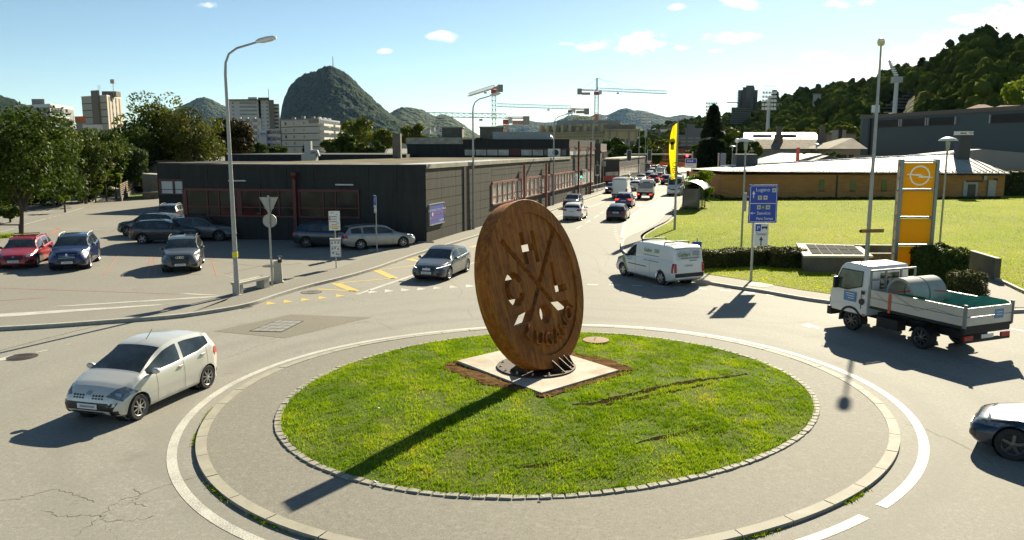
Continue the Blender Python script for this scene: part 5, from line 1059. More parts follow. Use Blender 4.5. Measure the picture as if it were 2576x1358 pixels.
for k in range(8): tb.prism('terrace',[xy(1834 + k * .4,640 - k * .2), xy(1885,640 - k * .2), xy(1885,665), xy(1834 + k * .4,665)], at(1840,311 - 5.2 * k,640).z, at(1840,308.4 - 5.2 * k,640).z, GB); tb.prism('dark_glazing',[xy(1836,642), xy(1884,642), xy(1884,664), xy(1836,664)], at(1840,308.4 - 5.2 * k,640).z + .01, at(1840,305.8 - 5.2 * k,640).z - .01, WINB)
th = BRoot('terraced_flats', 'long terraced flats climbing the wooded slope behind the right lamp', 'apartment building',(*xy(2270,380)[:2],0))
for k in range(7):
 x0, x1, y_ = 2208 + k * 13,2290 + k * 9,272 - k * 7.6; Y = 366 + 7 * k; th.prism('terrace',[xy(x0, Y), xy(x1, Y + 4), xy(x1, Y + 16), xy(x0, Y + 12)], at(x0, y_, Y).z, at(x0, y_ - 2.6, Y).z, GB); th.prism('dark_glazing',[xy(x0 + 4, Y + 3), xy(x1, Y + 7), xy(x1, Y + 16), xy(x0 + 4, Y + 12)], at(x0, y_, Y).z - 1.5, at(x0, y_, Y).z - .01, WINB)
for x, y_, Y in ((2312,264,420),(2430,196,450),(2442,198,450),(1960,266,640),(2048,245,520),(1934,262,690)):
 hv = BRoot('hillside_villa', {2312: 'small pale villa low on the wooded slope near the terraces',2430: 'left of two pale villas high on the wooded slope',2442: 'right of two pale villas high on the wooded slope',1960: 'white villa at the left foot of the wooded ridge',2048: 'tiny house on the left wooded ridge crest',1934: 'pale house right of the hillside tower'}[x], 'house',(*xy(x, Y)[:2],0)); z = at(x, y_, Y).z; hv.prism('wall',[xy(x - 10, Y), xy(x + 10, Y), xy(x + 10, Y + 9), xy(x - 10, Y + 9)], z - 6, z + 2, PALE); hv.prism('roof',[xy(x - 12, Y - 1), xy(x + 12, Y - 1), xy(x + 12, Y + 10), xy(x - 12, Y + 10)], z + 2, z + 2.6, TILE)
# low buildings at the end of the left street
lb = BRoot('low_shed', 'low grey shed with a mono-pitch roof at the end of the left street', 'shed',(*xy(340,118)[:2],0)); a, b = xy(316,118), xy(396,112); f = lb.face(a, b); z = at(330,438,118).z; mb = MB(); vs = [(a, z - .4),(b, z + 1.9),(b + Vector((0,9,0)), z + 1.9),(a + Vector((0,9,0)), z - .4)]; mb.add([(p.x - lb.loc.x, p.y - lb.loc.y,0) for p, _ in vs] + [(p.x - lb.loc.x, p.y - lb.loc.y, zz) for p, zz in vs],[(0,3,2,1),(4,5,6,7),(0,1,5,4),(1,2,6,5),(2,3,7,6),(3,0,4,7)]); mb.build('wall', mat('shed_plaster',(.24,.225,.18),.9,0,.2,.6), lb.o)
f.pane('dark_opening', f.len * .28,.95,2.6,1.9, DWIN,-.03,.06); mb = MB(); vs2 = [(a - f.d * .8 + Vector((0,-.8,0)), z - .4),(b + Vector((0,-.8,0)), z + 1.95),(b + Vector((0,10,0)), z + 1.95),(a - f.d * .8 + Vector((0,10,0)), z - .4)]; v_b = [(p.x - lb.loc.x, p.y - lb.loc.y, zz) for p, zz in vs2]; mb.add(v_b + [(x, y, zz + .2) for x, y, zz in v_b],[(3,2,1,0),(4,5,6,7),(0,1,5,4),(1,2,6,5),(2,3,7,6),(3,0,4,7)]); mb.build('roof', BLACK, lb.o);
cont = BRoot('cabin', 'pale ribbed cabin beside the black factory wing', 'cabin',(*xy(372,100)[:2],0)); a, b = xy(352,101), xy(398,97); f = cont.face(a, b); zc = at(375,438,99).z; cont.prism('wall',[a, b, b + Vector((0,2.5,0)), a + Vector((0,2.5,0))],0.15, zc, mat('cabin_grey',(.36,.35,.31),.7,0,.1,.5))
for k in range(16): f.box('cabin_rib', f.len * (k + .5) / 16 - .04, f.len * (k + .5) / 16 + .04,-.06,0,.15, zc - .05, mat('cabin_rib',(.28,.27,.24),.7))
f.pane('window', f.len * .86, zc * .6,.9,.9, DWIN,-.07,.06)
# ------------------------------------------------------------------ street lamps, signs, signals, furniture
def arc_lamp(base, h, arm_az, label, group='tall curved street lamps', reach=1.35, band=False):
 t = thing('street_lamp', label, 'street lamp', base, heading(arm_az), group)
 MB().tube([(0,0,0),(0,0,.9),(0,0,.95),(0,0, h - 1.0)],[.115,.105,.10,.06],10).build('pole', GALV, t, True)
 MB().tube([(0,0, h - 1.0),(.03,0, h - .6),(.18,0, h - .25),(.5,0, h - .03),(reach,0, h + .22)],[.06,.05,.045,.042,.04],8).build('arm', GALV, t, True)
 mb = MB(); hd = [(0,.10,.10),(.12,.15,.15),(.45,.17,.18),(.72,.15,.16),(.82,.06,.07)]; n = 10; vs = []; fs = []
 for x, w, hh in hd:
  for k in range(n): a = 2 * math.pi * k / n; vs.append((x, w * math.cos(a), max(-.35, math.sin(a)) * hh * .8))
 for i in range(len(hd) - 1):
  for k in range(n): fs.append((i * n + k, i * n + (k + 1) % n,(i + 1) * n + (k + 1) % n,(i + 1) * n + k))
 fs += [tuple(range(n - 1,-1,-1)), tuple(range((len(hd) - 1) * n, len(hd) * n))]; mb.add(vs, fs); lh = mb.build('lamp_head', LAMP_WHITE, t, True,50); lh.location = (reach - .05,0, h + .21); lh.rotation_euler = (0, R(-12),0)
 MB().box(.2,.66,-.11,.11,-.075,-.055).build('lens', mat('lamp_lens',(.55,.56,.40),.2), lh)
 MB().lathe([(.22,0),(.22,.02),(.12,.03)],12).build('base_flange', GALV, t)
 if band: MB().lathe([(.118,1.62),(.118,1.84)],12).build('yellow_band', mat('yellow_band',(.75,.62,.02),.5), t); MB().box(-.02,.02,-.13,-.10,2.1,2.25).build('hatch', POLE_GREY, t)
 return t
arc_lamp(G(597,742,.124),10.15,88, 'tall curved street lamp beside the concrete bench', band=True)
arc_lamp(G(1191.6,576,.124),9.75,85, 'tall curved street lamp in front of the black factory street wall')
arc_lamp(G(2177,694,.13),10.55,205, 'tall street lamp behind the truck with its head towards the camera', reach=.7)
arc_lamp(G(1392,516,.124),9.4,82, 'curved street lamp by the parked hatchback further along the factory')
arc_lamp(G(1489,476,.124),10.0,82, 'curved street lamp before the yellow classical building'); arc_lamp(G(1606,452,.12),10.5,82, 'curved street lamp among the far street trees'); arc_lamp(G(1622,444,.12),9.6,82, 'farthest curved street lamp over the traffic queue')
def mushroom(base, h, label, r=.54):
 t = thing('park_lamp', label, 'lamp', base,0, 'mushroom lamps on poles')
 MB().tube([(0,0,0),(0,0, h - .75)],[.065,.05],8).build('pole', POLE_GREY, t, True); MB().lathe([(.05, h - .75),(.10, h - .7),(.13, h - .3),(.09, h - .18)],12).build('neck', POLE_GREY, t, True)
 MB().lathe([(r, h - .20),(r * .94, h - .14),(r * .7, h - .05),(r * .35, h + .01),(.02, h + .03),(.02, h - .12),(r * .6, h - .16)],20, close=True).build('shade', LAMP_WHITE, t, True); return t
mushroom(G(1864.4,631,.13),6.7, 'mushroom lamp standing left of the blue direction sign'); mushroom(G(2363,624,.13),6.75, 'mushroom lamp standing right of the yellow pylon')
for x, y, Y, h, lb in ((1843,366,130, None, 'left mushroom lamp behind the end of the brown building'),(2054.6,361,135, None, 'mushroom lamp before the mossy tiled roof'),(326,371,128, None, 'left of two mushroom lamps at the end of the left street'),(369,378,126, None, 'right of two mushroom lamps at the end of the left street'),(2545,345,140, None, 'thin lamp before the blue-grey hall at the right edge')):
 p = at(x, y, Y); mushroom((p.x, p.y,0), p.z, lb)
p = at(1854,352,128); bl_ = thing('globe_lamp', 'tall pole with a small white globe before the dark conifer', 'lamp',(p.x, p.y,0)); MB().tube([(0,0,0),(0,0, p.z - .4)],[.12,.09],8).build('pole', POLE_GREY, bl_); MB().lathe([(.1, p.z - .45),(.3, p.z - .3),(.36, p.z - .05),(.25, p.z + .18),(.02, p.z + .25)],14).build('globe', LAMP_WHITE, bl_, True)
# signs seen from behind, at the bench
MBACK = mat('sign_back_grey',(.33,.33,.30),.5,.5,.12,3)
sp = thing('road_sign', 'back of a triangular and a round road sign on one pole behind the bench', 'road sign', G(685,718.6,.124))
MB().tube([(0,0,0),(0,0,4.05)],.045,8).build('pole', GALV, sp, True); q = .40
tri = [(-q,3.97),(q,3.97),(.03,3.26),(-.03,3.26)]; mb = MB(); mb.add([(x,.06, z) for x, z in tri] + [(x,.085, z) for x, z in tri],[(0,1,2,3),(7,6,5,4)] + [(i,(i + 1) % 4,4 + (i + 1) % 4,4 + i) for i in range(4)]); mb.build('triangle_plate', MBACK, sp)
fr_ = MB(); [fr_.tube([(tri[i][0],.06, tri[i][1]),(tri[(i + 1) % 4][0],.06, tri[(i + 1) % 4][1])],.018,6) for i in range(4)]; fr_.build('plate_rim', GALV, sp)
MB().lathe([(.02,.06),(.29,.06),(.31,.05),(.31,.09),(.02,.085)],26, c=(0,0,2.93), axis='y', close=True).build('round_plate', MBACK, sp)
for z in (3.75,3.5,3.1,2.78): MB().box(-.2,.2,.045,.062, z - .02, z + .02).build('bracket', GALV, sp)
# concrete bench, bin
b0, b1 = G(607,740.5,.124), G(679,722.5,.124); L = (b1 - b0).length; rz = math.atan2((b1 - b0).y,(b1 - b0).x)
bn = thing('bench', 'pale concrete bench on the pavement beside the lamp pole', 'bench', b0, rz); PC = mat('pale_concrete',(.42,.40,.33),.85,0,.12,2,.2,40)
MB().box(-.06, L + .06,0,.48,.40,.50).build('seat', PC, bn); MB().box(0,.16,.02,.46,0,.398).build('leg', PC, bn); MB().box(L - .34, L,.02,.46,0,.398).build('leg', PC, bn)
tbn = thing('litter_bin', 'pale litter bin with a black lid opening behind the sign pole', 'litter bin', G(689,713,.124) + Vector((.1,.35,0)),.25)
mb = MB(); mb.add([(-.20,-.16,.05),(.20,-.16,.05),(.20,.16,.05),(-.20,.16,.05),(-.17,-.13,1.0),(.17,-.13,1.0),(.17,.13,1.0),(-.17,.13,1.0)],[(0,3,2,1),(4,5,6,7),(0,1,5,4),(1,2,6,5),(2,3,7,6),(3,0,4,7)]); mb.build('body', PC, tbn)
MB().box(.02,.2,-.15,.12,.93,1.22).build('lid', BLACK, tbn); MB().box(-.28,-.22,-.10,.10,0,1.02).build('post', GALV, tbn); MB().box(-.3,.25,-.2,.2,0,.05).build('foot', CONC, tbn); MB().lathe([(.05,-.158),(.05,-.152),(.01,-.152)],12, axis='y', c=(.11,0,1.13)).build('emblem', WHITE, tbn)
# bus stop timetable post
ts = thing('bus_stop_sign', 'bus stop post with line list above and timetable case below', 'bus stop', G(845.8,674,.124), R(10))
MB().tube([(0,0,0),(0,0,2.7)],.028,8).build('pole', GALV, ts)
MB().box(-.29,.27,-.05,-.03,1.96,2.95).build('line_panel', PLATE_W, ts); MB().box(-.27,.27,-.10,-.03,.58,1.50).build('timetable_case', GALV, ts); MB().box(-.24,.24,-.108,-.102,.62,1.42).build('timetable', PLATE_W, ts); MB().box(-.275,.275,-.12,-.02,1.50,1.56).build('case_cap', WHITE, ts)
TXT = mat('dark_print',(.05,.05,.055),.6); GREYP = mat('grey_print',(.30,.30,.31),.6)
for k, c_ in enumerate(((.62,.17,.05),(.16,.09,.28),(.75,.50,.05))): z = 2.66 - .125 * k; MB().box(-.27,-.19,-.056,-.051, z - .045, z + .045).build('line_badge', mat('badge_%d' % k, c_,.6), ts); MB().box(-.16,.12,-.056,-.051, z - .012, z + .016).build('print_line', TXT, ts)
MB().box(-.25,.22,-.056,-.051,2.10,2.18).build('yellow_band', mat('badge_2',(.75,.5,.05),.6), ts)
for z, x0, x1 in ((2.85,-.24,-.02),(2.78,.06,.18),(2.33,.08,.2),(2.25,-.16,.12),(2.05,-.13,.18)): MB().box(x0, x1,-.056,-.051, z - .01, z + .012).build('print_line', TXT, ts)
for z in (.86,1.14): MB().box(-.23,.23,-.114,-.109, z - .006, z + .006).build('print_line', TXT, ts)
for x, z in ((-.16,1.32),(0,1.34),(.15,1.33),(-.15,1.03),(-.02,1.06),(.14,1.0),(-.12,.80),(.05,.74),(.15,.72)): MB().box(x - .045, x + .045,-.114,-.109, z - .06, z + .06).build('print_block', GREYP, ts)
# parking sign, almost edge-on
BLUE = mat('sign_blue',(0.012,0.055,0.40),.4,0,.08,2)
pk_ = thing('parking_sign', 'blue parking sign seen almost edge-on beside the silver estate car', 'parking sign', G(948.6,633,.124), R(-66)); MB().tube([(0,0,0),(0,0,3.35)],.035,8).build('pole', GALV, pk_); MB().box(-.3,.3,-.06,-.04,2.62,3.36).build('plate', PLATE_W, pk_); MB().box(-.27,.27,-.066,-.061,2.80,3.33).build('blue_field', BLUE, pk_); put_text('P',.5, PLATE_W, pk_,(0,-.068,2.88)); MB().box(-.26,.26,-.06,-.04,2.32,2.56).build('supplementary_plate', PLATE_W, pk_)
# blue direction sign
ds_ = thing('direction_sign', 'large blue direction sign to Lugano and Sonvico over a white coach parking sign', 'direction sign', G(1889,705.5,.124), R(4))
MB().tube([(0,0,0),(0,0,4.3)],.062,10).build('pole', GALV, ds_, True)
sx, sz0_, sz1_ = (-.30,1.04),2.72,4.47
MB().box(sx[0], sx[1],-.11,-.07, sz0_, sz1_).build('blue_panel', BLUE, ds_)
bw_ = MB(); X0, X1, Z0, Z1 = sx[0] + .05, sx[1] - .05, sz0_ + .05, sz1_ - .05; r_ = .08
loop = [(X0 + r_ - r_ * math.sin(w), Z1 - r_ + r_ * math.cos(w)) for w in np.linspace(0, math.pi / 2,5)] + [(X0 + r_ - r_ * math.cos(w), Z0 + r_ - r_ * math.sin(w)) for w in np.linspace(0, math.pi / 2,5)] + [(X1 - r_ + r_ * math.sin(w), Z0 + r_ - r_ * math.cos(w)) for w in np.linspace(0, math.pi / 2,5)] + [(X1 - r_ + r_ * math.cos(w), Z1 - r_ + r_ * math.sin(w)) for w in np.linspace(0, math.pi / 2,5)]
bw_.tube([(x,-.112, z) for x, z in loop + loop[:1]],.013,4); bw_.box(X0 + .02, X1 - .02,-.116,-.111,3.60,3.63); bw_.build('white_border', PLATE_W, ds_)
put_text('Lugano',.235, PLATE_W, ds_,(.33,-.114,4.17)); put_text('Sonvico',.215, PLATE_W, ds_,(.09,-.114,3.10), align='LEFT', sx=.95); put_text('Piano Stampa',.185, PLATE_W, ds_,(.07,-.114,2.86), align='LEFT', sx=.80)
def arrow(root, cx, cz, s, rot, m, y, name='arrow'):
 pts = [(-.06,-.5),(.06,-.5),(.06,.05),(.24,.05),(0,.5),(-.24,.05),(-.06,.05)]; c, s_ = math.cos(rot), math.sin(rot); P_ = [(cx + s * (x * c - z * s_), cz + s * (x * s_ + z * c)) for x, z in pts]; n = len(P_)
 mb = MB(); mb.add([(x, y, z) for x, z in P_] + [(x, y + .005, z) for x, z in P_],[tuple(range(n)), tuple(range(2 * n - 1, n - 1,-1))] + [(i,(i + 1) % n, n + (i + 1) % n, n + i) for i in range(n)]); mb.build(name, m, root)
arrow(ds_,-.10,4.03,.33,0, PLATE_W,-.117); arrow(ds_,-.11,3.17,.24, math.pi / 2, PLATE_W,-.117)
PIC = mat('pictogram_cream',(.55,.52,.40),.6); GRN = mat('pictogram_green',(.05,.22,.14),.6)
for x, z, w, m in ((.86,4.22,.19, PIC),(.20,3.88,.19, PIC),(.46,3.88,.19, PIC),(.17,3.44,.17, PIC),(.37,3.44,.17, GRN),(.60,3.44,.20, PIC)):
 MB().box(x - w / 2, x + w / 2,-.117,-.111, z - .095, z + .095).build('pictogram', m, ds_); MB().box(x - w / 6, x + w / 6,-.121,-.1175, z - .03, z + .03).build('pictogram_mark', TXT if m is PIC else PIC, ds_)
for z in (4.25,3.05): MB().box(sx[0] - .06, sx[1] + .05,-.068,-.055, z - .015, z + .015).build('rail', GALV, ds_)
WS = (.03,.68); MB().box(WS[0], WS[1],-.10,-.07,1.64,2.70).build('white_panel', PLATE_W, ds_); MB().box(WS[0] + .04, WS[0] + .29,-.106,-.101,2.33,2.65).build('blue_field', BLUE, ds_); put_text('P',.27, PLATE_W, ds_,(WS[0] + .165,-.108,2.39)); put_text('Turistici',.175, TXT, ds_,(.355,-.104,2.14), sx=.86); arrow(ds_,.355,1.88,.42,0, TXT,-.106)
mb = MB(); mb.box(.36,.64,-.106,-.101,2.46,2.55).box(.38,.43,-.106,-.101,2.41,2.46).box(.56,.61,-.106,-.101,2.41,2.46); mb.build('coach_symbol', TXT, ds_); MB().box(-.50,-.38,-.02,.02,3.25,4.1).build('side_plate', MBACK, ds_); MB().tube([(-.40,0,3.9),(0,0,3.9)],.02,6).build('side_bracket', GALV, ds_)
# wooden finger sign on the right lamp
fs_ = thing('finger_sign', 'small tan finger sign strapped to the lamp pole behind the truck', 'sign', G(2177,694,.13) + Vector((0,-.13,2.20)), R(2)); mb = MB(); mb.add([(-.44,0,-.09),(.70,0,-.07),(.70,0,.10),(-.44,0,.08),(-.52,0,0)],[(0,1,2,3,4)]); mb.add([(-.44,.03,-.09),(.70,.03,-.07),(.70,.03,.10),(-.44,.03,.08),(-.52,.03,0)],[(4,3,2,1,0)]); mb.build('board', mat('tan_board',(.36,.20,.06),.6,0,.15,6), fs_); MB().box(-.50,-.38,-.006,-.001,-.05,.05).build('arrow', BLACK, fs_); MB().box(-.25,.6,-.006,-.001,-.02,.02).build('print_line', mat('tan_print',(.22,.12,.04),.6), fs_)
# yellow flag on a pole
fl = thing('flag_pole', 'pale flag pole on the lawn edge beside the bus lane', 'flag pole', G(1697,577,.124)); zt = at(1703,309, G(1697,577,.124).y).z; MB().tube([(0,0,0),(0,0,4),(0,0, zt)],[.10,.085,.05],8).build('pole', GALV, fl, True); MB().tube([(0,0, zt),(-.72,0, zt - .32)],.02,6).build('boom', GALV, fl)
fg_ = thing('flag', 'tall yellow flag with dark lettering hanging from its pole', 'flag', G(1697,577,.124) + Vector((-.06,-.05,0))); nu, nv = 10,40; vs, fs = [],[]; H_ = zt - 1.62 - .05
H_ = zt - 2.0
for j in range(nv + 1):
 v = j / nv; z = zt - .12 - (H_ - 1.9) * v; w = .24 + .30 * math.sin(min(1, v * 2.0 + .25) * math.pi / 2) * (1 - .55 * max(0, v - .45) / .55)
 for i in range(nu + 1): u = i / nu; vs.append((-w * u,.09 * math.sin(5 * u + 5.5 * v) * u - .05 * u, z - .28 * u * (1 - v) * .9))
for j in range(nv):
 for i in range(nu): fs.append((j * (nu + 1) + i, j * (nu + 1) + i + 1,(j + 1) * (nu + 1) + i + 1,(j + 1) * (nu + 1) + i))
FLAG = leafy('yellow_flag',(.80,.64,.01),(.86,.70,.02), None,.4,.6); fmb = MB().add(vs, fs); fo = fmb.build('cloth', FLAG, fg_, True)
put_text('UBMA',.5, TXT, fg_,(-.30,-.16, zt - 3.0), name='lettering', align='LEFT', sx=1.15, roll=-math.pi / 2); MB().lathe([(.02,0),(.24,0),(.24,.01)],14, axis='y').build('gold_emblem', mat('gold_print',(.42,.33,.02),.6), fg_).location = (-.36,-.17, zt - 1.5); MB().box(-.2,.05,0,.01,-.6,0).build('gold_emblem', mat('gold_print',(.42,.33,.02),.6), fg_).location = (-.28,-.17, zt - 1.5)
# yellow car dealer pylon
YP = leafy('pylon_yellow',(.70,.40,.008),(.76,.45,.010), None,.22,.3); STEEL = mat('blue_grey_steel',(.20,.235,.25),.4,.6,.12,3)
py = thing('sign_pylon', 'tall yellow four-panel sign pylon with a ring and lightning emblem', 'sign pylon', G(2289,697,.124), R(-3)); pw, H_ = 1.62,5.62
for s in (-1,1):
 for yy in (-.16,.14): MB().box(s * pw / 2 - .07, s * pw / 2 + .07, yy - .05, yy + .05,0.1, H_).build('post', STEEL if yy < 0 else GALV, py)
 for k in range(9): MB().box(s * pw / 2 - .03, s * pw / 2 + .03,-.109,.089,.5 + .6 * k,.58 + .6 * k).build('post_link', GALV, py)
for k in range(5): z = .25 + (H_ - .35) * k / 4; MB().tube([(-pw / 2 + .07,-.17, z),(pw / 2 - .07,-.17, z)],.035,8).build('cross_tube', CHROME if k else GALV, py); MB().box(-pw / 2 + .07, pw / 2 - .07,-.06,.06, z - .04, z + .04).build('cross_beam', STEEL, py)
ph_ = (H_ - .35) / 4
for k in range(4): MB().box(-pw / 2 + .11, pw / 2 - .11,-.19,-.08,.25 + ph_ * k + .07,.25 + ph_ * (k + 1) - .07).build('yellow_panel', YP, py)
ez = .25 + ph_ * 3.5; EMB = mat('emblem_silver',(.62,.60,.52),.25,.7,.1,8)
MB().lathe([(.395,-.215),(.47,-.215),(.47,-.192),(.395,-.192)],40, c=(0,0, ez), axis='y', close=True).build('emblem_ring', EMB, py)
bz = [(-.60,.075),(.10,.075),(.02,.02),(.60,-.065),(.60,-.10),(-.12,-.10),(-.02,-.02),(-.60,.03)]; mb = MB(); n = len(bz); mb.add([(x,-.225, ez + z) for x, z in bz] + [(x,-.192, ez + z) for x, z in bz],[(0,1,2,6,7),(2,3,4,5,6),(8 + 7,8 + 6,8 + 2,8 + 1,8),(8 + 6,8 + 5,8 + 4,8 + 3,8 + 2)] + [(i,(i + 1) % n, n + (i + 1) % n, n + i) for i in range(n)]); mb.build('emblem_lightning', EMB, py); MB().box(-pw / 2 - .1, pw / 2 + .1,-.3,.3,0,.1).build('plinth', PC, py)
# traffic signals
SIGB = mat('signal_black',(.012,.012,.012),.5); GLIT = mat('lit_green_signal',(.05,.6,.45),.3, emit=(.05,1,.7), emit_s=3.0); RLIT = mat('lit_red_signal',(.6,.02,.02),.3, emit=(1,.04,.06), emit_s=3.0)
def signal(root, x, y, z, s=1.0, lit=None, border=True):
 MB().box(x - .26 * s, x + .26 * s, y - .16, y, z - .75 * s, z + .75 * s).build('signal_case', SIGB, root)
 if border: MB().box(x - .34 * s, x + .34 * s, y, y + .03, z - 1.0 * s, z + .83 * s).build('backing_board', PLATE_W, root); MB().box(x - .26 * s, x + .26 * s, y - .02, y - .001, z - .97 * s, z - .78 * s).build('arrow_plate', PLATE_W, root);
 for k, q in enumerate((.48,0,-.48)):
  on = (lit == 'green' and k == 2) or (lit == 'red' and k == 0)
  MB().lathe([(.02,-.17),(.16 * s,-.17),(.16 * s,-.161)],12, c=(x, y, z + q * s), axis='y').build('signal_lens', GLIT if on and lit == 'green' else RLIT if on else mat('dark_lens',(.025,.03,.028),.2), root)
  MB().tube([(x - .17 * s, y - .2, z + q * s),(x - .12 * s, y - .24, z + (q + .14) * s),(x + .12 * s, y - .24, z + (q + .14) * s),(x + .17 * s, y - .2, z + q * s)],.015,4).build('visor', SIGB, root)
gp_ = G(1739,470,.124); gt = thing('signal_gantry', 'grey gantry arm carrying traffic signals over the street', 'traffic signal', gp_,0); Yg = gp_.y; zb = at(1650,389, Yg).z - .12
MB().tube([(0,0,0),(0,0, zb + .5)],[.16,.12],8).build('pole', POLE_GREY, gt); xl = at(1576,389, Yg).x - gp_.x; MB().tube([(0,0, zb),(xl - .3,0, zb + .1)],[.11,.08],8).build('gantry_arm', POLE_GREY, gt)
for q, lit in ((1582, None),(1633, None)): signal(gt, at(q,389, Yg).x - gp_.x,-.25, at(q,391, Yg).z - .12,1.05, lit)
for q in (1695,1728): MB().lathe([(.02,-.3),(.2,-.3),(.2,-.2),(.02,-.2)],12, c=(at(q,389, Yg).x - gp_.x,0, at(q,391.5, Yg).z - .12), axis='y').build('red_signal_lens', RLIT, gt)
x = at(1737.5,389, Yg).x - gp_.x; za, zc_ = at(1738,422, Yg).z - .12, at(1738,399, Yg).z - .12; MB().box(x - .9, x + .9,-.3,-.22, za, zc_).build('sign_board', PLATE_W, gt); MB().box(x - .84, x + .84,-.315,-.301,(za + zc_) / 2, zc_ - .06).build('blue_field', BLUE, gt)
for k in range(3): MB().box(x - .6 + .35 * k, x - .35 + .35 * k,-.32,-.316,(za + zc_) / 2 + .25,(za + zc_) / 2 + .42).build('print_block', PLATE_W, gt)
MB().box(x - .6, x + .4,-.32,-.302, za + .4, za + .46).build('print_line', TXT, gt); signal(gt, at(1729,440, Yg).x - gp_.x,-.3, at(1729,439, Yg).z - .12,.8, 'green', False)
p = G(1461,496,.124); tl = thing('traffic_light', 'traffic light showing green on the left pavement at the factory wall', 'traffic light', p); MB().tube([(0,0,0),(0,0,3.6)],.06,8).build('pole', POLE_GREY, tl); signal(tl,0,-.1, at(1461,438, p.y).z - .12,.62, 'green', False)
p = G(1502,478,.124); tl = thing('traffic_light', 'dark traffic light with pale border before the second black hall', 'traffic light', p); MB().tube([(0,0,0),(0,0,4.2)],.06,8).build('pole', POLE_GREY, tl); signal(tl,0,-.1, at(1501,427, p.y).z - .12,.85, None, True)
p = G(1517,470,.124); sg = thing('road_sign', 'grey sign backs stacked on a pole at the railing', 'road sign', p); MB().tube([(0,0,0),(0,0,5.4)],.06,8).build('pole', POLE_GREY, sg); MB().lathe([(.02,0),(.55,0),(.55,.04),(.02,.04)],8, c=(0,.08,4.9), axis='y').build('octagon_plate', MBACK, sg); MB().box(-.4,.4,.06,.1,3.2,4.0).build('plate', MBACK, sg)
ra, rb_ = G(1482,488,.124), G(1522,476,.124); rl = thing('railing', 'pale pedestrian railing at the gap between the black halls', 'railing', ra, math.atan2((rb_ - ra).y,(rb_ - ra).x)); L = (rb_ - ra).length
for z in (.35,1.0): MB().tube([(0,0, z),(L,0, z)],.035,6).build('rail', PC, rl)
for k in range(13): MB().tube([(L * k / 12,0,0),(L * k / 12,0,1.02)],.035,6).build('post', PC, rl)
# bus shelter
bs = thing('bus_shelter', 'bus shelter with a curved grey roof and glass walls beside the bus lane', 'bus shelter', G(1737,530,.124), heading(20)); TEAL = mat('teal_frame',(.045,.085,.095),.45,.2,.15,2); SGL = mat('shelter_glass',(.055,.062,.055),.08,0,.4,1.2, spec=.8)
Ls, Ws = 5.2,1.55
for x in (.1, Ls / 2, Ls - .1):
 for y in (-Ws / 2, Ws / 2): MB().box(x - .06, x + .06, y - .06, y + .06,0,2.35).build('post', TEAL, bs)
MB().box(.05,.09,-Ws / 2 + .07, Ws / 2 - .07,.12,2.15).build('end_glass', SGL, bs); MB().box(Ls - .09, Ls - .05,-Ws / 2 + .07, Ws / 2 - .07,.12,2.15).build('end_glass', SGL, bs)
for a in (.18, Ls / 2 + .08): MB().box(a, a + Ls / 2 - .28,-Ws / 2 - .02,-Ws / 2 + .02,.25,2.1).build('back_glass', SGL, bs)
def roofarc(x0, x1, off, m, name):
 A_ = [(-1.25,2.12),(-.95,2.45),(-.5,2.72),(0,2.86),(.5,2.86),(1.0,2.72),(1.35,2.55)]; mb = MB(); n = len(A_)
 vs = [(x, y, z + off) for x in (x0, x1) for y, z in A_] + [(x, y, z + off - .07) for x in (x0, x1) for y, z in A_]; mb.add(vs,[(i, i + 1, n + i + 1, n + i) for i in range(n - 1)] + [(2 * n + i,3 * n + i,3 * n + i + 1,2 * n + i + 1) for i in range(n - 1)] + [(i,2 * n + i,2 * n + i + 1, i + 1) for i in range(n - 1)] + [(n + i, n + i + 1,3 * n + i + 1,3 * n + i) for i in range(n - 1)] + [(0, n,3 * n,2 * n),(n - 1,3 * n - 1,4 * n - 1,2 * n - 1)]); return mb.build(name, m, bs, True,40)
for k in range(4): roofarc(-.3 + k * 1.45,-.3 + k * 1.45 + 1.3,0, mat('shelter_roof_grey',(.30,.31,.30),.4,.3), 'roof_panel')
for k in range(5): roofarc(-.42 + k * 1.45,-.31 + k * 1.45,.025, TEAL, 'roof_rib')
MB().box(.3,1.3,-.5,-.44,.3,1.5).build('orange_panel', mat('orange_panel',(.5,.17,.02),.6), bs); MB().box(.6, Ls - .6,-.55,-.15,.42,.48).build('bench', TEAL, bs)
# skylight box and retaining walls
Z1 = .95; cb = thing('skylight_box', 'low concrete box with ten glass roof panes beside the pylon', 'concrete box', G(2020.7,681,.124)); o_ = Vector(cb.location); FL, FR, BL_, BR = G(2022,642, Z1), G(2194,643, Z1), G(2004.5,611.6, Z1), G(2160,617, Z1)
def bil(u, v, z): p = (FL * (1 - u) + FR * u) * (1 - v) + (BL_ * (1 - u) + BR * u) * v; return Vector((p.x - o_.x, p.y - o_.y, z - o_.z))
foot = [bil(0,0,0), bil(1,0,0), bil(1,1,0), bil(0,1,0)]; MB().prism([(p.x, p.y) for p in foot],-.1, Z1 - .10 - o_.z).build('wall', CONC_D, cb)
c4 = [bil(-.01,-.03,0), bil(1.01,-.03,0), bil(1.01,1.02,0), bil(-.01,1.02,0)]; MB().prism([(p.x, p.y) for p in c4], Z1 - .098 - o_.z, Z1 - o_.z).build('top_slab', CONC, cb)
SKY = mat('grey_skylight',(.13,.135,.13),.8,0,.15,1.5, spec=.0)
for i in range(5):
 for j in range(2):
  u0, u1, v0, v1 = .14 + .155 * i,.14 + .155 * i + .14,.10 + .42 * j,.10 + .42 * j + .38; q = [bil(u0, v0,0), bil(u1, v0,0), bil(u1, v1,0), bil(u0, v1,0)]; MB().prism([(p.x, p.y) for p in q], Z1 - o_.z, Z1 + .03 - o_.z).build('glass_pane', SKY, cb)
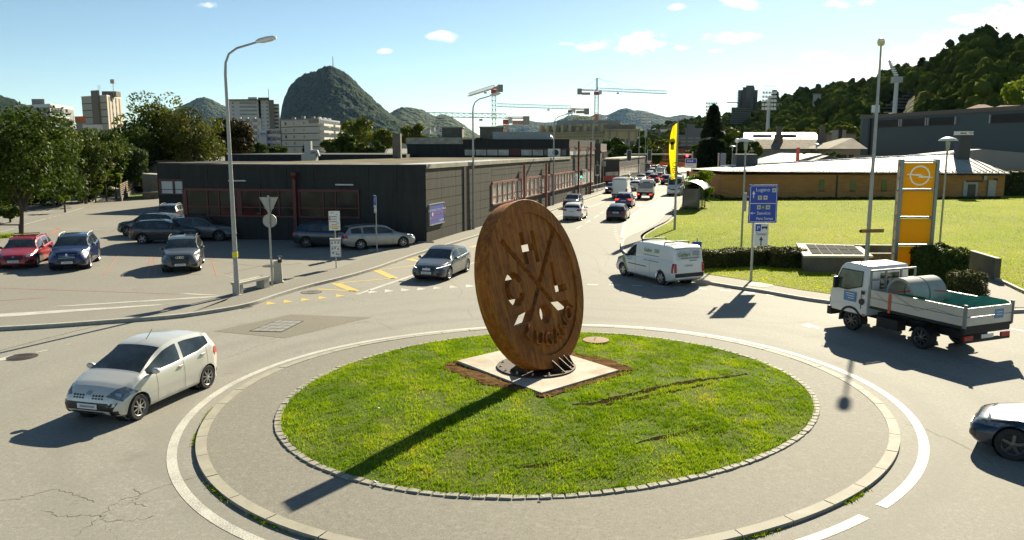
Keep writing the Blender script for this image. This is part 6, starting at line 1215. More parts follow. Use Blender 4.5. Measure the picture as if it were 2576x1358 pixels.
def wall(a, b, th, h, label, name='retaining_wall', zb=0.0, m=CONC_D):
 d = b - a; t = thing(name, label, 'wall', a, math.atan2(d.y, d.x)); L = d.length; MB().box(0, L,0, th, zb, h - .04).build('wall', m, t); MB().box(-.02, L + .02,-.02, th + .02, h - .04, h).build('coping', CONC, t); return t
w0, w1 = Vector((*at(2160,500,43.2)[:2],.1)), Vector((*at(2262,500,43.0)[:2],.1)); wall(w0, w1,.2,.92, 'dark retaining wall between the skylight box and the pylon'); w0, w1 = Vector((*at(2190,500,41.2)[:2],.1)), Vector((*at(2255,500,41.2)[:2],.1)); wall(w0, w1,.15,.72, 'lower dark wall just behind the truck cab')
wall(G(2499,704,.124), G(2434,681,.124),-.28,1.04, 'free-standing concrete wall on the lawn right of the pylon')
# left: low white wall, timber fence, planter, cycle rack
wall(G(240,476,.14), G(298,467,.14),.3,.75, 'low pale wall along the verge of the left street', 'garden_wall',0, PC)
fa_, fb_ = G(304,506,.124), G(345,478,.124); tf = thing('timber_fence', 'brown timber rail fence along the ramp left of the factory', 'fence', fa_, math.atan2((fb_ - fa_).y,(fb_ - fa_).x)); L = (fb_ - fa_).length; TIM = mat('brown_timber',(.16,.115,.065),.85,0,.25,2)
MB().box(-.1, L,-.12,.12,0,.55).build('base_wall', CONC_D, tf)
for k in range(8): MB().box(L * k / 7 - .06, L * k / 7 + .06,-.05,.05,.55,2.0).build('post', TIM, tf)
for k in range(6): MB().box(0, L,-.03,.03,.72 + .22 * k,.84 + .22 * k).build('rail', TIM, tf)
wall(G(361,501.5,.14), G(398,500,.14),.3,.85, 'dark grey planter wall between the grass patch and the factory wing', 'planter_wall')
rk = thing('cycle_rack', 'dark metal hoop rail round the foot of the left street tree', 'barrier', G(28,592,.124)); RK = mat('dark_rail',(.05,.045,.04),.6,.3)
for x0, x1 in ((-2.2,-.35),(-.9,.95)): MB().tube([(x0,-.3,.78),(x1,-.3,.78)],.05,6).build('rail', RK, rk)
for x in (-.75,.8): MB().tube([(x,-.3,0),(x,-.3,.78)],.035,6).build('post', RK, rk)
rd = thing('picnic_table', 'dark red table and benches on the grass patch by the cabin', 'table', G(375,482,.14)); MB().box(-1.6,1.6,-.4,.4,.70,.76).build('table_top', REDF, rd)
for y in (-.8,.8): MB().box(-1.6,1.6, y - .15, y + .15,.42,.47).build('seat', REDF, rd)
for x in (-1.1,1.1): MB().box(x - .05, x + .05,-.85,.85,0,.42).build('leg', REDF, rd)
# blue no-parking style plate right of the van, red banner mast
nb_ = thing('road_sign', 'small blue road sign plate just behind the white van', 'road sign', G(1752,668,.124)); MB().tube([(0,0,0),(0,0,1.5)],.03,6).build('pole', GALV, nb_); MB().box(-.28,.22,-.05,-.03,.62,1.28).build('plate', BLUE, nb_); arrow(nb_,.0,.95,.4,-.6, PLATE_W,-.056)
p = xy(2008,122); rp_ = thing('banner_mast', 'thin red mast behind the brown building roof', 'mast',(p.x, p.y,0)); MB().box(-.24,.24,-.1,.1,0, at(2008,371,122).z).build('mast', mat('red_mast',(.55,.08,.05),.5), rp_)
p = xy(1817,121); bp = thing('advert_totem', 'small white and blue totem at the left end of the brown building', 'totem',(p.x, p.y,0)); z = at(1817,385,121).z; MB().box(-.6,-.4,-.1,.1,0, z).build('post', GALV, bp); MB().box(-.2,.6,-.1,.1,1.9, z).build('blue_panel', mat('totem_blue',(.14,.2,.27),.5), bp); MB().box(-.2,.4,-.11,.09,1.2,1.899).build('white_panel', PLATE_W, bp)
# ------------------------------------------------------------------ cranes and floodlights
CW = mat('crane_white',(.56,.56,.52),.5); CR = mat('crane_red',(.42,.06,.03),.5); CY = mat('crane_orange',(.52,.2,.07),.6); CWT = mat('counterweight',(.30,.28,.23),.8)
def lattice(mb, a, b, w, n, h=None, up=Vector((0,0,1)), r=.11, tri=False):
 a, b = Vector(a), Vector(b); d = (b - a).normalized(); s = d.cross(up).normalized(); u = s.cross(d).normalized(); h = h or w
 cs = [s * w / 2,-s * w / 2, u * h] if tri else [s * w / 2 + u * h / 2,-s * w / 2 + u * h / 2,-s * w / 2 - u * h / 2, s * w / 2 - u * h / 2]; k_ = len(cs)
 for c in cs: mb.tube([a + c, b + c], r,4)
 for i in range(n):
  p, q = a.lerp(b, i / n), a.lerp(b,(i + 1) / n)
  for k in range(k_):
   mb.tube([p + cs[k], p + cs[(k + 1) % k_]], r * .7,3); mb.tube([p + cs[k], q + cs[(k + 1) % k_]], r * .6,3)
def crane(x, Y, y_base, y_jib, jib_to, cj_to, label, w=1.9, head=None, jib_vec=None, mast_m=CW, orange_from=None):
 p = xy(x, Y); zj = at(x, y_jib, Y).z; t = thing('tower_crane', label, 'tower crane',(p.x, p.y,0),0, None)
 mb = MB(); z0 = 0; lattice(mb,(0,0, z0),(0,0, zj - 1.5), w, int((zj) / 2.2), up=Vector((0,1,0)), r=.16); mb.build('mast', mast_m, t)
 if orange_from: z1_ = at(x, orange_from, Y).z; MB().box(-w * .55, w * .55,-w * .55, w * .55, max(0, z1_ - 12), z1_).build('mast_cladding', CY, t)
 MB().box(-w * .75, w * .75,-w * .75, w * .75, zj - 2.4, zj - .6).build('slewing_ring', CR, t); MB().box(w * .6, w * .6 + 1.6,-1.6,-.2, zj - 2.2, zj + .2).build('cab', CW, t)
 je = jib_vec if jib_vec else Vector((at(jib_to[0], jib_to[1], Y).x - p.x,0, at(jib_to[0], jib_to[1], Y).z - zj)); ce = Vector((at(cj_to[0], cj_to[1], Y).x - p.x,0, at(cj_to[0], cj_to[1], Y).z - zj)) if not jib_vec else -je.normalized() * 13
 mb = MB(); L = je.length; lattice(mb,(0,0, zj),(je.x, je.y, zj + je.z),1.4, max(8, int(L / 2.4)),1.7, r=.15, tri=True); mb.build('jib', CW, t)
 mb = MB(); lattice(mb,(0,0, zj - .2),(ce.x, ce.y, zj + ce.z - .2),1.2,6,.7, r=.13, tri=True); mb.build('counter_jib', CR, t); cd = ce.normalized(); c = Vector((0,0, zj)) + ce; MB().obox((c.x, c.y, c.z - .9),(2.6,2.2,3.4), math.atan2(cd.y, cd.x)).build('counterweight', CWT, t); MB().obox((ce.x * .62, ce.y * .62, zj - 1.7),(5,.15,1.5), math.atan2(cd.y, cd.x)).build('banner', mat('crane_banner',(.55,.25,.18),.6), t)
 if head:
  zh = at(x, head, Y).z; mb = MB(); lattice(mb,(0,0, zj),(0,0, zh),.9,5, up=Vector((0,1,0)), r=.13); mb.build('tower_head', mat('crane_dark',(.10,.10,.10),.5), t)
  for f in (.35,.7): MB().tube([(0,0, zh),(je.x * f, je.y * f, zj + je.z * f + 1.2)],.07,4).build('stay_rod', GALV, t)
  MB().tube([(0,0, zh),(ce.x * .9, ce.y * .9, zj + .3)],.07,4).build('stay_rod', GALV, t)
 MB().box(je.x * .3 - .7, je.x * .3 + .7, je.y * .3 - .6, je.y * .3 + .6, zj + je.z * .3 - 1.3, zj + je.z * .3 - .5).build('trolley', POLE_GREY, t)
crane(1243,400,340,222, None, None, 'white and red tower crane with its jib pointing to the left and nearer', jib_vec=Vector((-16,62,0)))
crane(1499,480,320,228,(1678,236),(1458,226), 'tall tower crane with pointed head above the yellow building',2.1, head=196, orange_from=288)
crane(1273,330,340,297,(1062,293),(1324,297), 'low flat-top tower crane with its long jib pointing left',1.7, mast_m=CY)
crane(1434,450,330,274,(1250,268),(1476,276), 'flat-top tower crane behind the yellow building with its jib pointing left',1.8)
p = xy(1905,800); lc = thing('tower_crane', 'tiny distant crane beside the hillside tower', 'tower crane',(p.x, p.y,40)); zj = at(1905,258,800).z - 40; MB().tube([(0,0,0),(0,0, zj)],.7,4).build('mast', POLE_GREY, lc); MB().tube([(-32,0, zj),(12,0, zj)],.5,4).build('jib', POLE_GREY, lc)
def floodmast(x, Y, y0, y1, label, tilt=False):
 p = xy(x, Y); z1 = at(x, y1, Y).z; t = thing('floodlight_mast', label, 'floodlight mast',(p.x, p.y,0)); MB().tube([(0,0,0),(0,0, z1)],[.75,.5],10).build('mast', mat('mast_pale',(.44,.46,.44),.5), t, True)
 if tilt:
  MB().box(-1.2,1.2,-.8,.8, z1 - 1.2, z1 + .3).build('platform', GALV, t); MB().tube([(0,0, z1),(-1.8,0, z1 + 3),(-2.4,0, z1 + 4.6)],[.45,.35,.2],6).build('tilted_arm', GALV, t)
  for k in range(7): MB().obox((-.5 - .32 * k,-.5, z1 + .8 + .55 * k),(.9,.5,.3)).build('floodlight', LAMP_WHITE, t)
 else:
  for k in range(7):
   MB().box(-2.7 if k < 4 else -2,2.7 if k < 4 else 2,-.15,.15, z1 - 4.4 + 1.3 * k, z1 - 4.25 + 1.3 * k).build('rack_bar', GALV, t)
   if k < 5:
    for j in range(5): MB().box(-2.4 + 1.0 * j,-1.7 + 1.0 * j,-.5,-.16, z1 - 4.2 + 1.3 * k, z1 - 3.5 + 1.3 * k).build('floodlight', LAMP_WHITE, t)
floodmast(1929,270,330,243, 'pale stadium floodlight mast before the wooded hill'); floodmast(2244,215,290,196, 'stadium floodlight mast with tilted head behind the blue-grey hall', True); floodmast(1786,330,330,268, 'stadium floodlight mast peeking out above the dark conifer'); floodmast(1624,380,330,292, 'faint floodlight mast above the far street trees')
p = xy(2196,176); sm = thing('camera_mast', 'short mast with a white camera on the left end of the blue-grey hall', 'mast',(p.x, p.y,0)); z = at(2196,283,176).z; MB().tube([(0,0,8),(0,0, z)],.35,8).build('mast', GALV, sm); MB().box(-.7,.7,-.4,.4, z, z + 1.6).build('camera_box', LAMP_WHITE, sm)
# ------------------------------------------------------------------ vehicles
PLAN = [(0,.66),(.012,.78),(.035,.87),(.07,.935),(.14,.98),(.3,1),(.8,1),(.92,.97),(.965,.92),(.99,.85),(1,.76)]
PLAN_VAN = [(0,.70),(.012,.80),(.035,.89),(.07,.945),(.14,.985),(.3,1),(.9,1),(.97,.985),(.99,.965),(1,.93)]
BOT = [(0,.34),(.03,.24),(.08,.19),(.9,.20),(.96,.27),(1,.40)]
SPEC = {
 'micro': dict(L=3.60, W=1.62, wb=2.40, fo=.64, rw=.29, top=[(0,.50),(.012,.66),(.05,.80),(.10,.88),(.20,.985),(.225,1.01),(.47,1.42),(.56,1.475),(.68,1.485),(.84,1.44),(.92,1.36),(.972,1.08),(.99,.95),(1,.55)], belt=[(0,.5),(.2,.90),(.5,.93),(.75,.99),(.9,1.10),(1,.95)], cowl=.235, rf=.455, rr=.935, hb=.972, sw=(.27,.885), pil=[(.585,.615)], rwf=.73, doors=[(.34),(.60),(.845)], handles=[.57,.80], spokes=8),
 'hatch': dict(L=4.25, W=1.78, wb=2.62, fo=.86, rw=.325, top=[(0,.50),(.010,.66),(.035,.75),(.10,.82),(.27,.94),(.29,.96),(.45,1.35),(.54,1.43),(.68,1.43),(.83,1.34),(.90,1.25),(.965,1.0),(.985,.92),(1,.58)], belt=[(0,.5),(.28,.88),(.6,.92),(.9,.99),(1,.85)], cowl=.30, rf=.445, rr=.885, hb=.965, sw=(.335,.865), pil=[(.575,.60)], rwf=.72, doors=[.355,.588,.80], handles=[.56,.765], spokes=5),
 'suv': dict(L=4.45, W=1.85, wb=2.66, fo=.88, rw=.35, top=[(0,.58),(.008,.78),(.03,.91),(.09,.99),(.255,1.09),(.275,1.11),(.42,1.52),(.51,1.60),(.68,1.615),(.84,1.56),(.905,1.47),(.965,1.16),(.985,1.05),(1,.62)], belt=[(0,.55),(.27,1.02),(.6,1.05),(.9,1.12),(1,.98)], cowl=.285, rf=.425, rr=.895, hb=.962, sw=(.32,.88), pil=[(.565,.59),(.765,.785)], rwf=.75, doors=[.35,.578,.79], handles=[.55,.755], spokes=5, clad=True, rails=True),
 'estate': dict(L=4.72, W=1.82, wb=2.74, fo=.92, rw=.325, top=[(0,.48),(.008,.64),(.03,.74),(.09,.81),(.245,.95),(.265,.97),(.405,1.38),(.50,1.465),(.70,1.475),(.86,1.42),(.915,1.34),(.97,1.03),(.985,.93),(1,.56)], belt=[(0,.5),(.26,.90),(.6,.93),(.9,.99),(1,.86)], cowl=.275, rf=.40, rr=.905, hb=.968, sw=(.31,.895), pil=[(.545,.568),(.735,.755)], rwf=.73, doors=[.335,.556,.75], handles=[.53,.72], spokes=7, rails=True),
 'van': dict(L=4.75, W=1.80, wb=2.95, fo=.86, rw=.32, top=[(0,.52),(.008,.70),(.03,.86),(.09,.95),(.165,1.06),(.185,1.10),(.33,1.68),(.40,1.79),(.55,1.83),(.93,1.82),(.968,1.77),(.985,1.35),(.993,1.0),(1,.55)], belt=[(0,.5),(.18,1.0),(.5,1.10),(.95,1.14),(1,.95)], cowl=.20, rf=.34, rr=.97, hb=.971, sw=(.235,.385), pil=[], rwf=.86, doors=[.225,.40,.635], handles=[.375,.60], spokes=6, steel=True),
 'tallvan': dict(L=5.9, W=2.0, wb=3.6, fo=1.0, rw=.35, top=[(0,.55),(.008,.82),(.03,1.0),(.10,1.18),(.14,1.26),(.155,1.30),(.25,2.18),(.30,2.45),(.38,2.56),(.96,2.56),(.985,2.48),(.994,1.6),(1,.6)], belt=[(0,.5),(.15,1.18),(.5,1.25),(.97,1.28),(1,1.1)], cowl=.165, rf=.255, rr=.985, hb=.986, sw=(.185,.29), pil=[], rwf=.86, doors=[.175,.31,.52], handles=[.29], spokes=6, steel=True),
 'saloon': dict(L=4.6, W=1.85, wb=2.8, fo=.86, rw=.345, top=[(0,.48),(.008,.62),(.03,.72),(.09,.80),(.25,.94),(.27,.96),(.42,1.33),(.52,1.41),(.64,1.41),(.78,1.30),(.90,1.06),(.965,.99),(.985,.90),(1,.55)], belt=[(0,.5),(.27,.88),(.6,.92),(.9,.97),(1,.85)], cowl=.28, rf=.415, rr=.70, hb=.88, sw=(.315,.80), pil=[(.56,.58)], rwf=.72, doors=[.34,.57,.77], handles=[.54,.74], spokes=5),
}
def _samp(pts, fs, sm=.006):
 x = np.linspace(0,1,401); y = np.interp(x,[p[0] for p in pts],[p[1] for p in pts]); k = max(1, int(sm * 401)); ker = np.hanning(2 * k + 3); ker /= ker.sum()
 ys = np.convolve(np.pad(y, k + 1, 'edge'), ker, 'valid'); e = np.clip(np.minimum(x,1 - x) / (3 * sm),0,1); return np.interp(fs, x, ys * e + y * (1 - e))
PANEL_GAP = mat('panel_gap',(.012,.012,.012),.7); GRILLE = mat('grille_black',(.012,.012,.013),.35,0,.3,20)
WHEELS = {}; INTER = mat('car_interior',(.035,.035,.038),.8,0,.3,5)
def wheel_meshes(rw, spokes, steel, dark):
 key = (rw, spokes, steel, dark)
 if key in WHEELS: return WHEELS[key]
 t = MB().lathe([(rw * .64,-.09),(rw * .93,-.105),(rw,-.08),(rw,.08),(rw * .93,.105),(rw * .66,.10),(rw * .64,.06)],28, axis='y', close=True).mesh('wheel', RUBBER, True,40)
 m = ALLOY_D if dark else ALLOY; mb = MB(); mb.lathe([(rw * .60,.075),(rw * .67,.10),(rw * .67,.06),(rw * .60,.05)],28, axis='y', close=True); mb.lathe([(rw * .17,.05),(rw * .17,.092),(.01,.098)],12, axis='y')
 for k in range(spokes):
  a = 2 * math.pi * k / spokes; wd = rw * (.17 if spokes <= 6 else .09); c = Vector((math.cos(a),0, math.sin(a))); s = Vector((-math.sin(a),0, math.cos(a))); q = []
  for r, w_, y in ((rw * .10, wd * .6,.088),(rw * .62, wd * .5,.082)): q += [c * r + s * w_ + Vector((0, y,0)), c * r - s * w_ + Vector((0, y,0)), c * r - s * w_ + Vector((0, y - .04,0)), c * r + s * w_ + Vector((0, y - .04,0))]
  mb.add(q,[(0,1,2,3),(7,6,5,4)] + [(i,4 + i,4 + (i + 1) % 4,(i + 1) % 4) for i in range(4)])
 r_ = mb.mesh('rim', m, True,40); bk = MB().lathe([(rw * .62,.0),(rw * .62,.03),(.01,.03)],20, axis='y').mesh('wheel_shade_disc', mat('wheel_shadow',(.03,.03,.03),.6,.3)); WHEELS[key] = (t, r_, bk); return WHEELS[key]  # dark disc paints in the shade behind the spokes
def car(kind, label, cat, paint, pos, az, rear='off', front='off', name='car', group=None, dark_rims=False, near=True, glass=None, scale=1.0, roof=None, extras=(), plate=PLATE_W):
 P = SPEC[kind]; L, W, wb = P['L'], P['W'] / 2, P['wb']; rw = P['rw']; xf = wb / 2 + P['fo']; glass = glass or CGLASS
 t = thing(name, label, cat, pos, heading(az), group); t.scale = (scale,) * 3
 marks = sorted({P['cowl'], P['rf'], P['rr'], P['hb'], *P['sw'], *[q for p in P['pil'] for q in p]}); fw, rwf = (xf - wb / 2) / L,(xf + wb / 2) / L; Ra = rw + .055
 n0 = 30 if near else 16; fs = set(np.round(np.r_[0,.006,.014,.025,.04, np.linspace(.06,.95, n0),.97,.982,.992,1],4)) | set(marks)
 for c in (fw, rwf):
  for q in np.linspace(-1.15,1.15,15 if near else 9): fs.add(round(c + q * Ra / L,4))
 fs = np.array(sorted(f for f in fs if 0 <= f <= 1)); keep = [0]
 for i in range(1, len(fs)):
  if fs[i] - fs[keep[-1]] > .0022 or fs[i] in marks: keep.append(i)
 fs = fs[keep]
 zt = _samp(P['top'], fs); zs = np.minimum(_samp(P['belt'], fs), zt - .05); w = _samp(PLAN_VAN if kind in ('van', 'tallvan') else PLAN, fs,.004) * W; zb = np.interp(fs,[p[0] for p in BOT],[p[1] for p in BOT]) + (.04 if P.get('clad') else 0); zb = np.minimum(zb, zs - .12); xs = xf - fs * L
 cab = np.clip((zt - zs - .08) / .28,0,1); wr = w * (.90 + (P['rwf'] - .90) * cab); nside = 9 if near else 6
 def yside(u, wv): return wv * (.962 + .038 * math.sin(min(1, u / .55) * math.pi / 2) - (.05 * max(0,(u - .55) / .45) ** 2))
 rows = []
 rows.append((0 * w, zb)); rows.append((w * .88, zb))
 for k in range(nside + 1): u = k / nside; rows.append((np.array([yside(u, q) for q in w]), zb + .05 + (zs - zb - .05) * u))
 js = len(rows) - 1
 gb_ = w * (.915 + .01 * (1 - cab)); rows.append((gb_, zs + .018 + .012 * cab)); jg0 = len(rows) - 1
 gtz = np.maximum(zt - .085 * cab - .03, zs + .02); gty = wr + (gb_ - wr) * .10
 rows.append(((gb_ + gty) / 2 + .012 * cab,(zs + .02 + gtz) / 2)); rows.append((gty, gtz)); jg1 = len(rows) - 1
 rows.append((wr * .955, zt - .022 - .01 * (1 - cab))); jr = len(rows) - 1
 rows.append((wr * .72, zt - .004)); rows.append((wr * .36, zt + .010)); rows.append((0 * w, zt + .014)); nr = len(rows); ns = len(fs)
 Y = np.array([r[0] * np.ones(ns) for r in rows]); Z = np.array([r[1] * np.ones(ns) for r in rows])
 parts = {'body': [], 'windshield': [], 'rear_window': [], 'side_window_L': [], 'side_window_R': []}
 V = []; idx = {}
 for s in (1,-1):
  for j in range(nr):
   for i in range(ns):
    if s == -1 and j in (0, nr - 1): idx[(s, j, i)] = idx[(1, j, i)]; continue
    idx[(s, j, i)] = len(V); V.append([xs[i], s * Y[j, i], Z[j, i]])
 side_bins = [(P['sw'][0], P['sw'][1])]
 cuts = [P['sw'][0]] + [q for p in P['pil'] for q in p] + [P['sw'][1]]; bins = [(cuts[2 * k], cuts[2 * k + 1]) for k in range(len(cuts) // 2)]
 faces_all = []; fl = {'body': [], 'windshield': [], 'rear_window': []}; sidef = {}
 for s in (1,-1):
  for j in range(nr - 1):
   for i in range(ns - 1):
    q = [idx[(s, j, i)], idx[(s, j, i + 1)], idx[(s, j + 1, i + 1)], idx[(s, j + 1, i)]]
    if s == 1: q = q[::-1]
    q = tuple(dict.fromkeys(q)); faces_all.append(q); fm = (fs[i] + fs[i + 1]) / 2
    if j >= jr and P['cowl'] < fm < P['rf']: fl['windshield'].append(q); continue
    if j >= jr and P['rr'] < fm < P['hb']: fl['rear_window'].append(q); continue
    if jg0 <= j < jg1:
     hit = [k for k,(a, b) in enumerate(bins) if a < fm < b]
     if hit: sidef.setdefault((s, hit[0]),[]).append(q); continue
    if 1 <= j < js:
     cx = (xs[i] + xs[i + 1]) / 2; cz = (Z[j, i] + Z[j + 1, i] + Z[j, i + 1] + Z[j + 1, i + 1]) / 4
     if min(math.hypot(cx - wb / 2, cz - rw), math.hypot(cx + wb / 2, cz - rw)) < Ra: continue
    fl['body'].append(q)
 for i in (0, ns - 1):
  q = [idx[(1, j, i)] for j in range(nr)] + [idx[(-1, j, i)] for j in range(nr - 2,0,-1)]; q = q if i == 0 else q[::-1]; fl['body'].append(tuple(q)); faces_all.append(tuple(q))
 bvh = BVHTree.FromPolygons([Vector(v) for v in V], faces_all)
 V2 = [list(v) for v in V]
 for s in (1,-1):
  for j in range(1, js + 1):
   for i in range(ns):
    v = V2[idx[(s, j, i)]]
    for cx in (wb / 2,-wb / 2):
     dx, dz = v[0] - cx, v[2] - rw; d = math.hypot(dx, dz)
     if .4 * Ra < d < Ra: v[0], v[2] = cx + dx / d * Ra, rw + dz / d * Ra
 def part(nm, faces, m, pv=None, smooth=True, label=None):
  used = sorted({k for f in faces for k in f}); mp = {k: i for i, k in enumerate(used)}; mb = MB(); mb.add([(pv or V)[k] for k in used],[tuple(mp[k] for k in f) for f in faces])
  me = bpy.data.meshes.new(nm); me.from_pydata(mb.v,[], mb.f); me.update(); me.materials.append(m)
  if smooth: me.polygons.foreach_set('use_smooth',[True] * len(me.polygons)); me.set_sharp_from_angle(angle=R(38))
  return link(nm, me, t, label)
 part('body', fl['body'], paint, V2); part('windshield', fl['windshield'], glass)
 if fl['rear_window']: part('rear_window', fl['rear_window'], glass)
 for (s, k), f in sidef.items(): part('side_window', f, glass)
 def ray(o, d):
  h = bvh.ray_cast(Vector(o), Vector(d));
  if h[0] is None: h = bvh.find_nearest(Vector(o) + Vector(d) * .35)
  return h
 def decal(nm, corners, d, m, nu=6, nv=3, off=.006, thick=0):
  vs = []; C = [Vector(c) for c in corners]; d = Vector(d).normalized()
  for b in range(nv + 1):
   for a in range(nu + 1):
    u, v = a / nu, b / nv; o = (C[0] * (1 - u) + C[1] * u) * (1 - v) + (C[3] * (1 - u) + C[2] * u) * v; h = ray(o, d); n = h[1] if h[1].dot(d) < 0 else -h[1]; vs.append(h[0] + n * off)
  mb = MB(); mb.add(vs,[(b * (nu + 1) + a, b * (nu + 1) + a + 1,(b + 1) * (nu + 1) + a + 1,(b + 1) * (nu + 1) + a) for a in range(nu) for b in range(nv)]); return mb.build(nm, m, t, True,50)
 X0 = xf + 1.0; X1 = xf - L - 1.0
 hz = P['top'][2][1]; tall = kind in ('van', 'tallvan')
 hl = HEAD_LIT if front == 'lit' else HEAD_LENS
 for s in (1,-1):
  if kind == 'micro': decal('headlight',[(X0, s * W * .54,1.28),(X0, s * W * .90,1.24),(X0, s * W * .98,1.60),(X0, s * W * .82,1.62)],(-.86,0,-.5), hl,8,6,.008); decal('headlight_bulb',[(X0, s * W * .74,1.34),(X0, s * W * .84,1.34),(X0, s * W * .84,1.42),(X0, s * W * .74,1.42)],(-.86,0,-.5), CHROME,3,3,.012); continue
  decal('headlight',[(X0, s * W * .50, hz - .13),(X0, s * W * .93, hz - .06),(X0, s * W * .93, hz + .05),(X0, s * W * .50, hz - .03)],(-1,0,0), hl,7,3,.008)
  if near: decal('headlight',[(xf - .02, s * 2, hz - .10),(xf - .42, s * 2, hz + .02),(xf - .38, s * 2, hz + .07),(xf - .02, s * 2, hz + .02)],(0,-s,0), hl,6,2,.008)
 gz = hz - .16; big = P.get('bigg', kind in ('hatch', 'suv', 'saloon'))
 if kind == 'micro':
  decal('grille',[(X0,-W * .74,.36),(X0, W * .74,.36),(X0, W * .84,.53),(X0,-W * .84,.53)],(-1,0,0), GRILLE,14,4,.007); decal('lower_grille',[(X0,-W * .5,.27),(X0, W * .5,.27),(X0, W * .5,.34),(X0,-W * .5,.34)],(-1,0,0), GRILLE,8,2,.007)
  for s in (1,-1):
   for a in range(4):
    for b in range(2): y = s * (W * .13 + .075 * a); z = hz - .20 + .055 * b - .012 * a * 0; decal('nostril',[(X0, y, z),(X0, y + s * .05, z),(X0, y + s * .05, z + .032),(X0, y, z + .032)],(-1,0,0), GRILLE,1,1,.007)
   decal('fog_light',[(X0, s * W * .66,.26),(X0, s * W * .84,.26),(X0, s * W * .84,.36),(X0, s * W * .66,.36)],(-1,0,0), GRILLE,4,3,.009)
 else:
  decal('grille',[(X0,-W * .40,.36 if big else gz - .10),(X0, W * .40,.36 if big else gz - .10),(X0, W * .46, gz + .06),(X0,-W * .46, gz + .06)],(-1,0,0), GRILLE,10,4,.007)
  for s in (1,-1): decal('air_intake',[(X0, s * W * .55,.32),(X0, s * W * .84,.34),(X0, s * W * .84,.48),(X0, s * W * .58,.44)],(-1,0,0), GRILLE,4,2,.007)
  decal('lower_grille',[(X0,-W * .5,.27),(X0, W * .5,.27),(X0, W * .5,.33),(X0,-W * .5,.33)],(-1,0,0), GRILLE,8,1,.007)
 def plate_(x, dx, z):
  h = ray((x,0, z),(dx,0,0))[0]; o = MB().box(-.008,.008,-.25,.25,-.055,.055).build('license_plate', plate, t); o.location = (h.x - dx * .02,0, z)
  if near: q = MB().box(-.0105,.0105,-.18,.2,-.022,.022).build('plate_print', GREYP, o)
 plate_(X0,-1,.44 if kind != 'micro' else .45); plate_(X1,1,.78 if not tall and kind != 'suv' else (.95 if kind == 'van' else .82))
 tz = float(np.interp(.97, fs, zs)) - .05; tl = RED_LIT if rear == 'lit' else RED_LENS
 for s in (1,-1):
  if tall: decal('tail_light',[(X1, s * W * .78, tz - .36),(X1, s * W * .93, tz - .36),(X1, s * W * .93, tz + .05),(X1, s * W * .78, tz + .05)],(1,0,0), tl,3,6,.012); decal('tail_light',[(xf - L + .05, s * 2, tz - .36),(xf - L + .17, s * 2, tz - .36),(xf - L + .15, s * 2, tz + .05),(xf - L + .05, s * 2, tz + .05)],(0,-s,0), tl,3,5,.012)
  else: decal('tail_light',[(X1, s * W * .52, tz - .10),(X1, s * W * .88, tz - .14),(X1, s * W * .88, tz + .04),(X1, s * W * .52, tz + .02)],(1,0,0), tl,6,3,.008); decal('tail_light',[(xf - L + .02, s * 2, tz - .14),(xf - L + .30, s * 2, tz - .10),(xf - L + .26, s * 2, tz + .05),(xf - L + .02, s * 2, tz + .04)],(0,-s,0), tl,5,3,.008)
 if rear == 'lit' and not tall: decal('brake_light',[(X1,-.15, float(np.interp(P['rr'], fs, zt)) - .015),(X1,.15, float(np.interp(P['rr'], fs, zt)) - .015),(X1,.15, float(np.interp(P['rr'], fs, zt)) + .0),(X1,-.15, float(np.interp(P['rr'], fs, zt)) + .0)],(1,0,0), RED_LIT,3,1,.012)
 decal('rear_bumper',[(X1,-W * .86,.28 if not P.get('clad') else .34),(X1, W * .86,.28 if not P.get('clad') else .34),(X1, W * .9,.42 if not tall else .62),(X1,-W * .9,.42 if not tall else .62)],(1,0,0), BLACK,12,2,.010)
 clad = P.get('clad') or tall
 for s in (1,-1):
  decal('sill',[(wb / 2 - Ra - .02, s * 2,.235 if not P.get('clad') else .27),(-wb / 2 + Ra + .02, s * 2,.235 if not P.get('clad') else .27),(-wb / 2 + Ra + .02, s * 2,.38 if P.get('clad') else .28),(wb / 2 - Ra - .02, s * 2,.38 if P.get('clad') else .28)],(0,-s,0), BLACK if clad else paint,10,1,.008)
  for cx in (wb / 2,-wb / 2):
   vs = []; na_ = 14
   for k in range(na_ + 1):
    a = R(-12 + 204 * k / na_)
    for rr in (Ra - .004, Ra + (.06 if P.get('clad') else .022)):
     px_, pz_ = cx + rr * math.cos(a), rw + rr * math.sin(a); h = ray((px_, s * 2, max(pz_,.2)),(0,-s,0))[0]; vs.append((px_, h.y + s * .008, pz_))
   mb = MB(); mb.add(vs,[(2 * k,2 * k + 1,2 * k + 3,2 * k + 2) for k in range(na_)]); mb.build('wheel_arch', BLACK if P.get('clad') else paint, t, True)
   a, b = sorted((s * W * .45, s * (W - .235))); MB().lathe([(Ra * .99, a),(Ra * .99, b),(.02, b)],18, c=(cx,0, rw), axis='y').build('wheel_well', PANEL_GAP, t)
   tm, rm, bk = wheel_meshes(rw, P['spokes'], P.get('steel', False), dark_rims); o = link('wheel', tm, t); o.location = (cx, s * (W - .125), rw); o.rotation_euler = (0, random.uniform(0,6),0 if s > 0 else math.pi); link('rim', rm, o); link('wheel_shade_disc', bk, o)
  if near or kind in ('suv',):
   for fd in P['doors']:
    x = xf - fd * L; z1 = float(np.interp(fd, fs, zs)); decal('door_gap',[(x - .004, s * 2,.30),(x + .004, s * 2,.30),(x + .004, s * 2, z1),(x - .004, s * 2, z1)],(0,-s,0), PANEL_GAP,1,8,.004)
   for fd in P['handles']: x = xf - fd * L; z = float(np.interp(fd, fs, zs)) - .10; h = ray((x, s * 2, z),(0,-s,0))[0]; MB().obox((0,0,0),(.17,.035,.03)).build('door_handle', paint, t).location = (x, h.y + s * .015, z)
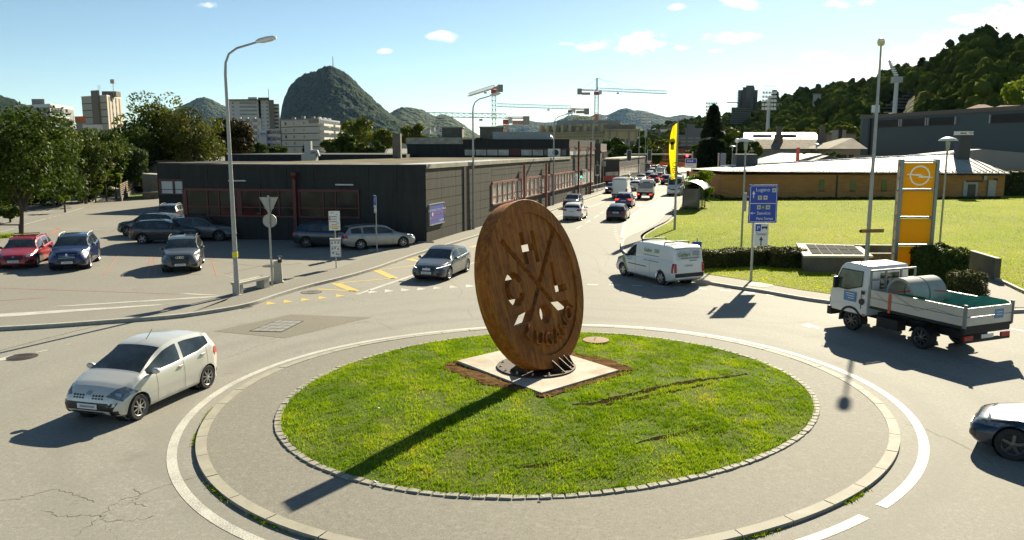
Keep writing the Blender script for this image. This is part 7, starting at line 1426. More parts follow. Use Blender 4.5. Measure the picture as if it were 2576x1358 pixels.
  fm = P['sw'][0] + .035; x = xf - fm * L; z = float(np.interp(fm, fs, zs)) + .06; yb_ = float(np.interp(fm, fs, gb_)); mb = MB(); mb.lathe([(.02,-.05),(.07,-.045),(.085,0),(.07,.04),(.02,.05)],10, axis='x'); o = mb.build('door_mirror', paint if kind not in ('van', 'tallvan') else BLACK, t, True,60); o.location = (x, s * (yb_ + .13), z + .02); o.scale = (1.1,1.25,.85); MB().box(-.03,.03,-.07,.07,-.02,.02).build('mirror_arm', BLACK, o).location = (0,-s * .1,-.06)
  if P.get('rails') and near:
   pts = [(xf - f * L, s * float(np.interp(f, fs, wr)) * .93, float(np.interp(f, fs, zt)) + dz) for f, dz in ((P['rf'] + .03,.0),(P['rf'] + .06,.045),(.65,.05),(P['rr'] - .06,.045),(P['rr'] - .03,0))]; MB().tube(pts,.018,6).build('roof_rail', BLACK if roof is None else roof, t)
 h = ray((X0,0, hz - .12),(-1,0,0))[0]; decal('emblem',[(X0,-.05, hz - .12),(X0,.05, hz - .12),(X0,.05, hz - .05),(X0,-.05, hz - .05)],(-1,0,0), CHROME,2,2,.016)
 if near: MB().tube([(xf - P['rf'] * L - .25,0, float(np.interp(P['rf'] + .06, fs, zt)) + .01),(xf - P['rf'] * L - .48,0, float(np.interp(P['rf'] + .06, fs, zt)) + .22)] if kind == 'micro' else [(xf - (P['rr'] - .03) * L,0, float(np.interp(P['rr'] - .03, fs, zt))),(xf - (P['rr'] - .0) * L,0, float(np.interp(P['rr'] - .03, fs, zt)) + .08)],.008,5).build('aerial', BLACK, t)
 return t, dict(ray=ray, decal=decal, P=P, W=W, xf=xf, fs=fs, zt=zt, zs=zs, wr=wr, X0=X0, X1=X1)
SILV = car_paint('silver_white_paint',(0.62,0.61,0.56),.25,.3); WHT = car_paint('white_car_paint',(0.74,0.74,0.71)); SIL = car_paint('silver_paint',(0.36,0.36,0.33),.55,.35); GRY = car_paint('dark_grey_paint',(0.085,0.09,0.09),.35,.3); GRY2 = car_paint('warm_grey_paint',(0.075,0.082,0.075),.3,.3); GRN_ = car_paint('green_grey_paint',(0.045,0.052,0.046),.3,.3); REDC = car_paint('red_car_paint',(0.34,0.012,0.014),.2,.28); BLU = car_paint('dark_blue_paint',(0.012,0.022,0.085),.3,.28); NAVY = car_paint('navy_paint',(0.012,0.026,0.048),.3,.28); BLKC = car_paint('black_car_paint',(0.014,0.014,0.016),.2,.28); BEI = car_paint('beige_paint',(0.30,0.27,0.21),.4,.32)
def side_place(fw, rwp, W, z, side=1):
 """centre and compass heading of a car whose near front and rear wheels touch the ground at two surveyed points"""
 a, b = G(*fw, z), G(*rwp, z); d = (a - b); az = math.degrees(math.atan2(d.x, d.y)); d.normalize(); left = Vector((-d.y, d.x,0)); c = (a + b) / 2 - left * side * (W / 2 - .12); return Vector((c.x, c.y, z)), az
def front_place(l, r, wb, z, az): m = (G(*l, z) + G(*r, z)) / 2; d = Vector((math.sin(R(az)), math.cos(R(az)),0)); return m - d * (wb / 2)
def rear_place(l, r, wb, z, az): m = (G(*l, z) + G(*r, z)) / 2; d = Vector((math.sin(R(az)), math.cos(R(az)),0)); return m + d * (wb / 2)
# the white-silver micro car in the foreground
p, az_ = side_place((341.5,1054),(514,975),1.62,0,1)
t, I = car('micro', 'small silver-white hatchback driving round the roundabout in the left foreground', 'car', SILV, p, az_, group='vehicles on the road', scale=1.06)
# parked cars on the left
PG = 'cars parked in front of the black hall'
t, I = car('estate', 'red estate car with black roof bars parked at the left edge', 'car', REDC, front_place((6,675),(90,671),2.74,.12,163),163, group=PG)
for f in (.47,.62): x = I['xf'] - f * 4.72; z = float(np.interp(f, I['fs'], I['zt'])); MB().tube([(x,-.62, z - .02),(x,-.6, z + .12),(x,.6, z + .12),(x,.62, z - .02)],.025,6).build('roof_bar', BLACK, t)
t, I = car('suv', 'dark blue crossover with silver roof rails parked second from the left', 'car', BLU, front_place((136,679),(222,673.5),2.66,.12,161),161, group=PG, scale=1.03, roof=GALV)
for dz in (0,.07,.14): I['decal']('grille_bar',[(I['X0'],-.36,.66 + dz),(I['X0'],.36,.66 + dz),(I['X0'],.36,.675 + dz),(I['X0'],-.36,.675 + dz)],(-1,0,0), CHROME,8,1,.014)
mb = MB(); mb.add([(0,0,.10),(0,.05,0),(0,0,-.10),(0,-.05,0),(.01,0,.045),(.01,.02,0),(.01,0,-.045),(.01,-.02,0)],[(0,1,5,4),(1,2,6,5),(2,3,7,6),(3,0,4,7)]); o = mb.build('diamond_emblem', CHROME, t); o.location = I['ray']((I['X0'],0,.80),(-1,0,0))[0] + Vector((.03,0,0))
t, I = car('suv', 'grey-green crossover parked alone facing the camera near the lamp pole', 'car', GRY2, front_place((417,684.6),(499,679),2.66,.12,162),162, group=PG)
for k in range(4): o = MB().lathe([(.045,-.006),(.06,-.006),(.06,.006),(.045,.006)],14, axis='x', close=True).build('ring_emblem', CHROME, t); o.location = I['ray']((I['X0'],-.135 + .09 * k,.80),(-1,0,0))[0] + Vector((.03,0,0))
def hdr(l, r): d = G(*l,.12) - G(*r,.12); return math.degrees(math.atan2(d.x, d.y))
c = G(368,596,.12); car('suv', 'dark grey crossover parked sideways facing left behind two others', 'car', GRN_, c + Vector((-.1,1.1,0)),-82, group=PG, dark_rims=True)
c = G(353,613,.12); t_, I_ = car('suv', 'green-grey small crossover parked between two dark crossovers', 'car', GRN_, c + Vector((1.35,.85,0)),82, group=PG, scale=.95)
p, a = side_place((540.6,608.5),(443,605),1.85,.12,-1); car('suv', 'dark grey crossover with black wheels parked nearest the black hall facing right', 'car', GRY, p,86, group=PG, dark_rims=True)
car('suv', 'grey crossover seen from behind parked at the recessed wing', 'car', GRY2, rear_place((402,560),(452,560),2.66,.12,-8),-8, group=PG, scale=.95)
p, a = side_place((890,618),(790,625.5),1.82,.12,-1); car('suv', 'dark navy car parked behind the bus stop sign', 'car', NAVY, p,86, group=PG, dark_rims=True, scale=.96)
p, a = side_place((1011,621.5),(909.7,628),1.82,.12,-1); car('estate', 'silver estate car parked by the corner of the black hall', 'car', SIL, p, a, group=PG)
# moving traffic
VG = 'vehicles on the road'
p, a = side_place((1132,704.5),(1169.4,682.4),1.78,0,1); t, I = car('hatch', 'grey hatchback waiting to enter the roundabout from the left street lane', 'car', GRY, p,196, front='off', group=VG)
for s in (1,-1): I['decal']('daylight_strip',[(I['X0'], s * .50,.655),(I['X0'], s * .86,.735),(I['X0'], s * .86,.75),(I['X0'], s * .50,.67)],(-1,0,0), HEAD_LIT,5,1,.016)
I['decal']('license_plate',[(I['X0'],-.2,.56),(I['X0'],.2,.56),(I['X0'],.2,.65),(I['X0'],-.2,.65)],(-1,0,0), PLATE_W,2,1,.02)
p, a = side_place((1580.6,694),(1652,714),1.80,0,1); t, I = car('van', 'white delivery van with green lettering and roof bars leaving the roundabout', 'van', WHT, p,-27, group=VG, name='van', scale=1.02)
LG = mat('lettering_green',(.17,.27,.07),.5); LB = mat('lettering_grey',(.22,.23,.24),.5); PT = mat('panel_tint',(.60,.61,.60),.3)
I['decal']('rear_door_panel',[(I['X1'],-.70,1.22),(I['X1'],.70,1.22),(I['X1'],.64,1.66),(I['X1'],-.64,1.66)],(1,0,0), PT,8,4,.008)
for rzz, pos_, sz in ((-math.pi / 2, None,.30),):
 h = I['ray']((I['X1'],.1,1.40),(1,0,0))[0]; put_text('Gehri',.29, LG, t,(h.x - .03,.62,1.36),-math.pi / 2, align='LEFT', depth=.012)
 for k in range(3): MB().box(-.006,.006,-.56,-.20,1.40 + .075 * k,1.43 + .075 * k).build('small_print', LB, t).location = (h.x - .028,0,0)
 MB().box(-.006,.006,-.55,.45,1.265,1.315).build('small_print', LB, t).location = (h.x - .045,0,0)
hL = I['ray']((-.6,2,1.40),(0,-1,0))[0]
put_text('Gehri',.24, LG, t,(-.15, hL.y + .025,1.40), math.pi, align='LEFT', depth=.012)
for k in range(3): MB().box(-1.25,-.92,-.006,.006,1.42 + .06 * k,1.445 + .06 * k).build('small_print', LG, t).location = (0, hL.y + .02,0)
for z, x0, x1 in ((1.24,-1.25,-.1),(1.0,-1.3,-.2),(.98,.7,1.2),(.90,.75,1.15)):
 y = I['ray'](((x0 + x1) / 2,2, z),(0,-1,0))[0].y; MB().box(x0, x1,-.006,.006, z, z + (.03 if z > .99 else .02)).build('small_print', LB, t).location = (0, y + .012,0)
I['decal']('side_moulding',[(1.0,2,.70),(-.42,2,.70),(-.42,2,.735),(1.0,2,.735)],(0,-1,0), BLACK,8,1,.014)
I['decal']('green_swoosh',[(2.22,2,.80),(1.55,2,.90),(1.35,2,1.02),(2.15,2,.98)],(0,-1,0), LG,8,3,.006); I['decal']('green_swoosh',[(1.12,2,.32),(1.0,2,.32),(1.35,2,.95),(1.60,2,.92)],(0,-1,0), LG,3,8,.006)
for f in (.45,.80): x = I['xf'] - f * 4.75; z = float(np.interp(f, I['fs'], I['zt'])); MB().tube([(x,-.70, z - .10),(x,-.68, z + .10),(x,.68, z + .10),(x,.70, z - .10)],.03,6).build('roof_bar', BLACK, t); MB().box(x - .035, x + .035,-.66,.66, z + .105, z + .135).build('bar_cover', GALV, t)
I['decal']('rear_handle',[(I['X1'],-.45,1.16),(I['X1'],-.02,1.16),(I['X1'],-.02,1.19),(I['X1'],-.45,1.19)],(1,0,0), BLACK,2,1,.016)
p, a = side_place((2566,1100),(2726,1225),1.85,0,1); t, I = car('saloon', 'dark blue car entering the picture at the right edge', 'car', NAVY, p,-53, front='off', group=VG, dark_rims=True, scale=.95)
def far(kind, label, paint, lx, rx, y, az, view, cat='car', rear='off', front='off', near=False, scale=1.0, name='car', group=VG):
 wb = SPEC[kind]['wb']; z = 0.0
 d = Vector((math.sin(R(az)), math.cos(R(az)),0)); m = G((lx + rx) / 2, y, z); off = SPEC[kind]['L'] / 2 * (1 if view == 'rear' else -1); off *= .72
 return car(kind, label, cat, paint, m + d * off * scale, az, rear, front, name, group, near=near, scale=scale)
far('micro', 'small white hatchback driving away just past the disc', WHT,1416,1464,554.5,15, 'rear', near=True, scale=1.04)
far('suv', 'black compact car coming towards the roundabout along the factory', BLKC,1410,1460,525,195, 'front', near=True, scale=.90)
far('hatch', 'black crossover with one lit indicator driving up the street', BLKC,1521,1579,556,14, 'rear', near=True)
far('suv', 'dark blue crossover braking with lit red lights behind the white van', BLU,1550,1588,523,14, 'rear', rear='lit', near=True)
far('tallvan', 'tall white panel van seen from behind in the street', WHT,1540,1579,499,14, 'rear', 'van', name='van', near=True)
far('suv', 'black car facing the camera half hidden left of the tall van', BLKC,1522,1552,487,195, 'front', front='lit', scale=.92)
far('micro', 'white hatchback turning between the tall van and the small truck', WHT,1584,1612,480,22, 'rear', scale=1.05)
far('hatch', 'pale car behind the right shoulder of the tall van', WHT,1569,1592,470,195, 'front'); far('suv', 'grey car farther back above the tall van', SIL,1560,1584,462,195, 'front')
far('hatch', 'beige car coming along the second black hall with its lights on', BEI,1599,1622,459,195, 'front', front='lit', scale=1.05)
far('suv', 'black car braking in the middle lane of the queue', BLKC,1633,1655,460,14, 'rear', rear='lit'); far('suv', 'larger black car braking in the right lane beside the flag', BLKC,1664,1688,464,14, 'rear', rear='lit', scale=1.05)
far('hatch', 'dark car left of the braking black car in the queue', BLKC,1622,1641,450,14, 'rear'); far('hatch', 'dark red-lit car between the two braking black cars', GRY,1647,1668,451,14, 'rear', rear='lit')
far('tallvan', 'silver van in the middle of the far traffic queue', SIL,1652,1672,446,14, 'rear', 'van', name='van', scale=.8);
QP = [(1634,446, WHT, 'hatch', 'white car behind the dark one on the left of the queue'),(1641,437, SIL, 'hatch', 'silver car fourth from the front of the left queue'),(1647,431, WHT, 'suv', 'white crossover farther up the left queue'),(1652,426, WHT, 'hatch', 'white car near the far end of the left queue'),(1676,440, WHT, 'suv', 'white crossover ahead of the silver van'),(1688,436, REDC, 'hatch', 'reddish car at the right of the far queue'),(1690,428, WHT, 'hatch', 'white car before the orange barrier at right'),(1672,430, SIL, 'hatch', 'silver car in the middle far queue'),(1628,432, GRY2, 'tallvan', 'grey van at the left end of the far queue'),(1611,430, WHT, 'hatch', 'white car with lights at the far left kerb')]
for x, y, pt, kd, lb in QP: far(kd, lb, pt, x - 8, x + 8, y,14 if x > 1620 else 195, 'rear' if x > 1620 else 'front', 'van' if kd == 'tallvan' else 'car', name='van' if kd == 'tallvan' else 'car', front='lit' if x < 1620 else 'off', scale=.85 if kd == 'tallvan' else 1.0)
far('tallvan', 'white minibus facing the camera behind the flag pole', WHT,1680,1712,492,196, 'front', 'minibus', name='minibus', near=True, scale=1.0)
for x, y, pt, lb in ((1788,461, WHT, 'white car parked between the bush and the brown building'),(1800,452, SIL, 'silver car parked farther back beside the brown building'),(1806,444, GRY, 'grey car parked deepest beside the brown building'),(1795,475, BLKC, 'black car parked nearest beside the brown building')): far('hatch', lb, pt, x - 14, x + 14, y,-60, 'front', group='cars parked beside the brown building')
# flatbed trucks
CABW = car_paint('truck_white',(0.70,0.69,0.66)); BOARD = mat('alloy_side_board',(.50,.49,.45),.45,.35,.14,1.5); CHAS = mat('chassis_dark',(.018,.017,.016),.7,0,.4,4)
def cab(t, x0, L, W, z0, zt, paint):
 pr = [(x0, z0),(x0 + .02, z0 + .62),(x0 - .06, z0 + .80),(x0 - .34, zt - .16),(x0 - .48, zt - .02),(x0 - .70, zt + .03),(x0 - L + .05, zt),(x0 - L, zt - .08),(x0 - L, z0)]
 bm = bmesh.new(); rings = []
 for s in (1,-1):
  ring = []
  for x, z in pr: k = 1.0 if z < z0 + .8 else 1 - .10 * (z - z0 - .8) / (zt - z0 - .8); ring.append(bm.verts.new((x, s * W / 2 * k, z)))
  rings.append(ring)
 n = len(pr); bm.faces.new(rings[0]); bm.faces.new(rings[1][::-1])
 for i in range(n): bm.faces.new([rings[0][i], rings[1][i], rings[1][(i + 1) % n], rings[0][(i + 1) % n]])
 bmesh.ops.recalc_face_normals(bm, faces=bm.faces); bmesh.ops.bevel(bm, geom=[e for e in bm.edges], offset=.045, segments=3, profile=.5, affect='EDGES')
 me = bpy.data.meshes.new('cab'); bm.to_mesh(me); bm.free(); me.materials.append(paint); me.polygons.foreach_set('use_smooth',[True] * len(me.polygons)); me.set_sharp_from_angle(angle=R(40)); link('cab', me, t)
 zm = z0 + .86; kk = lambda z: W / 2 * (1 - .10 * max(0, z - z0 - .8) / (zt - z0 - .8)) + .006
 for s in (1,-1):
  q = [(x0 - .17, zm - .04),(x0 - .42, zt - .22),(x0 - L + .28, zt - .22),(x0 - L + .28, zm + .12),(x0 - .75, zm - .06)]; mb = MB(); mb.add([(x, s * kk(z), z) for x, z in q],[(0,1,2,3,4)]); mb.build('side_window', TGL, t); mb = MB(); q2 = q + q[:1]; mb.tube([(x, s * kk(z), z) for x, z in q2],.018,4); mb.build('window_rubber', BLACK, t)
  MB().box(x0 - .10, x0 + .0, s * (W / 2 + .06) - .09, s * (W / 2 + .06) + .09, zm - .05, zm + .35).build('door_mirror', BLACK, t).scale = (.9,1,.985); MB().tube([(x0 - .2, s * W / 2 * .96, zm + .36),(x0 - .05, s * (W / 2 + .06), zm + .32)],.015,5).build('mirror_arm', BLACK, t)
  mb = MB(); mb.box(x0 - L + .24, x0 - L + .26, s * (W / 2 + .002) - .004, s * (W / 2 + .002) + .004, z0 + .2, zm); mb.build('door_gap', PANEL_GAP, t); MB().box(x0 - L + .12, x0 - L + .22, s * (W / 2 + .008) - .01, s * (W / 2 + .008) + .01, z0 + .72, z0 + .84).build('door_handle', BLACK, t)
 q = [(x0 - .09,-W / 2 * .86, z0 + .90),(x0 - .09, W / 2 * .86, z0 + .90),(x0 - .33, W / 2 * .80, zt - .20),(x0 - .33,-W / 2 * .80, zt - .20)]; mb = MB(); mb.add([Vector(v) + Vector((.012,0,.008)) for v in q],[(0,1,2,3)]); mb.build('windshield', CGLASS, t)
 for s in (1,-1): MB().box(x0 + .0, x0 + .05, s * W * .40 - .16, s * W * .40 + .16, z0 + .22, z0 + .40).build('headlight', HEAD_LENS, t)
 MB().box(x0 - .08, x0 + .10,-W / 2 - .01, W / 2 + .01, z0 - .22, z0 + .08).build('bumper', CHAS, t)
 MB().box(x0 - L - .015, x0 - L,-W * .22, W * .22, zm + .05, zt - .25).build('rear_window', TGL, t)
TGL = car_glass('truck_glass',(.03,.045,.03))
def truck(name, label, pos, az, W, wb, bedL, rw, cabL, bh, zbed, lit, big=True):
 t = thing(name, label, 'truck', pos, heading(az), VG); xf = wb / 2 + .95; cab(t, xf, cabL, W * .93,.62,2.32, CABW)
 xb1 = xf - cabL - .14; xb0 = xb1 - bedL
 MB().box(xb0 + .3, xf - .3,-.42,.42,.48,.72).build('chassis', CHAS, t); MB().box(xb0, xb1,-W / 2, W / 2, zbed - .08, zbed).build('bed_floor', CHAS, t)
 for s in (1,-1):
  y0, y1 = sorted((s * W / 2, s * (W / 2 - .03)))
  for k in range(2): MB().box(xb0 + .05, xb1 - .05, y0, y1, zbed + .012 + bh / 2 * k, zbed + bh / 2 * (k + 1) - .004).build('side_board', BOARD, t)
  MB().tube([(xb0 + .05, s * (W / 2 + .01), zbed + bh),(xb1 - .05, s * (W / 2 + .01), zbed + bh)],.02,5).build('board_rim', GALV, t)
  for x in (xb0 + .02, xb1 - .02): MB().box(x - .05, x + .05, y0 - .01, y1 + .01, zbed - .05, zbed + bh + .10).build('corner_post', mat('corner_post_grey',(.22,.23,.22),.6), t)
  for cx in (wb / 2,-wb / 2):
   tm, rm, bk = wheel_meshes(rw,8, True, True); o = link('wheel', tm, t); o.location = (cx, s * (W * .93 / 2 - .15 if cx > 0 else W / 2 - .22), rw); o.rotation_euler = (0,0,0 if s > 0 else math.pi); o.scale = (1,1.1 if cx > 0 else 1.6,1); link('rim', rm, o); link('wheel_shade_disc', bk, o)
  vs = []; na_ = 14
  for k in range(na_ + 1):
   a = R(-8 + 196 * k / na_)
   for yy in (s * (W * .93 / 2 - .30), s * (W * .93 / 2 + .012)):
    for rr in (rw + .06, rw + .14): vs.append((wb / 2 + rr * math.cos(a), yy, rw + rr * math.sin(a)))
  mb = MB(); mb.add(vs,[(4 * k + a,4 * k + b,4 * k + 4 + b,4 * k + 4 + a) for k in range(na_) for a, b in ((0,1),(1,3),(3,2),(2,0))]); mb.build('wheel_arch', CHAS, t)
  vs = []
  for k in range(11):
   a = R(15 + 150 * k / 10)
   for yy in (s * (W / 2 - .42), s * (W / 2 - .02)): vs.append((-wb / 2 + (rw + .08) * math.cos(a), yy, rw + (rw + .08) * math.sin(a) * .95))
  mb = MB(); mb.add(vs,[(2 * k,2 * k + 1,2 * k + 3,2 * k + 2) for k in range(10)]); mb.build('mudguard', CHAS, t)
  MB().box(-.5,.35, *sorted((s * (W / 2 - .12), s * (W / 2 - .5))),.36,.70).build('side_box', CHAS, t); MB().box(wb / 2 - .65, wb / 2 - .52, *sorted((s * W * .465, s * (W * .465 + .012))),.60,.68).build('side_marker', mat('orange_marker',(.6,.16,.01),.4), t)
  MB().box(xb0 + .0, xb0 + .06, *sorted((s * W * .30, s * W * .48)),.58,.72).build('tail_light', RED_LIT if lit else RED_LENS, t)
 for k in range(2): MB().box(xb0 - .005, xb0 + .025,-W / 2 + .06, W / 2 - .06, zbed + .012 + bh / 2 * k, zbed + bh / 2 * (k + 1) - .004).build('tailboard', BOARD, t)
 MB().box(xb0 + .02, xb0 + .12,-W / 2 + .05, W / 2 - .05, zbed - .25, zbed - .085).build('rear_beam', CHAS, t); MB().box(xb0 + .01, xb0 + .08,-W * .49, W * .49,.50,.60).build('bumper_bar', CHAS, t); MB().box(xb0 - .005, xb0 + .02,-.26,.26,.60,.72).build('license_plate', PLATE_W, t)
 return t, xf, xb0, xb1
p, a = side_place((2144,830.5),(2312.7,875.3),2.05,0,1); TRW = 2.1
t, xf, xb0, xb1 = truck('flatbed_truck', 'white flatbed truck with side boards carrying pipe rings and a green sheet', p, a, TRW,2.85,3.55,.36,1.62,.56,1.02, False)
LBL = mat('truck_sticker_blue',(.10,.24,.42),.5)
MB().box(xf - 1.15, xf - .62, TRW * .93 / 2 + .001, TRW * .93 / 2 + .008,1.02,1.36).build('door_sticker', LBL, t)
for k in range(3): MB().box(xf - 1.08, xf - .70 - .06 * k, TRW * .93 / 2 + .009, TRW * .93 / 2 + .013,1.28 - .08 * k,1.305 - .08 * k).build('small_print', PLATE_W, t)
MB().lathe([(.11, TRW * .93 / 2),(.11, TRW * .93 / 2 + .02),(.02, TRW * .93 / 2 + .02)],14, c=(xf - 1.40,0,1.08), axis='y').build('fuel_cap', BLACK, t)
MB().box(xb0 - .013, xb0 - .006,-.62,-.22,1.18,1.46).build('rear_sticker', LBL, t)
for k in range(2): MB().box(xb0 - .018, xb0 - .014,-.55,-.29,1.28 + .08 * k,1.30 + .08 * k).build('small_print', PLATE_W, t)
hb = MB(); hb.box(xb1 - .04, xb1,-TRW / 2, TRW / 2,1.02,1.55); hb.build('headboard', BOARD, t); mb = MB()
for y in (-TRW / 2 + .03, TRW / 2 - .03,-.35,.35): mb.box(xb1 - .05, xb1 + .01, y - .025, y + .025,1.55,2.22)
mb.box(xb1 - .05, xb1 + .01,-TRW / 2, TRW / 2,2.17,2.23).box(xb1 - .04, xb1,-TRW / 2, TRW / 2,1.86,1.90); mb.build('headboard_frame', mat('corner_post_grey',(.22,.23,.22),.6), t)
MB().box(xb1 - .9, xb1 - .8, TRW / 2 + .012, TRW / 2 + .02,.92,1.60).build('orange_strap', mat('strap_orange',(.55,.10,.03),.6), t); MB().tube([(xb1 - .85, TRW / 2,1.61),(xb1 - 1.3,.2,1.72),(xb1 - 1.6,-.6,1.66)],.02,5).build('strap_run', mat('strap_orange',(.55,.10,.03),.6), t)
for zig in ([(xb1 - 1.0,1.56),(xb1 - 1.9,1.22),(xb1 - 2.5,1.40),(xb1 - 3.3,1.30)],[(xb1 - .3,1.5),(xb1 - .9,1.15)]): MB().tube([(x, TRW / 2 + .02, z) for x, z in zig],.006,4).build('lashing_cord', GREYP, t)
def on_truck(loc): return t.matrix_basis @ Vector(loc)
M_T = Matrix.Translation(t.location) @ Matrix.Rotation(t.rotation_euler.z,4, 'Z')
PIPE = mat('pipe_concrete',(.33,.335,.32),.8,0,.12,3,.2,30)
for k,(x, lb) in enumerate(((-.22, 'grey concrete pipe ring on the truck bed nearer the cab'),(-.95, 'second grey concrete pipe ring on the truck bed'))):
 pass
pr_ = thing('pipe_ring', 'big grey double concrete pipe lying across the truck bed', 'pipe', M_T @ Vector((xb1 - .95,0,1.02)), t.rotation_euler.z); ro = .53
for y0 in (-.78,.02): MB().lathe([(ro - .08, y0),(ro, y0 + .01),(ro, y0 + .74),(ro - .08, y0 + .75)],32, c=(0,0, ro + .005), axis='y', close=True).build('pipe_section', PIPE, pr_, True,40)
TARP = mat('green_tarp',(.06,.26,.17),.55,0,.25,2.5,.4,6)
tp = thing('tarpaulin', 'green sheet spread over the rear of the truck load', 'tarpaulin', M_T @ Vector(((xb0 + xb1) / 2 - .55,0,1.02)), t.rotation_euler.z); nu, nv = 16,14; vs = []; r_ = random.Random(4)
for i in range(nu + 1):
 for j in range(nv + 1): u, v = i / nu, j / nv; x, y = -1.15 + 2.5 * u,-.98 + 1.96 * v; e = abs(v - .5) * 2; vs.append((x, y,.18 + .42 * e ** 3 + .05 * math.sin(7 * u + 3 * v) + r_.uniform(-.02,.02) - .10 * math.sin(math.pi * v)))
mb = MB(); mb.add(vs,[(i * (nv + 1) + j,(i + 1) * (nv + 1) + j,(i + 1) * (nv + 1) + j + 1, i * (nv + 1) + j + 1) for i in range(nu) for j in range(nv)]); mb.build('sheet', TARP, tp, True)
m = G(1621,502); t2, xf2, b0_, b1_ = truck('flatbed_truck', 'small white flatbed truck braking in the street beside the bus lane', m + Vector((math.sin(R(14)), math.cos(R(14)),0)) * 1.9,14,1.95,2.6,2.7,.33,1.6,.42,.95, True)
mb = MB(); mb.box(b1_ - .06, b1_,-.85,.85,.95,1.95); mb.build('mesh_headboard', mat('mesh_grey',(.28,.29,.28),.6), t2)
# ------------------------------------------------------------------ trees, hedges, hills, haze
BARK = mat('bark',(.07,.055,.04),.9,0,.3,4,.5,20)
LEAF = {
 'dark': leafy('dark_foliage',(.030,.052,.010),(.074,.108,.019),(.12,.12,.028),.26),
 'green': leafy('green_foliage',(.030,.054,.009),(.074,.112,.016),(.125,.13,.026),.26),
 'yellow': leafy('yellow_green_foliage',(.055,.078,.010),(.135,.158,.018),(.20,.16,.025),.32),
 'olive': leafy('olive_foliage',(.045,.060,.012),(.098,.115,.020),(.14,.115,.025),.28),
 'blue': leafy('blue_green_foliage',(.035,.062,.022),(.085,.128,.048),(.13,.16,.07),.26),
 'rust': leafy('rusty_foliage',(.026,.026,.010),(.056,.044,.015),(.05,.05,.016),.2),
 'bright': leafy('bright_foliage',(.08,.13,.01),(.18,.24,.02),(.26,.25,.04),.38),
 'conifer': leafy('conifer_foliage',(.016,.028,.010),(.036,.055,.018),(.055,.065,.02),.12),
 'hill': leafy('hillside_foliage',(.034,.054,.011),(.086,.108,.020),(.12,.105,.026),.14,.9,0),
 'hedge': leafy('hedge_foliage',(.022,.030,.010),(.065,.075,.018),(.24,.20,.08),.2),
}
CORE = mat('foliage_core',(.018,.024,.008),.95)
def leaf_quads(r, blobs, n, leaf, flat=.5, tint0=.42, tsd=.2):
 b = np.asarray(blobs, float); w = b[:,3] * b[:,4]; k = r.choice(len(b), n, p=w / w.sum()); d = r.normal(0,1,(n,3)); d /= np.linalg.norm(d, axis=1)[:, None]
 rad = .62 + .42 * np.sqrt(r.uniform(0,1, n)); P_ = b[k, :3] + d * b[k,3:6] * rad[:, None]
 nrm = d * flat + r.normal(0,.5,(n,3)); nrm[:,2] += .25; nrm /= np.linalg.norm(nrm, axis=1)[:, None]; a = np.cross(nrm, r.normal(0,1,(n,3))); a /= np.linalg.norm(a, axis=1)[:, None]; c = np.cross(nrm, a)
 s = leaf * r.uniform(.55,1.35, n)[:, None]; V = np.stack([P_ - a * s, P_ - c * s * .55, P_ + a * s, P_ + c * s * .55],1).reshape(-1,3); F = np.arange(4 * n).reshape(-1,4)
 bt = r.normal(tint0, tsd, len(b)); tt = np.clip(bt[k] + r.normal(0,.16, n),0,1); return V, F, np.repeat(tt,4)
def blobs_in(r, c, ext, nb, br=(.30,.48)):
 out = []
 for _ in range(nb):
  d = r.normal(0,1,3); d /= np.linalg.norm(d); q = r.uniform(.15,.88) ** .6; s = r.uniform(*br) * min(ext[0], ext[2]); out.append((c[0] + d[0] * ext[0] * q, c[1] + d[1] * ext[1] * q, c[2] + d[2] * ext[2] * q, s, s, s * r.uniform(.65,.95)))
 return out
TSEED = [100]
def tree(kind, x, Y, ytop, w, ybot, label, n=4200, leaf=None, nb=22, name='tree', group=None, yb=None, dx=0, z0=0.0):
 TSEED[0] += 1; r = np.random.default_rng(TSEED[0]); p = xy(x, Y); zt, zb_ = at(x, ytop, Y).z - z0, at(x, ybot, Y).z - z0; rx = w / 2 / FOC * Y; hc, hz = (zt + zb_) / 2,(zt - zb_) / 2
 t = thing(name, label, 'tree',(p.x, p.y, z0),0, group); leaf = leaf or max(.14,.0032 * Y * .62)
 bl = blobs_in(r,(dx,0, hc),(rx * .95, rx * .95, hz * .95), nb); V, F, tt = leaf_quads(r, bl, n, leaf); V[:,2] = np.maximum(V[:,2],.15); link('crown', fast_mesh('crown', V, F, LEAF[kind], tt), t)
 tr = MB(); rt = max(.10,.035 * hz + .05); tr.tube([(0,0,-.1),(dx * .2,0, max(.4, zb_ * .6)),(dx * .7,0, max(.8, hc))],[rt, rt * .8, rt * .45],8)
 for b in bl[:7]: tr.tube([(dx * .4,0, max(.5, zb_ * .9)),((b[0] + dx * .4) / 2, b[1] / 2,(b[2] + max(.5, zb_)) / 2 + .1),(b[0], b[1], b[2])],[rt * .5, rt * .35, rt * .15],5)
 tr.build('trunk', BARK, t, True); return t
tree('green',31,55.6,262,262,520, 'leafy street tree with a bare trunk at the left edge of the car park',9500,.15,34, dx=.9)
LT = 'trees along the left street'
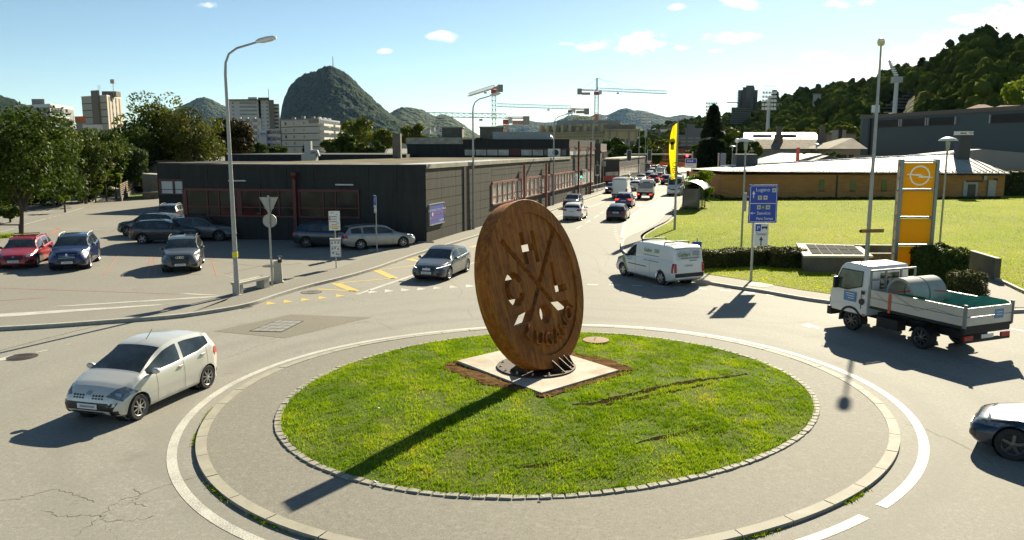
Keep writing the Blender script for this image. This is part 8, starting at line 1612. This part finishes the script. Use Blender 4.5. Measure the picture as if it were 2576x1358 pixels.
for a in (('dark',-40,88,245,210,530, 'dark tree cut by the left edge of the picture behind the street tree'),('green',62,96,255,170,500, 'tall tree directly behind the left street tree'),('green',122,82,285,180,505, 'mid green tree right behind the left street tree crown'),('dark',205,88,305,150,492, 'dark dense tree below the far left tower', ),('green',262,101,322,130,472, 'round green tree before the beige tower base'),
          ('green',160,108,318,140,465, 'tree filling the gap below the grey flats'),('yellow',385,120,230,180,448, 'tallest yellow-green tree left of the black factory'),('dark',330,114,285,130,455, 'dark tree between the beige tower and the tallest tree'),('blue',312,105,352,100,458, 'blue-green feathery tree at the end of the left street'),('olive',495,118,256,170,428, 'broad olive tree above the left end of the factory roof'),('olive',435,123,270,140,440, 'olive tree merging into the tallest tree on its right'),
          ('rust',580,140,284,106,405, 'dark rusty tree behind the left tall lamp')): tree(*a, group=LT, n=7500, nb=34)
for x, Y, yt, w, yb_, k_, lb in ((-30,84,440,150,525, 'dark', 'dark undergrowth cut by the left edge behind the street tree'),(70,86,430,130,520, 'green', 'undergrowth below the tall tree behind the street tree'),(140,85,420,120,521, 'dark', 'dark undergrowth at the verge right of the street tree'),(195,91,415,100,511, 'dark', 'dark undergrowth at the middle of the verge'),(240,99,412,80,500, 'green', 'green undergrowth left of the rusty bush'),(310,112,405,90,485, 'dark', 'dark undergrowth below the blue-green feathery tree'),(365,116,400,100,481, 'dark', 'dark undergrowth behind the low grey shed'),(430,122,395,110,476, 'dark', 'dark undergrowth at the left end of the factory roof')): tree(k_, x, Y, yt, w, yb_, lb,2600, nb=14, name='bush', group='undergrowth along the verge')
tree('rust',258,92,385,64,466, 'rusty brown round bush at the bend of the left street',2600,.16,12, name='bush')
tree('bright',283,98,436,44,470, 'bright yellow-green bush beside the low pale wall',1500,.15,9, name='bush'); tree('bright',230,90,462,50,490, 'small bright bush at the verge under the dark trees',1200,.14,8, name='bush'); tree('bright',150,76,488,60,512, 'low bright weeds bush on the verge near the street',1200,.13,8, name='bush'); tree('green',8,66,515,46,560, 'low green bush at the left edge behind the cycle rail',1200,.13,8, name='bush')
MT = 'trees behind the black factory'
for a in (('yellow',905,172,295,104,400, 'big yellow-green tree right of the cream flats'),('green',868,160,328,60,398, 'green tree hiding the balconies of the cream flats'),('yellow',962,165,328,70,398, 'yellow-green tree left of the factory chimney'),('yellow',1036,190,307,80,372, 'yellow-green tree peeking over the factory roof'),('dark',832,158,340,60,398, 'dark tree in front of the cream flats'),('green',925,158,350,90,398, 'low green tree at the foot of the big yellow-green one'),
          ('green',620,150,366,70,398, 'low green tree under the white block of flats'),('green',690,152,364,70,398, 'low green tree left of the cream flats'),('blue',655,148,358,34,398, 'slim pale tree under the white block of flats')): tree(*a, group=MT, n=3000, nb=16)
for a in (('green',1545,176,335,54,408, 'left street tree before the yellow building'),('green',1566,170,362,46,412, 'small street tree right of the left one'),('green',1620,186,334,78,412, 'larger street tree before the yellow pavilion'),('green',1596,180,356,44,412, 'street tree between the two bigger ones'),('green',1650,178,372,40,412, 'small street tree left of the brick building')): tree(*a, group='trees along the far street', n=2600, nb=14)
tree('yellow',1757,205,362,60,425, 'yellow-green tree left of the dark conifer',2200, nb=12); tree('yellow',1676,330,347,90,376, 'row of pale trees above the brick building',1800, nb=12); tree('yellow',1640,335,350,60,376, 'pale tree above the left end of the brick building',1200, nb=9)
tree('dark',1835,156,318,92,436, 'dark evergreen oak right of the conifer',4200, nb=18); tree('dark',1705,150,402,50,455, 'dark bush behind the flag',1200, nb=8, name='bush'); tree('green',1898,134,345,46,425, 'palm-like bright tree before the mossy tiled roof',1800, nb=9); tree('blue',2070,133,376,120,398, 'climbing hedge behind the grey gabled shed',1800, nb=12, name='bush')
for x, yt, w in ((1945,322,44),(1985,318,40),(2035,323,46),(2100,312,50),(2138,306,44),(1908,326,36)): tree('yellow', x,236, yt, w,350, 'yellow-green tree in the row at the hill foot, %s' % {1945: 'left of the floodlight mast base',1985: 'right of the floodlight mast',2035: 'above the white roof middle',2100: 'above the beige building',2138: 'touching the blue-grey hall',1908: 'leftmost above the white roof'}[x],900, nb=9, group='trees at the hill foot')
tree('bright',2566,196,178,86,276, 'bright green tree above the villa roofs at the right edge',2600, nb=16)
tree('conifer',772,150,350,17,398, 'slim dark cypress before the cream flats',1500,.3,14, name='cypress')
# conifer
def conifer(x, Y, ytop, w, label, n=9000, z0=0.0, ybase=None):
 TSEED[0] += 1; r = np.random.default_rng(TSEED[0]); p = xy(x, Y); h = at(x, ytop, Y).z - z0; Rr = w / 2 / FOC * Y; t = thing('conifer', label, 'tree',(p.x, p.y, z0)); ang = r.uniform(0,6.28,60); lev = r.uniform(.03,.97,60)
 k = r.integers(0,60, n); zz = lev[k] + r.normal(0,.012, n); zz = np.clip(zz,.02,.995); rad = Rr * (1 - zz) ** .75 * r.uniform(.1,1.06, n) ** .6 + .1; a = ang[k] + r.normal(0,.32, n) + r.integers(0,6, n) * 1.047
 P_ = np.c_[rad * np.cos(a), rad * np.sin(a), zz * h - .25 * rad]; d = np.c_[np.cos(a), np.sin(a),-.35 + r.normal(0,.3, n)]; d /= np.linalg.norm(d, axis=1)[:, None]; s = np.cross(d, r.normal(0,1,(n,3))); s /= np.linalg.norm(s, axis=1)[:, None]; L = .0036 * Y * r.uniform(.6,1.4, n)[:, None]
 V = np.stack([P_ - d * L, P_ - s * L * .4, P_ + d * L, P_ + s * L * .4],1).reshape(-1,3); link('crown', fast_mesh('crown', V, np.arange(4 * n).reshape(-1,4), LEAF['conifer'], np.repeat(np.clip(r.normal(.4,.25, n),0,1),4)), t); MB().tube([(0,0,0),(0,0, h * .95)],[.02 * h + .05,.03],7).build('trunk', BARK, t, True); return t
conifer(1792,150,262,98, 'tall dark conifer behind the street sign board',12000)
# multi-stemmed bright shrub behind the shelter
tree('bright',1766,84,424,74,500, 'bright airy shrub behind the bus shelter',3600,.13,22, name='shrub'); tree('dark',1752,83,462,64,520, 'dark lower part of the shrub thicket behind the bus shelter',2400,.13,14, name='shrub')
# clipped hedges and bushes
def hedge(pts, wd, h, label, n, leaf=.045, name='hedge', kind='hedge'):
 TSEED[0] += 1; r = np.random.default_rng(TSEED[0]); t = thing(name, label, 'hedge', pts[0]); o = Vector(pts[0]); P_ = smooth_line(pts,6); mb = MB()
 for i in range(len(P_) - 1):
  p, q = P_[i], P_[i + 1]; d = (q - p).normalized(); nn = Vector((-d.y, d.x,0)) * (wd / 2 - .08); mb.prism([((a - o).x,(a - o).y) for a in (p - nn, q - nn, q + nn, p + nn)],0, h - .08)
 mb.build('core', CORE, t); seg = r.integers(0, len(P_) - 1, n); u = r.uniform(0,1, n); A = np.array(P_); c = A[seg] * (1 - u)[:, None] + A[seg + 1] * u[:, None] - np.array(o); d = A[seg + 1] - A[seg]; d /= np.linalg.norm(d, axis=1)[:, None]; nn = np.c_[-d[:,1], d[:,0],0 * u]
 face = r.uniform(0,1, n); top = face < wd / (wd + 2 * h); s = np.where(r.uniform(0,1, n) < .5,1,-1); lat = np.where(top, r.uniform(-1,1, n) * wd / 2, s * wd / 2) + r.normal(0,.03, n); z = np.where(top, h, r.uniform(.02,1, n) * h) + r.normal(0,.03, n) + .04 * np.sin(c[:,0] * 3); bulge = .06 * np.sin(c[:,0] * 2.1 + 1); lat = lat * (1 + bulge)
 C_ = c + nn * lat[:, None]; C_[:,2] = np.maximum(z,.02); nrm = nn * np.where(top,0, s)[:, None] + np.c_[0 * u,0 * u, top] + r.normal(0,.5,(n,3)); nrm /= np.linalg.norm(nrm, axis=1)[:, None]; a = np.cross(nrm, r.normal(0,1,(n,3))); a /= np.linalg.norm(a, axis=1)[:, None]; b = np.cross(nrm, a); L = leaf * r.uniform(.6,1.4, n)[:, None]
 V = np.stack([C_ - a * L, C_ - b * L * .6, C_ + a * L, C_ + b * L * .6],1).reshape(-1,3); tt = np.clip(np.where(top,.62,.40) + r.normal(0,.22, n),0,1); link('foliage', fast_mesh('foliage', V, np.arange(4 * n).reshape(-1,4), LEAF[kind], np.repeat(tt,4)), t); return t
hedge([G(1736,672,.124), G(1800,670,.124), G(1880,665,.124), G(1945,661,.124)],1.3,.80, 'long clipped brown-green hedge between the van and the concrete box',16000)
def bush(c, rx, ry, h, label, n, kind='hedge', leaf=.06, boxy=.5, name='bush', t0=.42):
 TSEED[0] += 1; r = np.random.default_rng(TSEED[0]); t = thing(name, label, 'bush', c); n_ = n; d = r.normal(0,1,(n_,3)); d[:,2] = np.abs(d[:,2]); d /= np.linalg.norm(d, axis=1)[:, None]; m = np.abs(d).max(1)[:, None]; d = d * (1 - boxy) + d / m * boxy; lump = 1 + .07 * np.sin(5 * d[:,0] + 1) * np.sin(6 * d[:,1]) + .05 * np.sin(11 * d[:,2]); P_ = d * np.array([rx, ry, h]) * (lump * r.uniform(.86,1.03, n_))[:, None]
 nrm = d + r.normal(0,.45,(n_,3)); nrm /= np.linalg.norm(nrm, axis=1)[:, None]; a = np.cross(nrm, r.normal(0,1,(n_,3))); a /= np.linalg.norm(a, axis=1)[:, None]; b = np.cross(nrm, a); L = leaf * r.uniform(.6,1.4, n_)[:, None]; V = np.stack([P_ - a * L, P_ - b * L * .6, P_ + a * L, P_ + b * L * .6],1).reshape(-1,3); V[:,2] = np.maximum(V[:,2],.01)
 link('foliage', fast_mesh('foliage', V, np.arange(4 * n_).reshape(-1,4), LEAF[kind], np.repeat(np.clip(t0 + .12 * d[:,0] * 0 + r.normal(0,.22, n_),0,1),4)), t)
 mb = MB(); mb.lathe([(rx * .80,0),(rx * .84, h * .35),(rx * .6, h * .72),(.05, h * .84)],14); o = mb.build('core', CORE, t); o.scale = (1, ry / rx,1); return t
bush(G(1978,668,.124),1.05,.9,.98, 'dark rounded bush at the hedge end touching the concrete box',7000); bush(G(2374,712,.124) + Vector((0,.5,0)),1.22,1.1,1.75, 'large dark glossy round bush right of the yellow pylon',14000, 'dark',.07,.35); bush(G(2447,745,.124) + Vector((0,.45,0)),.70,.62,1.02, 'clipped cube-shaped bush beside the path',9000, 'hedge',.035,.72, t0=.62)
hedge([Vector((61,103,0)), Vector((75,104,0)), Vector((92,104,0))],2.0,3.2, 'tall dark hedge beyond the right end of the brown building',6000,.2)
hedge([G(1815,503,.124), G(2000,502,.124), G(2250,501,.124), G(2515,500,.124)],.5,.22, 'strip of low dark ground plants along the foot of the brown building',4000,.10, 'plant_strip')
tree('dark',1805,97,490,50,504, 'low dark plants at the left corner of the brown building',900,.12,8, name='bush')
# long lawn grass
LB_ = leafy('lawn_blades',(.20,.28,.012),(.38,.44,.018),(.50,.46,.11),.5,.6)
def scatter_poly(poly, n, seed, dens):
 r = np.random.default_rng(seed); P_ = np.array([(p[0], p[1]) for p in poly]); lo, hi = P_.min(0), P_.max(0); x, y = r.uniform(lo[0], hi[0], n), lo[1] + (hi[1] - lo[1]) * r.uniform(0,1, n) ** dens; k = pip(x, y, P_); return x[k], y[k]
x, y = scatter_poly([(p.x, p.y) for p in LAWN_POLY],300000,21,1.7); k = (np.abs(x) / y < .70); x, y = x[k], y[k]
pp = [(p.x, p.y) for p in gl([(2436,688),(2420,700),(2440,742),(2411,758),(2470,772),(2640,775),(2660,752),(2576,741),(2504,706),(2470,690)],.12)]; k = ~pip(x, y, pp); fp_ = [(p + Vector(cb.location))[:2] for p in c4]; k &= ~pip(x, y, fp_); x, y = x[k], y[k]
tint = np.clip(.40 + .9 * fbm(x, y,.10,31) + .35 * fbm(x, y,.8,32) + RNG.normal(0,.15, len(x)),0,1); V, F, tt = grass_blades(x, y, np.full(len(x),.12),22,.085,.022, tint,.5); V[1::3]; lg = link('grass', fast_mesh('grass', V, F, LB_, tt)); tag(lg, 'long pale green grass on the lawn to the right', 'grass', kind='stuff')
gp_ts = [(p.x, p.y, Z_PLAT) for p in smooth_line(gl([(2,598),(30,594),(70,600),(88,607)], Z_PLAT),20)]; wd2 = link('weeds', weeds(gp_ts,2600,.28,.28, GRASS_B, 'weeds',9,.5)); tag(wd2, 'dry weeds round the foot of the left street tree', 'weeds', kind='stuff')
x, y = scatter_poly([(p.x, p.y) for p in gl([(-220,574),(0,529),(100,507),(189,486.5),(240,475),(300,469),(330,462),(330,452),(200,448),(-220,470)], Z_PLAT)],30000,23,1.0); V, F, tt = grass_blades(x, y, np.full(len(x),.13),24,.30,.05, np.clip(RNG.normal(.55,.25, len(x)),0,1),.5); vgb = link('grass', fast_mesh('grass', V, F, LB_, tt)); tag(vgb, 'dry verge grass beyond the left street', 'grass', kind='stuff')
fwp = [(p.x, p.y, Z_PLAT) for k in range(0,1) for p in [F2.a + F2.d * (14.0 + .06 * i) + Vector((.12,0,0)) for i in range(60)]]; wd3 = link('weeds', weeds(fwp,1500,.12,.40, GRASS_B, 'weeds',12,.3)); tag(wd3, 'weeds at the foot of the black factory street wall', 'weeds', kind='stuff')
# mountains and hills
def forest_mat(name, dark, light, cell, big):
 m, t, p = newmat(name); v = t.pos(); vo = t.new('ShaderNodeTexVoronoi'); vo.inputs['Scale'].default_value = 1 / cell; t.link(v, vo.inputs['Vector']); n = t.noise(v,1 / big,6,.62); n2 = t.noise(v,1 / (cell * 4),4,.6); f = t.math('ADD', t.math('MULTIPLY', n,.9), t.math('MULTIPLY', n2,.5))
 t.link(t.mixc(t.rng(f,.50,.95), dark, light), p.inputs['Base Color']); setc(p, 'Roughness',.95); setc(p, 'Specular IOR Level',.05); h = t.math('ADD', t.math('MULTIPLY', vo.outputs['Distance'],-1.0), t.math('MULTIPLY', n2,2)); t.link(t.bump(h,1.0, cell * .55), p.inputs['Normal']); return m
def mountain(name, label, prof, Y, front, m, seed, nx=120, nr=34, amp=.16, p=1.0):
 r = np.random.default_rng(seed); xs_ = np.linspace(prof[0][0], prof[-1][0], nx); ys_ = np.interp(xs_,[q[0] for q in prof],[q[1] for q in prof]); k = np.hanning(5); k /= k.sum(); ys_ = np.convolve(np.pad(ys_,2, 'edge'), k, 'valid')
 X = (xs_ - IMW / 2) / FOC * Y * 1.0; H = np.array([at(a, b, Y).z for a, b in zip(xs_, ys_)]); X = np.array([at(a, b, Y).x for a, b in zip(xs_, ys_)]); H = np.maximum(H,2); V = []; wl_ = (X[-1] - X[0])
 T_all = list(np.linspace(0,1, nr)) + [1.12,1.35]
 for t in T_all:
  yy = Y - front * (1 - t); env = 4 * t * (1 - t) if t <= 1 else 0; nzv = sum(np.sin(X / (wl_ / f) * 6.28 + ph + 3.0 * t * np.sin(f)) / f ** .8 for f, ph in zip((3,5,8,13,21,34), r.uniform(0,6.28,6))) * .55
  z = H * (t ** p if t <= 1 else max(0,1 - (t - 1) * 1.6)) + amp * H.max() * env * nzv * .5; z = np.maximum(z,-1.0); jag = r.normal(0, H.max() * .006, nx) if .93 < t <= 1 else 0
  V += [(a * yy / Y, yy, b) for a, b in zip(X, z + jag)]
 n = len(T_all); F = [(i * nx + j, i * nx + j + 1,(i + 1) * nx + j + 1,(i + 1) * nx + j) for i in range(n - 1) for j in range(nx - 1)]; o = link(name, fast_mesh(name, V, F, m, None, True)); o['label'] = label; return struct(o)
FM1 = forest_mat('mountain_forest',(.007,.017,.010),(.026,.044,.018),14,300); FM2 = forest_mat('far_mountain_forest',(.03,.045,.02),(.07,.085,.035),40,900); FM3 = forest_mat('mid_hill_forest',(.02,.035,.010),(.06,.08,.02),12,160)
mountain('mountain', 'steep dome-shaped wooded mountain with a mast on top',[(690,372),(704,300),(709,262),(716,242),(730,214),(745,199),(760,189),(775,182),(792,178),(803,173),(815,167),(829,164),(842,168),(851,173),(866,180),(884,194),(900,210),(915,226),(940,248),(975,281),(1010,306),(1060,330),(1120,348),(1200,368),(1240,374)],4300,640, FM1,1,170,44,.20,.9)
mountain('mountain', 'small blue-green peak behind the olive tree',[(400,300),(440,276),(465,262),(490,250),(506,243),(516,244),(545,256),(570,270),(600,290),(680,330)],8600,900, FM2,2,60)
mountain('hill', 'green hill side at the far left edge',[(-260,150),(-80,212),(0,239),(30,249),(62,263),(100,280),(180,330),(240,372)],3600,600, FM1,3,60)
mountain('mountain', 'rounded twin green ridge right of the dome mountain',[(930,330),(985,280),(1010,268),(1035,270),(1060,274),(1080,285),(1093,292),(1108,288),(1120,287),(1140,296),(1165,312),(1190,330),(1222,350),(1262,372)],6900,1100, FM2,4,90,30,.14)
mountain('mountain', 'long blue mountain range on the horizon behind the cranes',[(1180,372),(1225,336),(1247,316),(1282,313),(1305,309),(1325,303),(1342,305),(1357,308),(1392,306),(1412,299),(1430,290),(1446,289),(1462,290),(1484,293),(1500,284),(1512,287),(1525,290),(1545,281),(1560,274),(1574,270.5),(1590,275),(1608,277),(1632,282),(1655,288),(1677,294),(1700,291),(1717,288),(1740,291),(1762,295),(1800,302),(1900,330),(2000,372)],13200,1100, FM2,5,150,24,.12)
mountain('hill', 'dark green wooded hill behind the flat-top crane',[(1370,340),(1395,318),(1430,301),(1457,292),(1474,291),(1492,295),(1520,301),(1560,308),(1600,318),(1660,340)],3300,420, FM3,6,70)
# wooded slope on the right: terrain and its trees
RX = [1590,1625,1660,1690,1720,1770,1834,1902,1944,2011,2075,2128,2200,2234,2294,2336,2378,2426,2457,2480,2509,2542,2576,2700,2900]; RY = [338,322,314,308,304,294,284,271,246,223,222,206,199,181,163,148,117,92,82,100,101,106,94,80,110]; RD_ = [980,970,960,950,940,920,880,820,780,720,660,620,570,550,520,500,480,465,458,455,450,445,440,420,400]
def hill_point(x, t):
 y = np.interp(x, RX, RY); D_ = np.interp(x, RX, RD_); B_ = np.interp(x,[1590,1834,2000,2150,2400,2900],[560,430,330,270,225,200]); d = pix_dir(x, HORIZON); hx, hy = d.x / math.hypot(d.x, d.y), d.y / math.hypot(d.x, d.y); e = pix_dir(x, y); H = CAM_H + e.z / math.hypot(e.x, e.y) * D_ - 7.0
 r_ = B_ + (D_ - B_) * t; s = t if t <= 1 else 1 - (t - 1) * .8; z = H * (.10 * s + .90 * s ** 1.35) + (2.5 * math.sin(x * .035 + 5 * t) + 1.8 * math.sin(x * .06 - 7 * t)) * min(1,4 * t * (1.02 - t)) if t <= 1 else H * s; return Vector((hx * r_, hy * r_, max(z,0) + (0 if t > .02 else -.5)))
nx, nr = 110,26; V = []
for t in list(np.linspace(0,1, nr)) + [1.2,1.6,2.0]:
 for x in np.linspace(1590,2900, nx): V.append(tuple(hill_point(x, t)))
hm = link('hill', fast_mesh('hill', V,[(i * nx + j, i * nx + j + 1,(i + 1) * nx + j + 1,(i + 1) * nx + j) for i in range(nr + 2) for j in range(nx - 1)], forest_mat('slope_floor',(.02,.03,.008),(.05,.06,.016),5,60), None, True)); struct(hm, 'long wooded slope rising to the right')
r = np.random.default_rng(77); tpl = []
for k in range(7):
 q = np.random.default_rng(300 + k)
 bl = blobs_in(q,(0,0,0),(1,1,.95),9,(.42,.62)); v, f, tt = leaf_quads(q, bl,250,.10,1.8,.42,.08); vs_, fs_ = [v],[f]; o_n = len(v)
 for b in bl:
  g_ = [(b[0] + b[3] * math.sin(th_) * math.cos(ph_2), b[1] + b[4] * math.sin(th_) * math.sin(ph_2), b[2] + b[5] * math.cos(th_)) for th_ in np.linspace(.05,3.09,5) for ph_2 in np.linspace(0,6.283,7)[:-1]]
  fs_.append(np.array([(i * 6 + j, i * 6 + (j + 1) % 6,(i + 1) * 6 + (j + 1) % 6,(i + 1) * 6 + j) for i in range(4) for j in range(6)])[:, ::-1] + o_n); vs_.append(np.array(g_) * .93 * q.uniform(.84,1.14,(30,1))); o_n += 30; tt = np.r_[tt, np.full(30,.34)]
 tpl.append((np.concatenate(vs_), np.concatenate(fs_), tt))
VV, FF, TT_ = [],[],[]; off = 0; cnt = 0
while cnt < 1750:
 x = r.uniform(1600,2680); t = r.uniform(0,1) ** .62 if r.uniform() > .12 else r.uniform(.96,1.04)
 if 2195 < x < 2318 and .22 < t < .74: continue
 p = hill_point(x, t); s = r.uniform(3.0,7.2) * (.8 if t > .95 else 1); v, f, tt = tpl[r.integers(0,7)]; a = r.uniform(0,6.28); c_, s_ = math.cos(a), math.sin(a); m = np.array([[c_,-s_,0],[s_, c_,0],[0,0, r.uniform(.8,1.15)]]) * s
 VV.append(v @ m.T + np.array([p.x, p.y, p.z + s * .75])); FF.append(f + off); TT_.append(np.clip(tt * .5 + .2 + r.normal(0,.2),0,1)); off += len(v); cnt += 1
hw = link('hillside_wood', fast_mesh('hillside_wood', np.concatenate(VV), np.concatenate(FF), LEAF['hill'], np.concatenate(TT_))); tag(hw, 'dense mixed wood covering the slope on the right', 'wood', kind='stuff')
for x, yt, w, lb in ((2448,68,46, 'spreading conifer on the highest knob of the ridge'),(2424,84,18, 'slim conifer left of the highest knob'),(2508,84,24, 'conifer on the ridge right of the knob'),(2540,88,18, 'slim pale conifer at the right end of the ridge'),(2303,143,18, 'small conifer on the ridge above the right lamp'),(1943,229,20, 'dark tree on the ridge beside the floodlight mast')):
 D_ = float(np.interp(x, RX, RD_)); p = hill_point(x,1.0); conifer(x, p.y, yt, w, lb,1200, p.z - 1.5)
p = at(838,168,4300); tm = thing('antenna_mast', 'thin transmitter mast on the dome mountain summit', 'mast',(p.x, p.y, p.z - 12)); MB().tube([(0,0,0),(0,0,66)],[3.5,1.6],5).build('mast', POLE_GREY, tm)
HOUSEW = mat('distant_house_wall',(.42,.39,.33),.8); r = np.random.default_rng(5)
for k in range(16):
 x = [1068,1079,1090,1101,1042,1056,1120,1135,1636,1648,1660,1672,1684,1646,1668,1690][k]; far_ = k < 8
 if far_: q = at(x,330 + r.uniform(-4,8),2900 + 90 * (k % 3)); s = 13
 else: hp = hill_point(x,.45 + .08 * (k % 4)); q = hp; s = 9
 hh = thing('house', '%s pale house from the left %s' % (['third', 'fourth', 'fifth', 'sixth', 'first', 'second', 'seventh', 'eighth', 'first', 'third', 'fourth', 'sixth', 'seventh', 'second', 'fifth', 'eighth'][k], 'low on the right foot of the dome mountain' if far_ else 'on the slope below the blue mountains'), 'house',(q.x, q.y, q.z - (6 if far_ else 1)), r.uniform(-.5,.5), 'houses at the foot of the dome mountain' if far_ else 'houses on the slope behind the flag'); MB().box(-s / 2, s / 2,-s * .4, s * .4,0, s * .75 + (6 if far_ else 2)).build('wall', HOUSEW, hh); zz = s * .75 + (6 if far_ else 2); MB().add([(-s * .55,-s * .45, zz),(s * .55,-s * .45, zz),(s * .55, s * .45, zz),(-s * .55, s * .45, zz),(-s * .5,0, zz + s * .3),(s * .5,0, zz + s * .3)],[(0,1,5,4),(2,3,4,5),(1,2,5),(3,0,4),(3,2,1,0)]).build('roof', TILE, hh)
# the air
hz_m = bpy.data.materials.new('haze_air'); hz_m.use_nodes = True; q = hz_m.node_tree; [q.nodes.remove(n) for n in list(q.nodes)]; pv_ = q.nodes.new('ShaderNodeVolumePrincipled'); pv_.inputs['Color'].default_value = (.40,.66,1.0,1); pv_.inputs['Density'].default_value = 1.0e-5; pv_.inputs['Anisotropy'].default_value = .15; ou = q.nodes.new('ShaderNodeOutputMaterial'); q.links.new(pv_.outputs[0], ou.inputs['Volume'])
hz = MB().box(-4500,5600,-60,14600,-1.2,680).build('haze', hz_m); hz['kind'] = 'stuff'; hz['label'] = 'thin blue haze in the air'
